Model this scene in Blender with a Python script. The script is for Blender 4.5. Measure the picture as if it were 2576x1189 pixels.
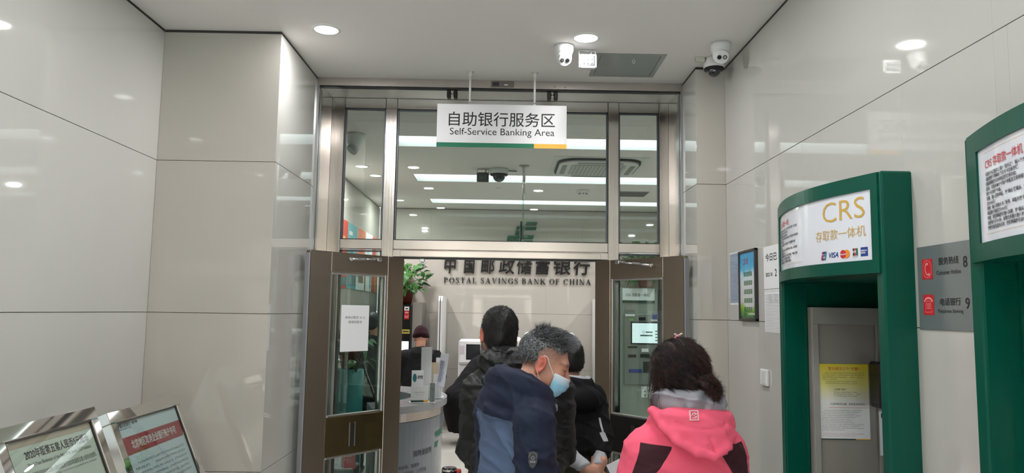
import bpy, math, random
import numpy as np
from mathutils import Matrix, Vector
for o in list(bpy.data.objects): bpy.data.objects.remove(o, do_unlink=True)
SC = bpy.context.scene
COL = SC.collection
random.seed(7); RNG = np.random.default_rng(11)
PI = math.pi

# ------------------------------------------------------------------ camera
cd = bpy.data.cameras.new('camera'); cam = bpy.data.objects.new('camera', cd); COL.objects.link(cam)
cd.sensor_fit = 'HORIZONTAL'; cd.sensor_width = 36.0; cd.lens = 26.0; cd.clip_start = 0.05; cd.clip_end = 100
_p, _r, _y = 0.1009, 0.0151, -0.0099
_f = Vector((-math.sin(_y)*math.cos(_p), math.cos(_y)*math.cos(_p), math.sin(_p)))
_rt = Vector((math.cos(_y), math.sin(_y), 0)); _u = _rt.cross(_f)
_a = _rt*math.cos(_r)+_u*math.sin(_r); _b = -_rt*math.sin(_r)+_u*math.cos(_r)
cam.matrix_world = Matrix(((_a.x,_b.x,-_f.x,0),(_a.y,_b.y,-_f.y,0),(_a.z,_b.z,-_f.z,1.744),(0,0,0,1)))
SC.camera = cam

# ------------------------------------------------------------------ world (overcast daylight outside the entrance behind the camera)
w = bpy.data.worlds.new('sky'); SC.world = w; w.use_nodes = True
bg = w.node_tree.nodes['Background']; bg.inputs[0].default_value = (0.84, 0.93, 1.06, 1); bg.inputs[1].default_value = 14.0

# ------------------------------------------------------------------ exposure
vs = SC.view_settings; vs.view_transform = 'Standard'; vs.look = 'None'; vs.gamma = 1.0; vs.use_curve_mapping = False
vs.exposure = 0.54
SC.cycles.max_bounces = 6; SC.cycles.diffuse_bounces = 3; SC.cycles.glossy_bounces = 3; SC.cycles.transmission_bounces = 3; SC.cycles.transparent_max_bounces = 12
SC.cycles.adaptive_threshold = 0.04
SC.cycles.sample_clamp_indirect = 4.0; SC.cycles.caustics_reflective = False; SC.cycles.caustics_refractive = False
LOBBY_W, INNER_W, STRIP_W = 7.5, 15.0, 19.0      # watts of one lobby downlight, one inner downlight, one cove strip

# main dimensions (metres): camera stands at the origin, +Y runs into the bank
XL, XR, ZC = -1.973, 1.399, 3.328           # lobby side walls, ceiling
YC1, YC2 = 4.139, 4.621                     # front faces of the two piers
XP1, XP2 = -1.3035, 1.212                   # inner faces of the piers
YS, YF = 5.0, 5.43                          # shutter plane, glazed screen plane
YB, XLI, XRI = 11.474, -1.95, 4.2           # banking hall: back, left, right wall
J = 0.855                                   # height of one course of wall panels
YR = -2.6                                   # lobby entrance wall behind the camera

# ------------------------------------------------------------------ materials
MATS = {}
def s2l(c):
    return tuple((x/12.92 if x <= 0.04045 else ((x+0.055)/1.055)**2.4) for x in c)
def rgb(r, g, b): return s2l((r/255, g/255, b/255))
def new_mat(name):
    m = bpy.data.materials.new(name); m.use_nodes = True
    return m, m.node_tree, m.node_tree.nodes['Principled BSDF']
def mat(name, col, rough=0.5, metal=0.0, spec=0.5, noise=0.0, nscale=30.0, bump=0.0, bscale=200.0, aniso=0.0, coat=0.0, sheen=0.0, emit=None, estr=0.0, stretch=None):
    if name in MATS: return MATS[name]
    m, nt, b = new_mat(name)
    b.inputs['Base Color'].default_value = (*col, 1); b.inputs['Roughness'].default_value = rough
    b.inputs['Metallic'].default_value = metal; b.inputs['Specular IOR Level'].default_value = spec
    if aniso: b.inputs['Anisotropic'].default_value = aniso
    if coat: b.inputs['Coat Weight'].default_value = coat; b.inputs['Coat Roughness'].default_value = 0.05
    if sheen: b.inputs['Sheen Weight'].default_value = sheen
    if emit: b.inputs['Emission Color'].default_value = (*emit, 1); b.inputs['Emission Strength'].default_value = estr
    if noise or bump:
        tc = nt.nodes.new('ShaderNodeTexCoord'); src = tc.outputs['Object']
        if stretch:
            mp = nt.nodes.new('ShaderNodeMapping'); mp.inputs['Scale'].default_value = stretch
            nt.links.new(src, mp.inputs[0]); src = mp.outputs[0]
        if noise:
            n = nt.nodes.new('ShaderNodeTexNoise'); n.inputs['Scale'].default_value = nscale; n.inputs['Detail'].default_value = 5
            nt.links.new(src, n.inputs['Vector'])
            mx = nt.nodes.new('ShaderNodeMix'); mx.data_type = 'RGBA'
            mx.inputs[6].default_value = (*[max(0, c*(1-noise)) for c in col], 1); mx.inputs[7].default_value = (*[min(1, c*(1+noise)) for c in col], 1)
            nt.links.new(n.outputs['Fac'], mx.inputs[0]); nt.links.new(mx.outputs[2], b.inputs['Base Color'])
        if bump:
            n2 = nt.nodes.new('ShaderNodeTexNoise'); n2.inputs['Scale'].default_value = bscale; n2.inputs['Detail'].default_value = 4
            nt.links.new(src, n2.inputs['Vector'])
            bp = nt.nodes.new('ShaderNodeBump'); bp.inputs['Strength'].default_value = bump; bp.inputs['Distance'].default_value = 0.004
            nt.links.new(n2.outputs['Fac'], bp.inputs['Height']); nt.links.new(bp.outputs[0], b.inputs['Normal'])
    MATS[name] = m; return m
def glow(name, col, s):
    if name in MATS: return MATS[name]
    m = bpy.data.materials.new(name); m.use_nodes = True; nt = m.node_tree; nt.nodes.clear()
    e = nt.nodes.new('ShaderNodeEmission'); e.inputs[0].default_value = (*col, 1); e.inputs[1].default_value = s
    o = nt.nodes.new('ShaderNodeOutputMaterial'); nt.links.new(e.outputs[0], o.inputs[0]); m.cycles.emission_sampling = 'NONE'; MATS[name] = m; return m
def glass(name, tint, refl=1.0, ior=1.5):
    if name in MATS: return MATS[name]
    m = bpy.data.materials.new(name); m.use_nodes = True; nt = m.node_tree; nt.nodes.clear()
    t = nt.nodes.new('ShaderNodeBsdfTransparent'); t.inputs[0].default_value = (*tint, 1)
    g = nt.nodes.new('ShaderNodeBsdfGlossy'); g.inputs['Roughness'].default_value = 0.0; g.inputs[0].default_value = (0.9*refl, 0.95*refl, 0.93*refl, 1)
    fr = nt.nodes.new('ShaderNodeFresnel'); ge = nt.nodes.new('ShaderNodeNewGeometry'); mr = nt.nodes.new('ShaderNodeMapRange')
    mr.inputs['To Min'].default_value = ior; mr.inputs['To Max'].default_value = 1/ior; nt.links.new(ge.outputs['Backfacing'], mr.inputs['Value']); nt.links.new(mr.outputs[0], fr.inputs[0])
    mx = nt.nodes.new('ShaderNodeMixShader'); o = nt.nodes.new('ShaderNodeOutputMaterial')
    nt.links.new(fr.outputs[0], mx.inputs[0]); nt.links.new(t.outputs[0], mx.inputs[1]); nt.links.new(g.outputs[0], mx.inputs[2]); nt.links.new(mx.outputs[0], o.inputs[0])
    MATS[name] = m; return m

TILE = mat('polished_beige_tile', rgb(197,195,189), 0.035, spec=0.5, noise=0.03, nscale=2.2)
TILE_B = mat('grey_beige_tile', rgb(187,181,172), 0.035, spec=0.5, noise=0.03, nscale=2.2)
GROUT = mat('dark_grout', rgb(136,131,122), 0.8)
PLASTER = mat('white_ceiling_paint', rgb(241,236,233), 0.85, noise=0.012, nscale=3)
SHADOWGAP = mat('dark_gap_trim', rgb(60,56,54), 0.7)
FLOORT = mat('floor_tile', rgb(200,195,186), 0.15, noise=0.05, nscale=5)
STEEL = mat('brushed_stainless', rgb(208,201,194), 0.18, metal=1.0, bump=0.12, bscale=3.0, noise=0.04, nscale=8, stretch=(60,60,0.6))
STEEL_H = mat('brushed_stainless_rail', rgb(214,206,200), 0.20, metal=1.0, noise=0.04, nscale=8, stretch=(0.6,60,60))
BRONZE = mat('brushed_bronze_steel', rgb(150,138,126), 0.3, metal=1.0, noise=0.08, nscale=6, stretch=(40,40,0.8))
CHROME = mat('polished_chrome', rgb(225,224,222), 0.04, metal=1.0)
ALU = mat('aluminium_bead', rgb(190,190,192), 0.3, metal=1.0)
BLACK = mat('black_rubber', rgb(22,22,24), 0.5)
BLACKG = mat('black_gloss_plastic', rgb(18,18,21), 0.15)
WHITEP = mat('white_plastic', rgb(232,232,230), 0.35)
PAPER = mat('white_paper', rgb(238,238,240), 0.7)
INK = mat('black_ink', rgb(25,25,28), 0.6)
GREEN = mat('green_enamel', rgb(0,78,62), 0.3, spec=0.25)
GREEN_D = mat('green_print', rgb(4,112,78), 0.5)
YELLOW_P = mat('yellow_print', rgb(244,178,60), 0.5)
RED_P = mat('red_print', rgb(200,38,46), 0.5)
BLUE_P = mat('blue_print', rgb(32,62,140), 0.5)
TEAL_P = mat('teal_print', rgb(20,120,122), 0.5)
ORANGE_P = mat('orange_print', rgb(240,140,30), 0.5)
GOLD_P = mat('gold_print', rgb(206,166,72), 0.5)
GLASS = glass('clear_glass', (0.76,0.82,0.795))
GLASS2 = glass('door_glass', (0.86,0.90,0.88))
SCREENW = glow('lit_screen', (0.85,0.93,1.0), 1.3)
LAMP = glow('lamp_diffuser', (1.0,0.98,0.95), 3)

# ------------------------------------------------------------------ geometry helpers
def wm(o):
    return (wm(o.parent) @ o.matrix_basis) if o.parent else o.matrix_basis.copy()
def tag(o, label=None, cat=None, group=None, kind=None):
    if label: o['label'] = label
    if cat: o['category'] = cat
    if group: o['group'] = group
    if kind: o['kind'] = kind
    return o
def thing(name, label, cat, loc=(0,0,0), rot=(0,0,0), group=None):
    o = bpy.data.objects.new(name, None); COL.objects.link(o); o.empty_display_size = 0.1
    o.location = loc; o.rotation_euler = rot
    return tag(o, label, cat, group)
class MB:
    def __init__(s): s.v = []; s.f = []; s.m = []; s.cm = 0; s.smooth = []
    def add(s, vs, fs, M=None, sm=False):
        b = len(s.v)
        for v in vs:
            v = Vector(v)
            if M is not None: v = M @ v
            s.v.append((v.x, v.y, v.z))
        for f in fs: s.f.append(tuple(i+b for i in f)); s.m.append(s.cm); s.smooth.append(sm)
        return s
    def box(s, a, b, ch=0.0, M=None):
        x0,y0,z0 = [min(p,q) for p,q in zip(a,b)]; x1,y1,z1 = [max(p,q) for p,q in zip(a,b)]
        if ch <= 0:
            vs = [(x0,y0,z0),(x1,y0,z0),(x1,y1,z0),(x0,y1,z0),(x0,y0,z1),(x1,y0,z1),(x1,y1,z1),(x0,y1,z1)]
            fs = [(0,3,2,1),(4,5,6,7),(0,1,5,4),(1,2,6,5),(2,3,7,6),(3,0,4,7)]
            return s.add(vs, fs, M)
        c = min(ch, (x1-x0)/2.01, (y1-y0)/2.01, (z1-z0)/2.01)
        vs = []; idx = {}
        for i,(X,sx) in enumerate(((x0,1),(x1,-1))):
            for j,(Y,sy) in enumerate(((y0,1),(y1,-1))):
                for k,(Z,sz) in enumerate(((z0,1),(z1,-1))):
                    for ax in range(3):
                        d = [c*sx, c*sy, c*sz]; d[ax] = 0
                        idx[(i,j,k,ax)] = len(vs); vs.append((X+d[0], Y+d[1], Z+d[2]))
        fs = []
        for ax in range(3):
            o1, o2 = [a_ for a_ in range(3) if a_ != ax]
            for side in (0,1):
                q = []
                for (p_, r_) in ((0,0),(1,0),(1,1),(0,1)):
                    t = [0,0,0]; t[ax] = side; t[o1] = p_; t[o2] = r_; q.append(idx[(*t, ax)])
                flip = (side == 0) ^ (ax == 1)
                fs.append(tuple(reversed(q)) if flip else tuple(q))
            for p_ in (0,1):
                for r_ in (0,1):
                    t0 = [0,0,0]; t1 = [0,0,0]; t0[o1] = t1[o1] = p_; t0[o2] = t1[o2] = r_; t1[ax] = 1
                    fs.append((idx[(*t0,o1)], idx[(*t1,o1)], idx[(*t1,o2)], idx[(*t0,o2)]))
        for i in (0,1):
            for j in (0,1):
                for k in (0,1): fs.append((idx[(i,j,k,0)], idx[(i,j,k,1)], idx[(i,j,k,2)]))
        return s.add(vs, fs, M)
    def prism(s, poly, z0, z1, M=None, sm=False):          # polygon in XY, extruded in Z
        n = len(poly); vs = [(x,y,z0) for x,y in poly]+[(x,y,z1) for x,y in poly]
        fs = [tuple(range(n-1,-1,-1)), tuple(range(n,2*n))]
        s.add(vs, fs, M); b = len(s.v)-2*n
        for i in range(n):
            j = (i+1) % n; s.f.append((b+i,b+j,b+n+j,b+n+i)); s.m.append(s.cm); s.smooth.append(sm)
        return s
    def lathe(s, prof, n=24, M=None, cap=True, sm=True):   # (r,z) profile about Z
        vs = []; fs = []
        for r,z in prof:
            for i in range(n): a = 2*PI*i/n; vs.append((r*math.cos(a), r*math.sin(a), z))
        k = len(prof)
        for j in range(k-1):
            for i in range(n): i2 = (i+1)%n; fs.append((j*n+i, j*n+i2, (j+1)*n+i2, (j+1)*n+i))
        s.add(vs, fs, M, sm)
        if cap:
            b = len(s.v)-len(vs); s.f.append(tuple(b+i for i in range(n-1,-1,-1))); s.m.append(s.cm); s.smooth.append(False)
            s.f.append(tuple(b+(k-1)*n+i for i in range(n))); s.m.append(s.cm); s.smooth.append(False)
        return s
    def tube(s, pts, r, n=10, M=None, cap=True):
        pts = [Vector(p) for p in pts]; rr = r if isinstance(r, (list,tuple)) else [r]*len(pts)
        vs = []; fs = []; up = Vector((0,0,1)); prev = None
        for i,p in enumerate(pts):
            t = (pts[min(i+1,len(pts)-1)]-pts[max(i-1,0)]).normalized()
            if prev is None:
                a = up.cross(t)
                if a.length < 1e-3: a = Vector((1,0,0)).cross(t)
                a.normalize()
            else: a = (prev - t*prev.dot(t)).normalized()
            prev = a; b = t.cross(a)
            for k in range(n): q = 2*PI*k/n; vs.append(p+(a*math.cos(q)+b*math.sin(q))*rr[i])
        for i in range(len(pts)-1):
            for k in range(n): k2 = (k+1)%n; fs.append((i*n+k, i*n+k2, (i+1)*n+k2, (i+1)*n+k))
        s.add(vs, fs, M, True)
        if cap:
            b = len(s.v)-len(vs); s.f.append(tuple(b+i for i in range(n-1,-1,-1))); s.f.append(tuple(b+(len(pts)-1)*n+i for i in range(n)))
            s.m += [s.cm]*2; s.smooth += [False]*2
        return s
    def sheet(s, grid, M=None, sm=True, thick=None):       # grid[i][j] of points
        n, k = len(grid), len(grid[0]); vs = [p for row in grid for p in row]
        fs = [(i*k+j, i*k+j+1, (i+1)*k+j+1, (i+1)*k+j) for i in range(n-1) for j in range(k-1)]
        return s.add(vs, fs, M, sm)
    def ball(s, c, r, n=16, k=10, M=None):
        if not isinstance(r, (tuple,list)): r = (r,r,r)
        vs = [(c[0],c[1],c[2]-r[2])]; fs = []
        for j in range(1,k):
            t = PI*j/k-PI/2
            for i in range(n): a = 2*PI*i/n; vs.append((c[0]+r[0]*math.cos(t)*math.cos(a), c[1]+r[1]*math.cos(t)*math.sin(a), c[2]+r[2]*math.sin(t)))
        vs.append((c[0],c[1],c[2]+r[2])); e = len(vs)-1
        for i in range(n):
            i2 = (i+1)%n; fs.append((0,1+i2,1+i)); fs.append((e, e-n+i, e-n+i2))
            for j in range(k-2): fs.append((1+j*n+i, 1+j*n+i2, 1+(j+1)*n+i2, 1+(j+1)*n+i))
        return s.add(vs, fs, M, True)
    def mesh(s, name, mats):
        me = bpy.data.meshes.new(name); me.from_pydata(s.v, [], s.f)
        for m in mats: me.materials.append(m)
        me.polygons.foreach_set('material_index', s.m); me.polygons.foreach_set('use_smooth', s.smooth); me.update(); return me
def part(name, mb, mats, parent=None, world=True, smooth_angle=None):
    if not isinstance(mats, (list,tuple)): mats = [mats]
    if parent is None:
        a = np.array(mb.v); base = Vector(((a[:,0].min()+a[:,0].max())/2, (a[:,1].min()+a[:,1].max())/2, a[:,2].min()))
        mb.v = [(x-base.x, y-base.y, z-base.z) for x,y,z in mb.v]
        o = bpy.data.objects.new(name, mb.mesh(name, mats)); o.location = base
    else:
        if world:
            inv = wm(parent).inverted(); mb.v = [tuple(inv @ Vector(v)) for v in mb.v]
        o = bpy.data.objects.new(name, mb.mesh(name, mats)); o.parent = parent
    COL.objects.link(o); return o
def copy_tree(o, parent=None):
    c = o.copy(); COL.objects.link(c); c.parent = parent
    for ch in list(o.children): copy_tree(ch, c)
    return c
def struct(name, mb, mats, label=None, parent=None):
    o = part(name, mb, mats, parent)
    if parent is None: tag(o, label, None, None, 'structure')
    return o
def frame_m(o, u, v):          # matrix with local X = u, local Y = v, local Z = u x v, origin o
    u = Vector(u).normalized(); v = Vector(v).normalized(); n = u.cross(v)
    return Matrix(((u.x,v.x,n.x,o[0]),(u.y,v.y,n.y,o[1]),(u.z,v.z,n.z,o[2]),(0,0,0,1)))
TXT = {}
def text_mb(body, size, M, align='LEFT', bold=0.0, extr=0.0, sx=1.0, spacing=1.0, line=1.0, res=3, shear=0.0):
    cu = bpy.data.curves.new('t', 'FONT'); cu.body = body; cu.size = size; cu.align_x = align; cu.resolution_u = res
    cu.offset = bold; cu.extrude = extr; cu.space_character = spacing; cu.space_line = line; cu.shear = shear
    ob = bpy.data.objects.new('t', cu); COL.objects.link(ob)
    bpy.context.view_layer.update()
    dg = bpy.context.evaluated_depsgraph_get(); me = ob.evaluated_get(dg).to_mesh()
    vs = [M @ Vector((v.co.x*sx, v.co.y, v.co.z)) for v in me.vertices]; fs = [tuple(p.vertices) for p in me.polygons]
    ob.evaluated_get(dg).to_mesh_clear(); bpy.data.objects.remove(ob); bpy.data.curves.remove(cu)
    return [tuple(v) for v in vs], fs
def text(mb, body, size, M, **k):
    vs, fs = text_mb(body, size, M, **k); return mb.add(vs, fs)
def textfit(mb, body, M, w, h=None, **k):      # scaled to width w (and height h) with lower-left ink corner at the matrix origin
    vs, fs = text_mb(body, 1.0, Matrix.Identity(4), **k); a = np.array(vs)
    lo, hi = a.min(0), a.max(0); sx = w/(hi[0]-lo[0]); sy = (h/(hi[1]-lo[1])) if h else sx
    return mb.add([((x-lo[0])*sx, (y-lo[1])*sy, z) for x,y,z in vs], fs, M)
# ================================================================== SETTING
GAP, TH, VG = 0.003, 0.012, 0.0003
ROWS = [0.0, J, 2*J, 3*J, ZC-0.014]
def tiled_wall(name, label, axis, pos, out, spans, rows=ROWS, m=TILE, back=0.12, holes=(), zt=None, inset=(0,0)):
    """a wall of panels: axis 'x' -> plane X=pos running along Y, axis 'y' -> plane Y=pos running along X; out = +1/-1 facing side.
    spans = list of panel edges along the wall; holes = (a0,a1,z0,z1) openings"""
    zt = ZC if zt is None else zt
    mb = MB(); a0, a1 = spans[0], spans[-1]
    def bx(mbx, s0, s1, z0, z1, d0, d1, ch=0):
        p0, p1 = pos-out*d0, pos-out*d1
        if axis == 'x': mbx.box((p0,s0,z0),(p1,s1,z1),ch)
        else: mbx.box((s0,p0,z0),(s1,p1,z1),ch)
    def cut(s0, s1, z0, z1):
        rects = [(s0,s1,z0,z1)]
        for (h0,h1,g0,g1) in holes:
            nr = []
            for (p,q,r,t) in rects:
                if q <= h0+1e-6 or p >= h1-1e-6 or t <= g0+1e-6 or r >= g1-1e-6: nr.append((p,q,r,t)); continue
                if p < h0: nr.append((p,h0,r,t))
                if q > h1: nr.append((h1,q,r,t))
                m0, m1 = max(p,h0), min(q,h1)
                if r < g0: nr.append((m0,m1,r,g0))
                if t > g1: nr.append((m0,m1,g1,t))
            rects = nr
        return rects
    for r in cut(a0+inset[0], a1-inset[1], 0, zt): bx(mb, r[0], r[1], r[2], r[3], TH, TH+back)
    w = struct(name, mb, GROUT, label)
    for i in range(len(rows)-1):
        for k in range(len(spans)-1):
            for r in cut(spans[k], spans[k+1], rows[i], rows[i+1]):
                t = MB(); bx(t, r[0]+VG, r[1]-VG, r[2]+GAP/2, r[3]-GAP/2, 0, TH+0.001, 0.0006)
                part('tile', t, m, w)
    return w
W_L = tiled_wall('wall_left', 'polished beige tiled wall on the left of the lobby', 'x', XL, 1, [YR, -0.9, 0.75, 2.4, YC1], inset=(0,-0.2))
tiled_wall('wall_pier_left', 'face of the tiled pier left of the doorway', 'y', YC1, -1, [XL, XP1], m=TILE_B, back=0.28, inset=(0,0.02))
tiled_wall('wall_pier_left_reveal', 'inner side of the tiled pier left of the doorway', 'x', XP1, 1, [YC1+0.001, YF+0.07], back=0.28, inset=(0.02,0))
KIOSKS = [2.502, 1.07]; KW, KH, KD = 0.97, 2.247, 0.106
holes = [(y0+0.05, y0+KW-0.05, 0.0, 1.94) for y0 in KIOSKS]
tiled_wall('wall_right', 'polished beige tiled wall on the right with two machine recesses', 'x', XR, -1, [YR, -0.9, 0.4, 2.05, YC2], holes=holes, back=0.06, inset=(0,-0.2))
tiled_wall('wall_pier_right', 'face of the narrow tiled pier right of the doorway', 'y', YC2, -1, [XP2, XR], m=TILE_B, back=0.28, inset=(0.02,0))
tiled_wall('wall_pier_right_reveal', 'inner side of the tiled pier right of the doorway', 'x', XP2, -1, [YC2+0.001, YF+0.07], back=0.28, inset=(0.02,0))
# inside the banking hall
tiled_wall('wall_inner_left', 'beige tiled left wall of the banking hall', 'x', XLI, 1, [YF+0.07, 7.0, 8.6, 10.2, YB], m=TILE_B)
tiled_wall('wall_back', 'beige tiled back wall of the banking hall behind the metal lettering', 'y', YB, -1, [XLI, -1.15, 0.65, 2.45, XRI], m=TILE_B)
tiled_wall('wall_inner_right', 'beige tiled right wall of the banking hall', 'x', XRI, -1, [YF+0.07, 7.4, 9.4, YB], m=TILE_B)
mb = MB(); mb.box((XL-0.2,YF+0.075,0),(XP1-0.3,YF+0.19,ZC)); struct('wall_screen_left', mb, TILE_B, 'strip of wall closing the hall left of the glazed screen')
mb = MB(); mb.box((XP2+0.31,YF+0.075,0),(XRI+0.1,YF+0.19,ZC)); struct('wall_screen_right', mb, TILE_B, 'strip of wall closing the hall right of the glazed screen')
# service space behind the right wall (dark, closes the machine recesses)
mb = MB(); mb.box((2.3,0.3,0),(2.36,4.5,ZC)); struct('wall_service', mb, GROUT, 'rear wall of the service space behind the machines')
# entrance wall behind the camera with a wide glazed opening to the street
mb = MB(); mb.box((XL-0.1,YR-0.2,0),(-1.55,YR,ZC)); mb.box((1.15,YR-0.2,0),(XR+1.0,YR,ZC)); mb.box((-1.55,YR-0.2,2.75),(1.15,YR,ZC))
struct('wall_front', mb, TILE, 'street entrance wall of the lobby')
mb = MB()
for x in (-1.55, -0.65, 0.25, 1.11): mb.box((x-0.0,YR-0.12,0),(x+0.05,YR-0.04,2.75))
mb.box((-1.55,YR-0.12,2.68),(1.15,YR-0.04,2.75)); mb.box((-1.55,YR-0.12,2.15),(1.15,YR-0.05,2.2)); mb.box((-1.55,YR-0.12,0),(1.15,YR-0.05,0.06))
dd = struct('door_3', mb, STEEL, 'glazed steel street entrance behind the viewer')
g = MB(); g.box((-1.53,YR-0.085,0.03),(1.13,YR-0.075,2.72)); part('pane', g, GLASS, dd)
# pavement outside
mb = MB(); mb.box((-12,-14,-0.1),(12,YR-0.2,-0.001)); struct('floor_pavement', mb, mat('pavement', rgb(188,186,182), 0.8, noise=0.1), 'grey pavement outside the entrance')

# unseen house front across the street, added to block bright sky in reflections
mb = MB(); mb.box((-11,-12.3,0),(11,-12,5.2)); SFW = struct('wall_street_added', mb, mat('peach_render', rgb(214,184,166), 0.8, noise=0.05, nscale=1.5), 'unseen peach house front across the street, added to dim reflections')
for i in range(5):
    for z0,z1 in ((0.2,2.4),(3.0,4.6)):
        mb = MB(); mb.box((-9.4+i*4.2,-12.0,z0),(-7.4+i*4.2,-11.96,z1)); part('window', mb, mat('street_window', rgb(60,66,72), 0.1), SFW)

# floor with its tiles
mb = MB(); mb.box((XL-0.2,YR-0.2,-0.1),(XRI+0.2,YB+0.2,-0.006)); FL = struct('floor', mb, GROUT, 'polished beige tiled floor')
tm = None
y = YR
for i in range(18):
    for k in range(8):
        x0 = XL+0.0+k*0.8; y0 = YR+i*0.8
        if x0+0.8 > XRI+0.1 or (y0 < 5 and x0 > XR): continue
        if tm is None:
            t = MB(); t.box((0.001,0.001,-0.012),(0.799,0.799,0.0),0.001); tm = t.mesh('tile', [FLOORT])
        o = bpy.data.objects.new('tile', tm); COL.objects.link(o); o.parent = FL; o.location = Vector((x0,y0,0))-FL.location

# ceilings: lobby with shadow gap, hall with three cove troughs
mb = MB(); mb.box((XL-0.2,YR-0.2,ZC),(XR+1.2,YF+0.075,ZC+0.12)); struct('ceiling', mb, PLASTER, 'plain white painted lobby ceiling')
mb = MB(); e = 0.014
mb.box((XL-0.012,YR,ZC-e),(XL-0.002,YC1,ZC)); mb.box((XL,YC1+0.002,ZC-e),(XP1-0.002,YC1+0.012,ZC)); mb.box((XP1-0.012,YC1,ZC-e),(XP1-0.002,YS,ZC))
mb.box((XR+0.002,YR,ZC-e),(XR+0.012,YC2,ZC)); mb.box((XP2+0.002,YC2+0.002,ZC-e),(XR,YC2+0.012,ZC)); mb.box((XP2+0.002,YC2,ZC-e),(XP2+0.012,YS,ZC))
struct('trim_1', mb, SHADOWGAP, 'dark shadow gap between lobby walls and ceiling')
STRIPS = [(-1.07, 6.66, 7.10), (-1.09, 8.56, 9.04), (-1.085, 10.49, 10.88)]
mb = MB(); XE = 3.6; ylast = YF+0.075
for (xs, ya, yb) in STRIPS:
    mb.box((XLI-0.15,ylast,ZC),(XRI+0.15,ya,ZC+0.14)); mb.box((XLI-0.15,ya,ZC),(xs,yb,ZC+0.14)); mb.box((XE,ya,ZC),(XRI+0.15,yb,ZC+0.14)); ylast = yb
mb.box((XLI-0.15,ylast,ZC),(XRI+0.15,YB+0.15,ZC+0.14))
struct('ceiling_hall', mb, PLASTER, 'white hall ceiling with three recessed light troughs')
def area(name, loc, sx, sy, watts, rot=(0,0,0), shape='RECTANGLE', col=(1,0.98,0.95), spread=PI, parent=None):
    l = bpy.data.lights.new(name, 'AREA'); l.shape = shape; l.size = sx; l.size_y = sy; l.energy = watts; l.color = col; l.spread = spread
    o = bpy.data.objects.new(name, l); COL.objects.link(o); o.rotation_euler = rot; o.location = loc
    if parent: o.parent = parent; o.location = Vector(loc)-parent.location
    return o
TROUGH = mat('trough_white', rgb(240,241,242), 0.7)
for n_, (xs, ya, yb) in enumerate(STRIPS):
    nm = ['nearest the glazed screen', 'in the middle of the hall', 'closest to the lettered back wall'][n_]
    t = thing('cove_light', 'long recessed linear ceiling light ' + nm, 'light', ((xs+XE)/2,(ya+yb)/2,ZC), group='recessed linear lights of the hall')
    m_ = MB(); m_.box((xs-0.02,ya-0.02,ZC+0.14),(XE+0.02,yb+0.02,ZC+0.16)); m_.box((xs,yb-0.006,ZC+0.001),(XE,yb-0.002,ZC+0.139)); m_.box((xs,ya+0.002,ZC+0.001),(XE,ya+0.006,ZC+0.139)); m_.box((xs+0.002,ya+0.006,ZC+0.001),(xs+0.006,yb-0.006,ZC+0.139)); m_.box((XE-0.006,ya+0.006,ZC+0.001),(XE-0.002,yb-0.006,ZC+0.139))
    part('housing', m_, TROUGH, t)
    m_ = MB(); m_.box((xs+0.03,yb-0.13,ZC+0.115),(XE-0.03,yb-0.03,ZC+0.138)); part('diffuser', m_, glow('tube_diffuser', (0.96,0.98,1.0), 5.0), t)
    area('cove_lamp', ((xs+XE)/2,(ya+yb)/2-0.06,ZC+0.125), XE-xs-0.1, yb-ya-0.2, STRIP_W, spread=math.radians(120), col=(0.95,0.98,1.0), parent=t)

# ------------------------------------------------------------------ recessed downlights
def downlight(x, y, label, watts, group, r=0.07):
    t = thing('downlight', label, 'light', (x,y,ZC), group=group)
    m_ = MB(); m_.lathe([(r+0.012,-0.001),(r+0.010,-0.005),(r,-0.006),(r-0.004,-0.002)], 32, Matrix.Translation((0,0,0)), cap=False); part('bezel', m_, WHITEP, t, world=False)
    m_ = MB(); m_.lathe([(r-0.002,-0.0035),(r-0.002,-0.001)], 32); part('diffuser', m_, LAMP, t, world=False)
    area('downlight_lamp', (x,y,ZC-0.006), 2*r-0.02, 2*r-0.02, watts, shape='DISK', col=(0.99,0.992,1.0), spread=PI, parent=t)
GL = 'recessed downlights of the lobby'
downlight(-1.037, 4.093, 'lit round ceiling downlight beside the left pier', LOBBY_W, GL)
downlight(0.452, 4.146, 'lit round ceiling downlight above the two small cameras', LOBBY_W, GL)
for x,y,l in [(-1.03,2.75,'round downlight of the left row, second from the doorway'),(-1.0,1.35,'round downlight of the left row, third from the doorway'),(0.45,2.72,'unseen round downlight of the right row, added to brighten the right wall'),(0.43,1.3,'round downlight of the right row, third from the doorway'),(-1.0,-0.5,'round downlight of the left row, nearest the street'),(0.45,-0.5,'round downlight of the right row, nearest the street')]:  # second lamp of the right row is unseen, added to lift the right wall
    downlight(x, y, l, LOBBY_W, GL)
GI = 'recessed downlights of the hall'
for x,y,l in [(-1.607,8.146,'hall downlight over the teal planter, seen in the left sidelight'),(-1.547,8.70,'brighter hall downlight behind the first one in the left sidelight'),(-1.537,10.66,'hall downlight near the back wall by the left mullion'),(2.6,7.9,'hall downlight far to the right'),(2.6,9.8,'hall downlight far right near the back wall')]:
    downlight(x, y, l, INNER_W, GI)

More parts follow.
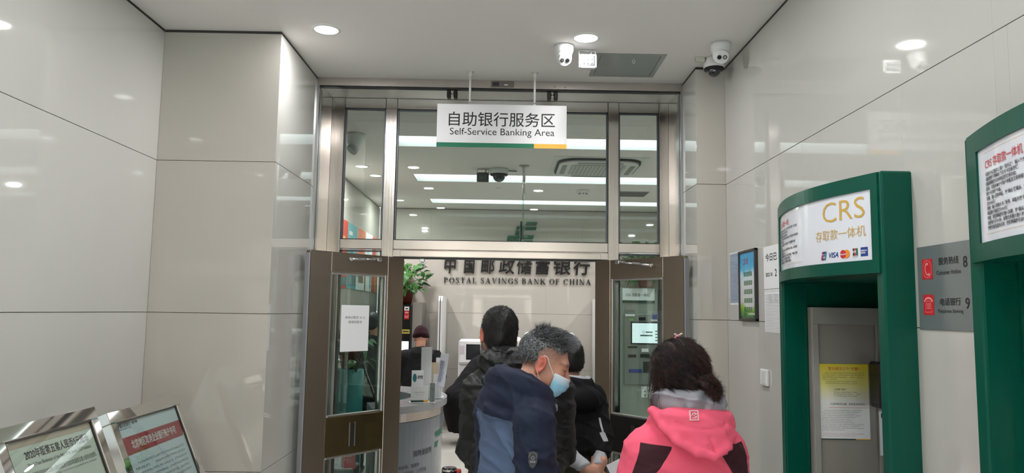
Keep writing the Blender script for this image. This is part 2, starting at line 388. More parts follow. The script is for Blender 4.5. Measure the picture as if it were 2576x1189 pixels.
# ------------------------------------------------------------------ shutter header, soffit, guides
mb = MB(); mb.box((XP1,YS-0.03,3.272),(XP2,YS,ZC)); HD = struct('trim_2', mb, mat('header_steel', rgb(184,176,170), 0.35, metal=0.8), 'grey steel shutter header under the ceiling')
mb = MB(); mb.box((XP1,YS-0.028,3.260),(XP2,YS+0.010,3.268)); part('slot', mb, BLACK, HD)
for x,z in [(-0.446,3.283),(-0.34,3.285),(0.33,3.29),(0.40,3.286)]:
    mb = MB(); mb.ball((x,YS-0.031,z), 0.006, 10, 6); part('rivet', mb, ALU, HD)
mb = MB(); mb.box((-0.112,YS-0.033,3.277),(0.048,YS-0.0295,3.322)); pl = part('rating_plate', mb, mat('plate_grey', rgb(128,122,116), 0.35, metal=0.6), HD)
mb = MB(); mb.box((-0.10,YS-0.034,3.286),(-0.055,YS-0.0325,3.314)); part('plate_label', mb, mat('plate_dark', rgb(50,46,46), 0.4), pl)
mb = MB(); mb.box((-0.02,YS-0.034,3.292),(0.005,YS-0.0325,3.30)); part('plate_print', mb, PAPER, pl)
mb = MB(); mb.box((XP1+0.001,YS+0.001,3.312),(XP2-0.001,YF-0.02,3.324)); struct('trim_3', mb, mat('soffit_metal', rgb(196,190,184), 0.4, metal=0.3), 'pale metal soffit above the glazed screen')
for n_, (x0, x1) in enumerate([(XP1, XP1+0.014), (XP2-0.014, XP2)]):
    mb = MB(); mb.box((x0,YS-0.035,0),(x1,YS+0.0,3.272)); mb.box((x0,YS+0.022,0),(x1,YS+0.06,3.258))
    gd = struct('trim_%d' % (4+n_), mb, ALU, ['left','right'][n_]+' vertical guide rail of the shutter')
    mb = MB(); mb.box((x0+0.002,YS+0.0,0),(x1-0.002,YS+0.022,3.258)); part('slot', mb, BLACK, gd)
for x in (-0.379, 0.315):
    t = thing('shutter_stop', 'black rubber shutter stop under the header, %s of the sign' % ('left' if x < 0 else 'right'), 'bracket', (x,YS+0.01,3.20), group='black shutter stops')
    m_ = MB(); m_.box((x-0.036,YS-0.02,3.205),(x-0.010,YS+0.03,3.258),0.004); m_.box((x+0.010,YS-0.02,3.205),(x+0.036,YS+0.03,3.258),0.004); part('block', m_, BLACK, t)
    m_ = MB(); m_.tube([(x-0.012,YS,3.245),(x,YS-0.005,3.225),(x+0.012,YS,3.248)],0.005,8); part('spring', m_, ALU, t)

# ------------------------------------------------------------------ glazed stainless screen
D0, D1 = YF-0.03, YF+0.07
XA, XB, XC_, XD = -1.205, -0.900, -0.815, 0.759
XE_, XF_, ZT = 0.839, 1.140, 3.236
sc = thing('window_1', 'brushed stainless glazed screen with transom lights around the doorway', None, (0,YF,0)); sc['kind'] = 'structure'
def post(x0, x1, z0=0.0, z1=3.312, n='mullion', round_=False):
    m_ = MB()
    if round_:
        c = (x0+x1)/2; h = (x1-x0)/2; poly = [(x1,D1),(x0,D1),(x0,D0+0.012)]+[(c-h*math.cos(a), D0+0.012-0.012*math.sin(a)) for a in np.linspace(0.15,PI-0.15,13)]+[(x1,D0+0.012)]
        m_.prism(poly, z0, z1, sm=True)
        return part(n, m_, STEEL, sc)
    m_.box((x0,D0,z0),(x1,D1,z1),0.003); return part(n, m_, STEEL, sc)
post(XP1+0.001, XA, n='jamb'); post(XB, XC_); post(XD, XE_); post(XF_, XP2-0.001, n='jamb')
for (a,b) in [(XP1+0.0005,XP1+0.003),(XP2-0.003,XP2-0.0005)]:
    m_ = MB(); m_.box((a,YS+0.062,0.0),(b,D0-0.001,3.310)); part('jamb_cladding', m_, STEEL, sc)
def rail(x0, x1, z0, z1, d=0.0, n='rail'):
    m_ = MB(); m_.box((x0,D0+d,z0),(x1,D1-0.005,z1),0.003); return part(n, m_, STEEL_H, sc)
for a,b in [(XA,XB),(XC_,XD),(XE_,XF_)]: rail(a, b, ZT, 3.312, 0.004, 'head_rail')
for a,b in [(XA,XB),(XC_,XD),(XE_,XF_)]: rail(a, b, 2.184, 2.254, 0.002, 'transom')
m_ = MB(); m_.box((XC_,D0+0.012,2.132),(XD,D1-0.01,2.178)); m_.box((XC_+0.05,D0+0.008,2.134),(XD-0.05,D0+0.013,2.176),0.002); part('door_head', m_, STEEL_H, sc)
m_ = MB(); m_.box((XC_,D0+0.02,2.118),(XD,D1-0.02,2.132)); part('door_seal', m_, BLACK, sc)
for a,b in [(XA,XB),(XE_,XF_)]:
    rail(a, b, 0.0, 0.12, 0.002, 'sill_rail')
def pane(x0, x1, z0, z1):
    m_ = MB(); m_.box((x0,YF+0.012,z0),(x1,YF+0.020,z1)); part('pane', m_, GLASS, sc)
    b = 0.012
    for (p,q,r,t) in [(x0,x0+b,z0,z1),(x1-b,x1,z0,z1),(x0,x1,z1-b,z1),(x0,x1,z0,z0+b*0.4)]:
        m_ = MB(); m_.box((p,YF-0.012,r),(q,YF+0.011,t),0.002); part('bead', m_, mat('dark_bead', rgb(96,98,104), 0.35, metal=0.8), sc)
pane(XA,XB,2.254,ZT); pane(XC_,XD,2.254,ZT); pane(XE_,XF_,2.254,ZT)
pane(XA,XB,0.12,2.176); pane(XE_,XF_,0.12,2.176)

# ------------------------------------------------------------------ door leaves (local: x = distance from hinge edge, z = height, -y faces the viewer)
def door_leaf(n_, P0, P1, label, mirror):
    P0 = Vector((*P0,0)); P1 = Vector((*P1,0)); d = (P1-P0); L = d.length
    # local x axis from hinge to free edge; for the left leaf that points to -X, so local +y faces the viewer there
    t = thing('door_%d' % n_, label, None, P0, (0,0,math.atan2(d.y,d.x))); t['kind'] = 'structure'
    s = 1 if mirror else -1           # side (local y sign) that faces the viewer
    def bx(n, x0, x1, z0, z1, y0=-0.022, y1=0.022, m=BRONZE, ch=0.003, par=t):
        m_ = MB(); m_.box((x0,y0,z0),(x1,y1,z1),ch); return part(n, m_, m, par, world=False)
    bx('stile', 0.0, 0.150, 0.012, 2.116); bx('stile', 0.632, L, 0.012, 2.116)
    bx('top_rail', 0.150, 0.632, 1.984, 2.116); bx('bottom_rail', 0.150, 0.632, 0.012, 0.16)
    mid = bx('lock_panel', 0.150, 0.632, 0.797, 1.047, -0.018, 0.018, mat('lock_panel_dark_reflection', rgb(34,33,32), 0.25, metal=0.5) if not mirror else mat('lock_panel_bronze', rgb(120,106,78), 0.25, metal=1.0, noise=0.06, nscale=5, stretch=(0.8,40,40)))  # right panel coloured near-black to stand in for a dark reflection
    if mirror:
        m_ = MB(); m_.box((0.395,s*0.0175,0.852),(0.432,s*0.0195,0.994)); part('pull_slot', m_, BLACK, mid, world=False)
        for a,b in [(0.388,0.395),(0.432,0.437)]:
            m_ = MB(); m_.box((a,s*0.017,0.846),(b,s*0.021,1.0)); part('slot_rim', m_, ALU, mid, world=False)
    else:
        m_ = MB(); m_.box((0.345,s*0.0175,0.852),(0.382,s*0.0195,0.994)); part('pull_slot', m_, BLACK, mid, world=False)
    for z0,z1 in [(1.047,1.984),(0.16,0.797)]:
        bx('pane', 0.160, 0.622, z0+0.01, z1-0.01, -0.004, 0.004, GLASS2, 0)
        for a,b,c,e_ in [(0.150,0.166,z0,z1),(0.616,0.632,z0,z1),(0.166,0.616,z0,z0+0.012),(0.166,0.616,z1-0.014,z1)]:
            bx('bead', a, b, c, e_, -0.014, 0.014, ALU, 0.002)
    m_ = MB(); m_.box((L-0.0005,-0.020,0.012),(L+0.008,0.020,2.10)); part('edge_strip', m_, mat('grey_weatherstrip', rgb(150,150,154), 0.5), t, world=False)
    m_ = MB(); m_.box((L-0.004,-0.0225,0.012),(L-0.001,0.0225,2.105)); part('edge_groove', m_, SHADOWGAP, t, world=False)
    # overhead closer arm folded flat against the top rail
    a = thing('closer', None, None) ; bpy.data.objects.remove(a)
    y = s*0.046; za, zb = (2.074,2.086) if mirror else (2.062,2.096)
    xa, xb = (0.496,0.262) if mirror else (0.552,0.255)
    m_ = MB(); m_.tube([(xa,y,za),(xa*0.45+xb*0.55,y,za*0.45+zb*0.55)],0.009,10); m_.tube([(xa*0.45+xb*0.55,y,za*0.45+zb*0.55),(xb,y,zb)],0.006,10)
    arm = part('closer_arm', m_, ALU, t, world=False)
    m_ = MB(); m_.ball((xa,y,za),0.014,12,8); m_.lathe([(0.006,0),(0.006,0.03)],10,Matrix.Translation((xa,s*0.02,za))@Matrix.Rotation(-s*PI/2,4,'X')); part('arm_joint', m_, CHROME, arm, world=False)
    m_ = MB(); m_.box((xb-0.028,s*0.022,zb-0.012),(xb+0.01,s*0.054,zb+0.012),0.003); part('arm_bracket', m_, ALU, arm, world=False)
    return t
DL = door_leaf(1, (-0.735,5.33), (-1.25,4.72), 'left door leaf folded open with a paper notice on its glass', True)
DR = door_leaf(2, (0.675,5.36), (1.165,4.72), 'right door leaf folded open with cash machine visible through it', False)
# small latch hanging from the door head
t = thing('door_latch', 'small metal latch hanging from door head at upper left', 'latch', (-0.60,5.43,2.06))
m_ = MB(); m_.box((-0.62,5.42,2.095),(-0.585,5.45,2.118),0.002); part('plate', m_, ALU, t)
m_ = MB(); m_.tube([(-0.60,5.43,2.097),(-0.602,5.43,2.08),(-0.596,5.43,2.072)],0.008,8); m_.tube([(-0.596,5.43,2.074),(-0.585,5.42,2.062),(-0.592,5.42,2.055)],0.005,8); part('hook', m_, ALU, t)
# ================================================================== LOBBY OBJECTS
def scribble(mb, M, w, lines, pitch, ch, indent=0.0, last=None, rnd=None, rag=0.12):
    """rows of tiny illegible characters, drawn as short strokes; origin at top left, x right, y down is -pitch"""
    rnd = rnd or random
    for i in range(lines):
        x = indent if i == 0 else 0.0
        end = w*(1-rnd.random()*rag) if (last is None or i < lines-1) else w*last
        y = -(i+1)*pitch
        while x < end-ch:
            if rnd.random() < 0.06: x += ch; continue
            s = ch*0.82
            for _ in range(2):
                yy = y+rnd.random()*s*0.9; a = x+rnd.random()*s*0.2; b = x+s*(0.7+0.3*rnd.random())
                mb.add([(a,yy,0),(b,yy,0),(b,yy+s*0.13,0),(a,yy+s*0.13,0)], [(0,1,2,3)], M)
            xx = x+s*(0.2+0.6*rnd.random()); mb.add([(xx,y,0),(xx+s*0.14,y,0),(xx+s*0.14,y+s,0),(xx,y+s,0)], [(0,1,2,3)], M)
            x += ch
def rect(mb, M, x0, y0, x1, y1, z=0.0):
    return mb.add([(x0,y0,z),(x1,y0,z),(x1,y1,z),(x0,y1,z)], [(0,1,2,3)], M)
def disc(mb, M, cx, cy, rx, ry=None, z=0.0, n=28, a0=0.0, a1=2*PI):
    ry = ry or rx
    vs = [(cx+rx*math.cos(a0+(a1-a0)*i/n), cy+ry*math.sin(a0+(a1-a0)*i/n), z) for i in range(n if a1-a0 > 6.28 else n+1)]
    return mb.add(vs, [tuple(range(len(vs)))], M)
def arc(mb, M, cx, cy, r, wd, a0, a1, n=16, z=0.0, ry=None, wy=None):
    ry = r if ry is None else ry; wy = wd if wy is None else wy
    vs = []
    for i in range(n+1):
        a = a0+(a1-a0)*i/n
        vs.append((cx+(r-wd)*math.cos(a), cy+(ry-wy)*math.sin(a), z)); vs.append((cx+r*math.cos(a), cy+ry*math.sin(a), z))
    return mb.add(vs, [(2*i,2*i+1,2*i+3,2*i+2) for i in range(n)], M)
def stroke(mb, M, pts, wd, z=0.0):
    pts = [Vector((*p,0)) for p in pts]; ws = wd if isinstance(wd,(list,tuple)) else [wd]*len(pts); vs = []
    for i,p in enumerate(pts):
        t = (pts[min(i+1,len(pts)-1)]-pts[max(i-1,0)]).normalized(); n = Vector((-t.y,t.x,0))*ws[i]/2
        vs += [(p.x-n.x,p.y-n.y,z),(p.x+n.x,p.y+n.y,z)]
    return mb.add(vs, [(2*i,2*i+2,2*i+3,2*i+1) for i in range(len(pts)-1)], M)

# ---- hanging sign
YSG = 4.8
sg = thing('hanging_sign', 'white hanging Self-Service Banking Area sign with green and yellow stripe', 'sign', (-0.03,YSG,2.815))
SX0, SX1, SZ0, SZ1 = -0.460, 0.398, 2.815, 3.106
m_ = MB(); m_.box((SX0,YSG-0.010,SZ0),(SX1,YSG+0.010,SZ1),0.002); part('panel', m_, mat('sign_white', rgb(236,234,236), 0.4), sg)
Ms = frame_m((SX0,YSG-0.0108,SZ0),(1,0,0),(0,0,1))
m_ = MB(); rect(m_, Ms, 0, 0, 0.643, 0.030); part('green_stripe', m_, GREEN_D, sg)
m_ = MB(); rect(m_, Ms, 0.643, 0, 0.858, 0.030); part('yellow_stripe', m_, YELLOW_P, sg)
m_ = MB(); textfit(m_, '自助银行服务区', frame_m((SX0+0.078,YSG-0.011,SZ0+0.142),(1,0,0),(0,0,1)), 0.702, 0.096, bold=0.004); part('lettering', m_, INK, sg)
m_ = MB(); textfit(m_, 'Self-Service Banking Area', frame_m((SX0+0.087,YSG-0.011,SZ0+0.069),(1,0,0),(0,0,1)), 0.690, 0.060, bold=-0.002); part('lettering', m_, INK, sg)
for x in (-0.246, 0.184):
    m_ = MB(); m_.tube([(x,YSG,SZ1+0.018),(x,YSG,ZC-0.03)],0.0075,12); rd = part('rod', m_, WHITEP, sg)
    m_ = MB(); m_.box((x-0.022,YSG-0.012,ZC-0.008),(x+0.022,YSG+0.012,ZC-0.0005),0.002); m_.box((x-0.009,YSG-0.006,ZC-0.032),(x+0.009,YSG+0.006,ZC-0.008),0.001); part('ceiling_bracket', m_, WHITEP, rd)
    m_ = MB(); m_.tube([(x,YSG,SZ1+0.002),(x,YSG,SZ1+0.02)],0.003,8); m_.prism([(x-0.012,-0.002),(x+0.012,-0.002),(x+0.003,0.012),(x-0.003,0.012)],-0.006,0.006,Matrix.Translation((0,YSG,SZ1))@Matrix.Rotation(PI/2,4,'X')); part('hook', m_, ALU, rd)
    for dx in (-0.016,0.016):
        m_ = MB(); m_.ball((x+dx,YSG-0.012,ZC-0.005),0.003,8,6); part('screw', m_, mat('dark_screw', rgb(60,58,56), 0.4, metal=1), rd)

# ---- ceiling cameras and floodlight
def turret(name, label, x, y, aim, s=1.0, lens_l=True, group='small ceiling cameras'):
    """aim = direction (unit) the ball looks"""
    t = thing(name, label, 'camera', (x,y,ZC), group=group)
    m_ = MB(); m_.lathe([(0.058*s,0),(0.059*s,-0.018*s),(0.056*s,-0.036*s),(0.047*s,-0.062*s),(0.030*s,-0.066*s)],36); part('base', m_, WHITEP, t, world=False)
    a = Vector(aim).normalized(); c = Vector((0,0,-0.070*s))+a*0.012*s
    M = frame_m(c, a.cross(Vector((0,0,1))), (a.cross(Vector((0,0,1)))).cross(a)*-1 if False else Vector((0,0,1))-a*a.z)
    # local z of M = u x v -> points towards -aim or aim; make it aim
    u = Vector((0,0,1)).cross(a).normalized()*1.0; v = a.cross(u)
    M = Matrix(((u.x,v.x,a.x,c.x),(u.y,v.y,a.y,c.y),(u.z,v.z,a.z,c.z),(0,0,0,1)))
    m_ = MB(); m_.ball((0,0,0),0.047*s,28,18,M); bl = part('ball', m_, WHITEP, t, world=False)
    m_ = MB(); m_.lathe([(0.040*s,0.020*s),(0.042*s,0.034*s),(0.038*s,0.047*s),(0.034*s,0.050*s)],32,M); part('face_plate', m_, WHITEP, bl, world=False)
    dl = 0.016*s*(1 if lens_l else -1)
    m_ = MB(); m_.lathe([(0.0125*s,0.049*s),(0.0125*s,0.0525*s),(0.008*s,0.052*s)],20,M@Matrix.Translation((dl,0,0))); part('lens', m_, mat('lens_glass', rgb(44,46,52), 0.08), bl, world=False)
    m_ = MB(); m_.lathe([(0.0125*s,0.049*s),(0.0125*s,0.0525*s),(0.0085*s,0.051*s)],20,M@Matrix.Translation((-dl,0,0))); led = part('infrared_lamp', m_, mat('lamp_grey', rgb(88,86,86), 0.25), bl, world=False)
    m_ = MB(); m_.lathe([(0.0065*s,0.0515*s),(0.0065*s,0.0530*s)],14,M@Matrix.Translation((-dl,0,0))); part('lamp_core', m_, ALU, led, world=False)
    return t
turret('turret_camera', 'white ball camera under the downlight beside the small floodlight', 0.335, 4.285, (0.05,-0.82,-0.57), 1.0, True)
turret('turret_camera', 'white ball camera on the ceiling above the black dome camera', 1.250, 4.20, (-0.10,-0.86,-0.50), 1.0, False)
t = thing('dome_camera', 'white camera with black dome at the right pier corner', 'camera', (1.285,4.46,ZC), group='small ceiling cameras')
m_ = MB(); m_.lathe([(0.060,0),(0.062,-0.01),(0.064,-0.05),(0.062,-0.062)],36); part('housing', m_, WHITEP, t, world=False)
m_ = MB(); m_.lathe([(0.0605,-0.062),(0.060,-0.072),(0.050,-0.076),(0.038,-0.077)],36); part('dome_ring', m_, BLACK, t, world=False)
m_ = MB(); m_.ball((0,0,-0.075),0.041,28,18); dm = part('dome', m_, mat('smoked_dome', rgb(30,33,42), 0.04, coat=1.0), t, world=False)
t = thing('junction_box', 'small cream cable box on ceiling left of the dome camera', 'box', (1.20,4.44,ZC))
m_ = MB(); m_.box((1.165,4.425,ZC-0.028),(1.222,4.455,ZC),0.003); part('cover', m_, mat('cream_plastic', rgb(206,202,186), 0.5), t)
m_ = MB(); m_.tube([(1.222,4.44,ZC-0.006),(1.245,4.445,ZC-0.006)],0.004,8); part('cable', m_, BLACK, t)
def floodlight(label, x, y, s, body, group):
    t = thing('floodlight', label, 'floodlight', (x,y,ZC), group=group); zb = -0.075*s
    m_ = MB(); m_.box((-0.054*s,-0.03*s,zb-0.05*s),(0.054*s,-0.012*s,zb+0.036*s),0.004*s); part('face_frame', m_, body, t, world=False)
    m_ = MB(); m_.box((-0.046*s,-0.012*s,zb-0.042*s),(0.046*s,0.035*s,zb+0.03*s),0.006*s); part('body', m_, body, t, world=False)
    m_ = MB(); m_.box((-0.043*s,-0.032*s,zb-0.037*s),(0.043*s,-0.0295*s,zb+0.024*s),0.001); gp = part('lamp_window', m_, mat('dark_window', rgb(20,21,28), 0.3), t, world=False)
    m_ = MB(); m_.box((-0.035*s,-0.0335*s,zb-0.030*s),(0.035*s,-0.0315*s,zb+0.018*s),0.001); part('reflector', m_, mat('led_reflector', rgb(96,104,101), 0.4), gp, world=False)
    for i in range(3):
        for k in range(2):
            m_ = MB(); m_.ball(((-0.022+0.022*i)*s,-0.034*s,zb+(-0.018+0.024*k)*s),(0.0095*s,0.004*s,0.0105*s),12,8); part('led', m_, mat('led_lens', rgb(84,92,90), 0.25), gp, world=False)
    m_ = MB(); m_.tube([(-0.050*s,0.01*s,zb),(-0.050*s,0.01*s,-0.006*s),(0.050*s,0.01*s,-0.006*s),(0.050*s,0.01*s,zb)],0.0035*s,8); part('bracket', m_, ALU, t, world=False)
    m_ = MB(); m_.tube([(0.012*s,0.012*s,zb+0.034*s),(0.022*s,0.012*s,zb+0.05*s),(0.034*s,0.012*s,-0.004*s)],0.005*s,8); part('cable', m_, mat('grey_cable', rgb(150,150,150), 0.5), t, world=False)
    for dx in (-0.046,0.046):
        for dz in (-0.044,0.031):
            m_ = MB(); m_.ball((dx*s,-0.031*s,zb+dz*s),0.0035*s,8,6); part('screw', m_, ALU, t, world=False)
    return t
floodlight('silver six-lamp floodlight beside the white ball camera', 0.482, 4.335, 1.0, mat('silver_paint', rgb(206,206,208), 0.3, metal=0.5), 'small floodlights')

# ---- ceiling access hatch
t = thing('access_hatch', 'grey ceiling access hatch with a small ring pull', 'hatch', (0.765,4.615,ZC))
HG = mat('hatch_grey', rgb(150,152,150), 0.35, metal=0.4, noise=0.06, nscale=3)
x0,x1,y0,y1 = 0.549,0.979,4.395,4.838; b = 0.028
m_ = MB(); m_.box((x0,y0,ZC-0.004),(x1,y0+b,ZC)); m_.box((x0,y1-b,ZC-0.004),(x1,y1,ZC)); m_.box((x0,y0+b,ZC-0.004),(x0+b,y1-b,ZC)); m_.box((x1-b,y0+b,ZC-0.004),(x1,y1-b,ZC)); part('frame', m_, HG, t)
m_ = MB(); m_.box((x0+b+0.003,y0+b+0.003,ZC-0.003),(x1-b-0.003,y1-b-0.003,ZC)); part('panel', m_, HG, t)
m_ = MB(); m_.box((x0+b,y0+b,ZC-0.0008),(x1-b,y1-b,ZC-0.0002)); part('gap', m_, SHADOWGAP, t)
m_ = MB(); m_.tube([(0.79+0.008*math.cos(a),4.49,ZC-0.016+0.012*math.sin(a)) for a in np.linspace(0.3,2*PI+0.3,16)],0.0016,6); part('ring_pull', m_, WHITEP, t)

# ---- cash machine kiosks on the right wall
CABG = mat('grey_cabinet', rgb(150,146,140), 0.4, noise=0.03, nscale=20)
CABD = mat('grey_cabinet_panel', rgb(142,136,128), 0.45, noise=0.03, nscale=20)
HWHITE = mat('acrylic_white', rgb(226,228,236), 0.06)
def kcx(Y, y0, off=0.0):
    t = min(1,max(0,(Y-(y0+0.02))/(KW-0.04))); return 1.288-0.092*math.sin(PI*t)+off
def curved(mb, y0, ya, yb, za, zb, o0, o1, n=28):
    """curved slab following the header front: from offset o0 (front) to o1 (back)"""
    vs = []; fs = []
    for i in range(n+1):
        Y = ya+(yb-ya)*i/n; a = kcx(Y,y0,o0); b = kcx(Y,y0,o1)
        vs += [(a,Y,za),(a,Y,zb),(b,Y,zb),(b,Y,za)]
    for i in range(n):
        k = 4*i
        for q in range(4): fs.append((k+q, k+(q+1)%4, k+4+(q+1)%4, k+4+q))
    fs += [(3,2,1,0),(4*n,4*n+1,4*n+2,4*n+3)]
    return mb.add(vs, fs, None, False)
def curve_print(mb, y0, vs, fs, off=-0.0015):    # flat text (x to the right = decreasing Y from y0+KW, y up) wrapped on the curved panel
    out = []
    for x,yv,_ in vs:
        Y = y0+KW-x; out.append((kcx(Y,y0,0.006)+off, Y, yv))
    return mb.add(out, fs)
def ctext(mb, y0, body, x0, x1, z0, z1, **k):
    vs, fs = text_mb(body, 1.0, Matrix.Identity(4), **k); a = np.array(vs); lo, hi = a.min(0), a.max(0)
    vs = [(x0+(x-lo[0])/(hi[0]-lo[0])*(x1-x0), z0+(y-lo[1])/(hi[1]-lo[1])*(z1-z0), 0) for x,y,_ in vs]
    return curve_print(mb, y0, vs, fs)
def cline(mb, y0, body, x0, z, size, sx):
    vs, fs = text_mb(body, size, Matrix.Identity(4), sx=sx, res=1, bold=size*0.012); return curve_print(mb, y0, [(x0+x, z+y, 0) for x,y,_ in vs], fs)
def crect(mb, y0, x0, z0, x1, z1, off=-0.0012, n=4):
    vs = []; fs = []
    for i in range(n+1): x = x0+(x1-x0)*i/n; vs += [(x,z0,0),(x,z1,0)]
    fs = [(2*i,2*i+2,2*i+3,2*i+1) for i in range(n)]; return curve_print(mb, y0, vs, fs, off)
def cpoly(mb, y0, pts, off=-0.0014): return curve_print(mb, y0, [(x,z,0) for x,z in pts], [tuple(range(len(pts)))], off)
INSTR = ['将银行卡正面向上插入“插卡口”，输入个人账户密码；无卡交易', '请直接按下屏幕右下方无卡交易按键；', '根据屏幕提示选择相应的交易功能；', '查询：可查询本行卡账户余额及交易明细，也可查询他人授权账号', '银行卡的账户余额；', '取款：输入提款金额，按“确认”键确认，每日取款累计不超', '过20000元；', '转账：输入收款人卡／账号、金额并按“确认”键确认，本日转账', '金额累计不超过50000元；', '存款：按照屏幕提示放入钞票，按“确认”键确认，每次放入钞票', '张数不大于100张，单笔交易累计放入钞票；', '缴费充值及其他业务：按照屏幕提示进行操作。']
def kiosk(y0, label):
    t = thing('cash_machine_kiosk', label, 'cash machine', (1.42,y0+KW/2,0), group='green cash machine kiosks')
    ya, yb = y0, y0+KW; XFr = 1.293
    for (p,q) in [(ya,ya+0.048),(yb-0.048,yb)]:
        m_ = MB(); m_.box((XFr,p,0.0),(XR+0.005,q,KH),0.006); part('side_post', m_, GREEN, t)
    # curved header: bands around the recessed white panel
    z0, zp0, zp1 = 1.895, 1.942, 2.190
    for (a,b,c,d,n) in [(ya+0.02,yb-0.02,zp1,KH-0.002,'header_band'),(ya+0.02,yb-0.02,z0,zp0,'header_band')]:
        m_ = MB(); curved(m_, y0, a, b, c, d, 0.0, 0.09); part(n, m_, GREEN, t)
    for (a,b) in [(ya+0.02,ya+0.050),(yb-0.092,yb-0.02)]:
        m_ = MB(); curved(m_, y0, a, b, zp0, zp1, 0.0, 0.09, 6); part('header_end', m_, GREEN, t)
    m_ = MB(); curved(m_, y0, ya+0.048, yb-0.09, zp0-0.004, zp1+0.004, 0.006, 0.03); hp = part('header_panel', m_, HWHITE, t)
    # printing (x measured from the far end)
    m_ = MB(); xL = 0.145
    ctext(m_, y0, 'CRS 存取款一体机', xL, xL+0.205, 2.131, 2.157, bold=0.004); part('red_title', m_, RED_P, hp)
    m_ = MB()
    for i,l in enumerate(INSTR): cline(m_, y0, l, xL, 2.113-i*0.0127, 0.0115, 0.98)
    part('instructions', m_, INK, hp)
    for zr in (2.175,1.962):
        m_ = MB(); crect(m_, y0, xL-0.01, zr, xL+0.36, zr+0.0007, n=10); part('rule', m_, GOLD_P, hp)
    m_ = MB(); ctext(m_, y0, 'CRS', 0.670, 0.888, 2.096, 2.171, bold=-0.008); ctext(m_, y0, '存取款一体机', 0.622, 0.890, 2.028, 2.068, bold=-0.006); part('gold_lettering', m_, GOLD_P, hp)
    # card emblems
    m_ = MB(); cpoly(m_, y0, [(0.653,1.956),(0.672,1.956),(0.680,1.988),(0.661,1.988)]); lg = part('emblem', m_, RED_P, hp)
    m_ = MB(); cpoly(m_, y0, [(0.668,1.956),(0.683,1.956),(0.689,1.988),(0.676,1.988)], -0.0016); part('emblem_teal', m_, TEAL_P, lg)
    m_ = MB(); cpoly(m_, y0, [(0.661,1.956),(0.673,1.956),(0.681,1.988),(0.669,1.988)], -0.0018); part('emblem_blue', m_, BLUE_P, lg)
    m_ = MB(); vs, fs = text_mb('UnionPay', 0.0075, Matrix.Identity(4)); curve_print(m_, y0, [(0.660+x*0.8,1.9745+y,0) for x,y,_ in vs], fs, -0.0022); vs, fs = text_mb('银联', 0.010, Matrix.Identity(4)); curve_print(m_, y0, [(0.667+x*0.8,1.962+y,0) for x,y,_ in vs], fs, -0.0022); part('emblem_lettering', m_, PAPER, lg)
    m_ = MB(); ctext(m_, y0, 'VISA', 0.703, 0.754, 1.962, 1.982, bold=0.012, shear=0.3); part('emblem', m_, BLUE_P, hp)
    m_ = MB(); cpoly(m_, y0, [(0.779+0.0155*math.cos(a),1.971+0.0155*math.sin(a)) for a in np.linspace(0,2*PI,24,endpoint=False)]); lg = part('emblem', m_, RED_P, hp)
    m_ = MB(); cpoly(m_, y0, [(0.797+0.0155*math.cos(a),1.971+0.0155*math.sin(a)) for a in np.linspace(0,2*PI,24,endpoint=False)], -0.0013); part('emblem_orange', m_, ORANGE_P, lg)
    m_ = MB(); vs, fs = text_mb('MasterCard', 0.0085, Matrix.Identity(4), bold=0.0002); curve_print(m_, y0, [(0.7655+x*0.82,1.968+y,0) for x,y,_ in vs], fs, -0.0022); part('emblem_lettering', m_, PAPER, lg)
    for k,mt in enumerate((BLUE_P, RED_P, GREEN_D)):
        m_ = MB(); crect(m_, y0, 0.827+k*0.0082, 1.962, 0.834+k*0.0082, 1.988, n=1); part('emblem', m_, [INK, RED_P, GREEN_D][k], hp)
    m_ = MB(); vs, fs = text_mb('JCB', 0.011, Matrix.Identity(4), bold=0.0003); curve_print(m_, y0, [(0.8275+x,1.972+y,0) for x,y,_ in vs], fs, -0.0022); part('emblem_lettering', m_, PAPER, hp)
    m_ = MB(); vs, fs = text_mb('JCB Cards', 0.0055, Matrix.Identity(4)); curve_print(m_, y0, [(0.827+x*0.95,1.956+y,0) for x,y,_ in vs], fs); part('emblem_caption', m_, INK, hp)
    m_ = MB(); crect(m_, y0, 0.864, 1.957, 0.896, 1.989, n=2); lg = part('emblem', m_, BLUE_P, hp)
    m_ = MB()
    for q,s_ in enumerate(('AMERICAN','EXPRESS')):
        vs, fs = text_mb(s_, 0.0075, Matrix.Identity(4), bold=0.0002); curve_print(m_, y0, [(0.866+x*0.72,1.9745-q*0.008+y,0) for x,y,_ in vs], fs, -0.0022)
    part('emblem_lettering', m_, PAPER, lg)
    # recess lining
    xi = 2.02
    for (p,q) in [(ya+0.048,ya+0.056),(yb-0.056,yb-0.048)]:
        m_ = MB(); m_.box((XFr+0.004,p,0),(xi,q,1.94)); part('recess_side', m_, GREEN, t)
    m_ = MB(); m_.box((XFr+0.03,ya+0.05,1.894),(xi,yb-0.05,1.94)); part('recess_top', m_, GREEN, t)
    m_ = MB(); m_.box((xi,ya+0.05,0),(xi+0.02,yb-0.05,1.94)); part('recess_back', m_, GREEN, t)
    m_ = MB(); m_.box((XR+0.03,yb-0.20,1.80),(xi,yb-0.057,1.895)) if False else m_.box((1.385,yb-0.066,0),(1.395,yb-0.0565,1.894)); part('recess_rib', m_, GREEN, t)
    # grey privacy panel at the far side of the recess, machine body behind
    yp = yb-0.112; X0, X1 = 1.400, 1.78
    m_ = MB(); m_.box((X0,yp+0.012,0),(X1,yb-0.06,1.784),0.003); cb = part('privacy_panel', m_, CABD, t)
    m_ = MB(); m_.box((X0,yp,1.708),(X1,yp+0.0125,1.784),0.002); part('panel_frame', m_, CABG, cb)
    m_ = MB(); m_.box((X0,yp,0),(X0+0.028,yp+0.0125,1.708),0.002); part('panel_frame', m_, CABG, cb)
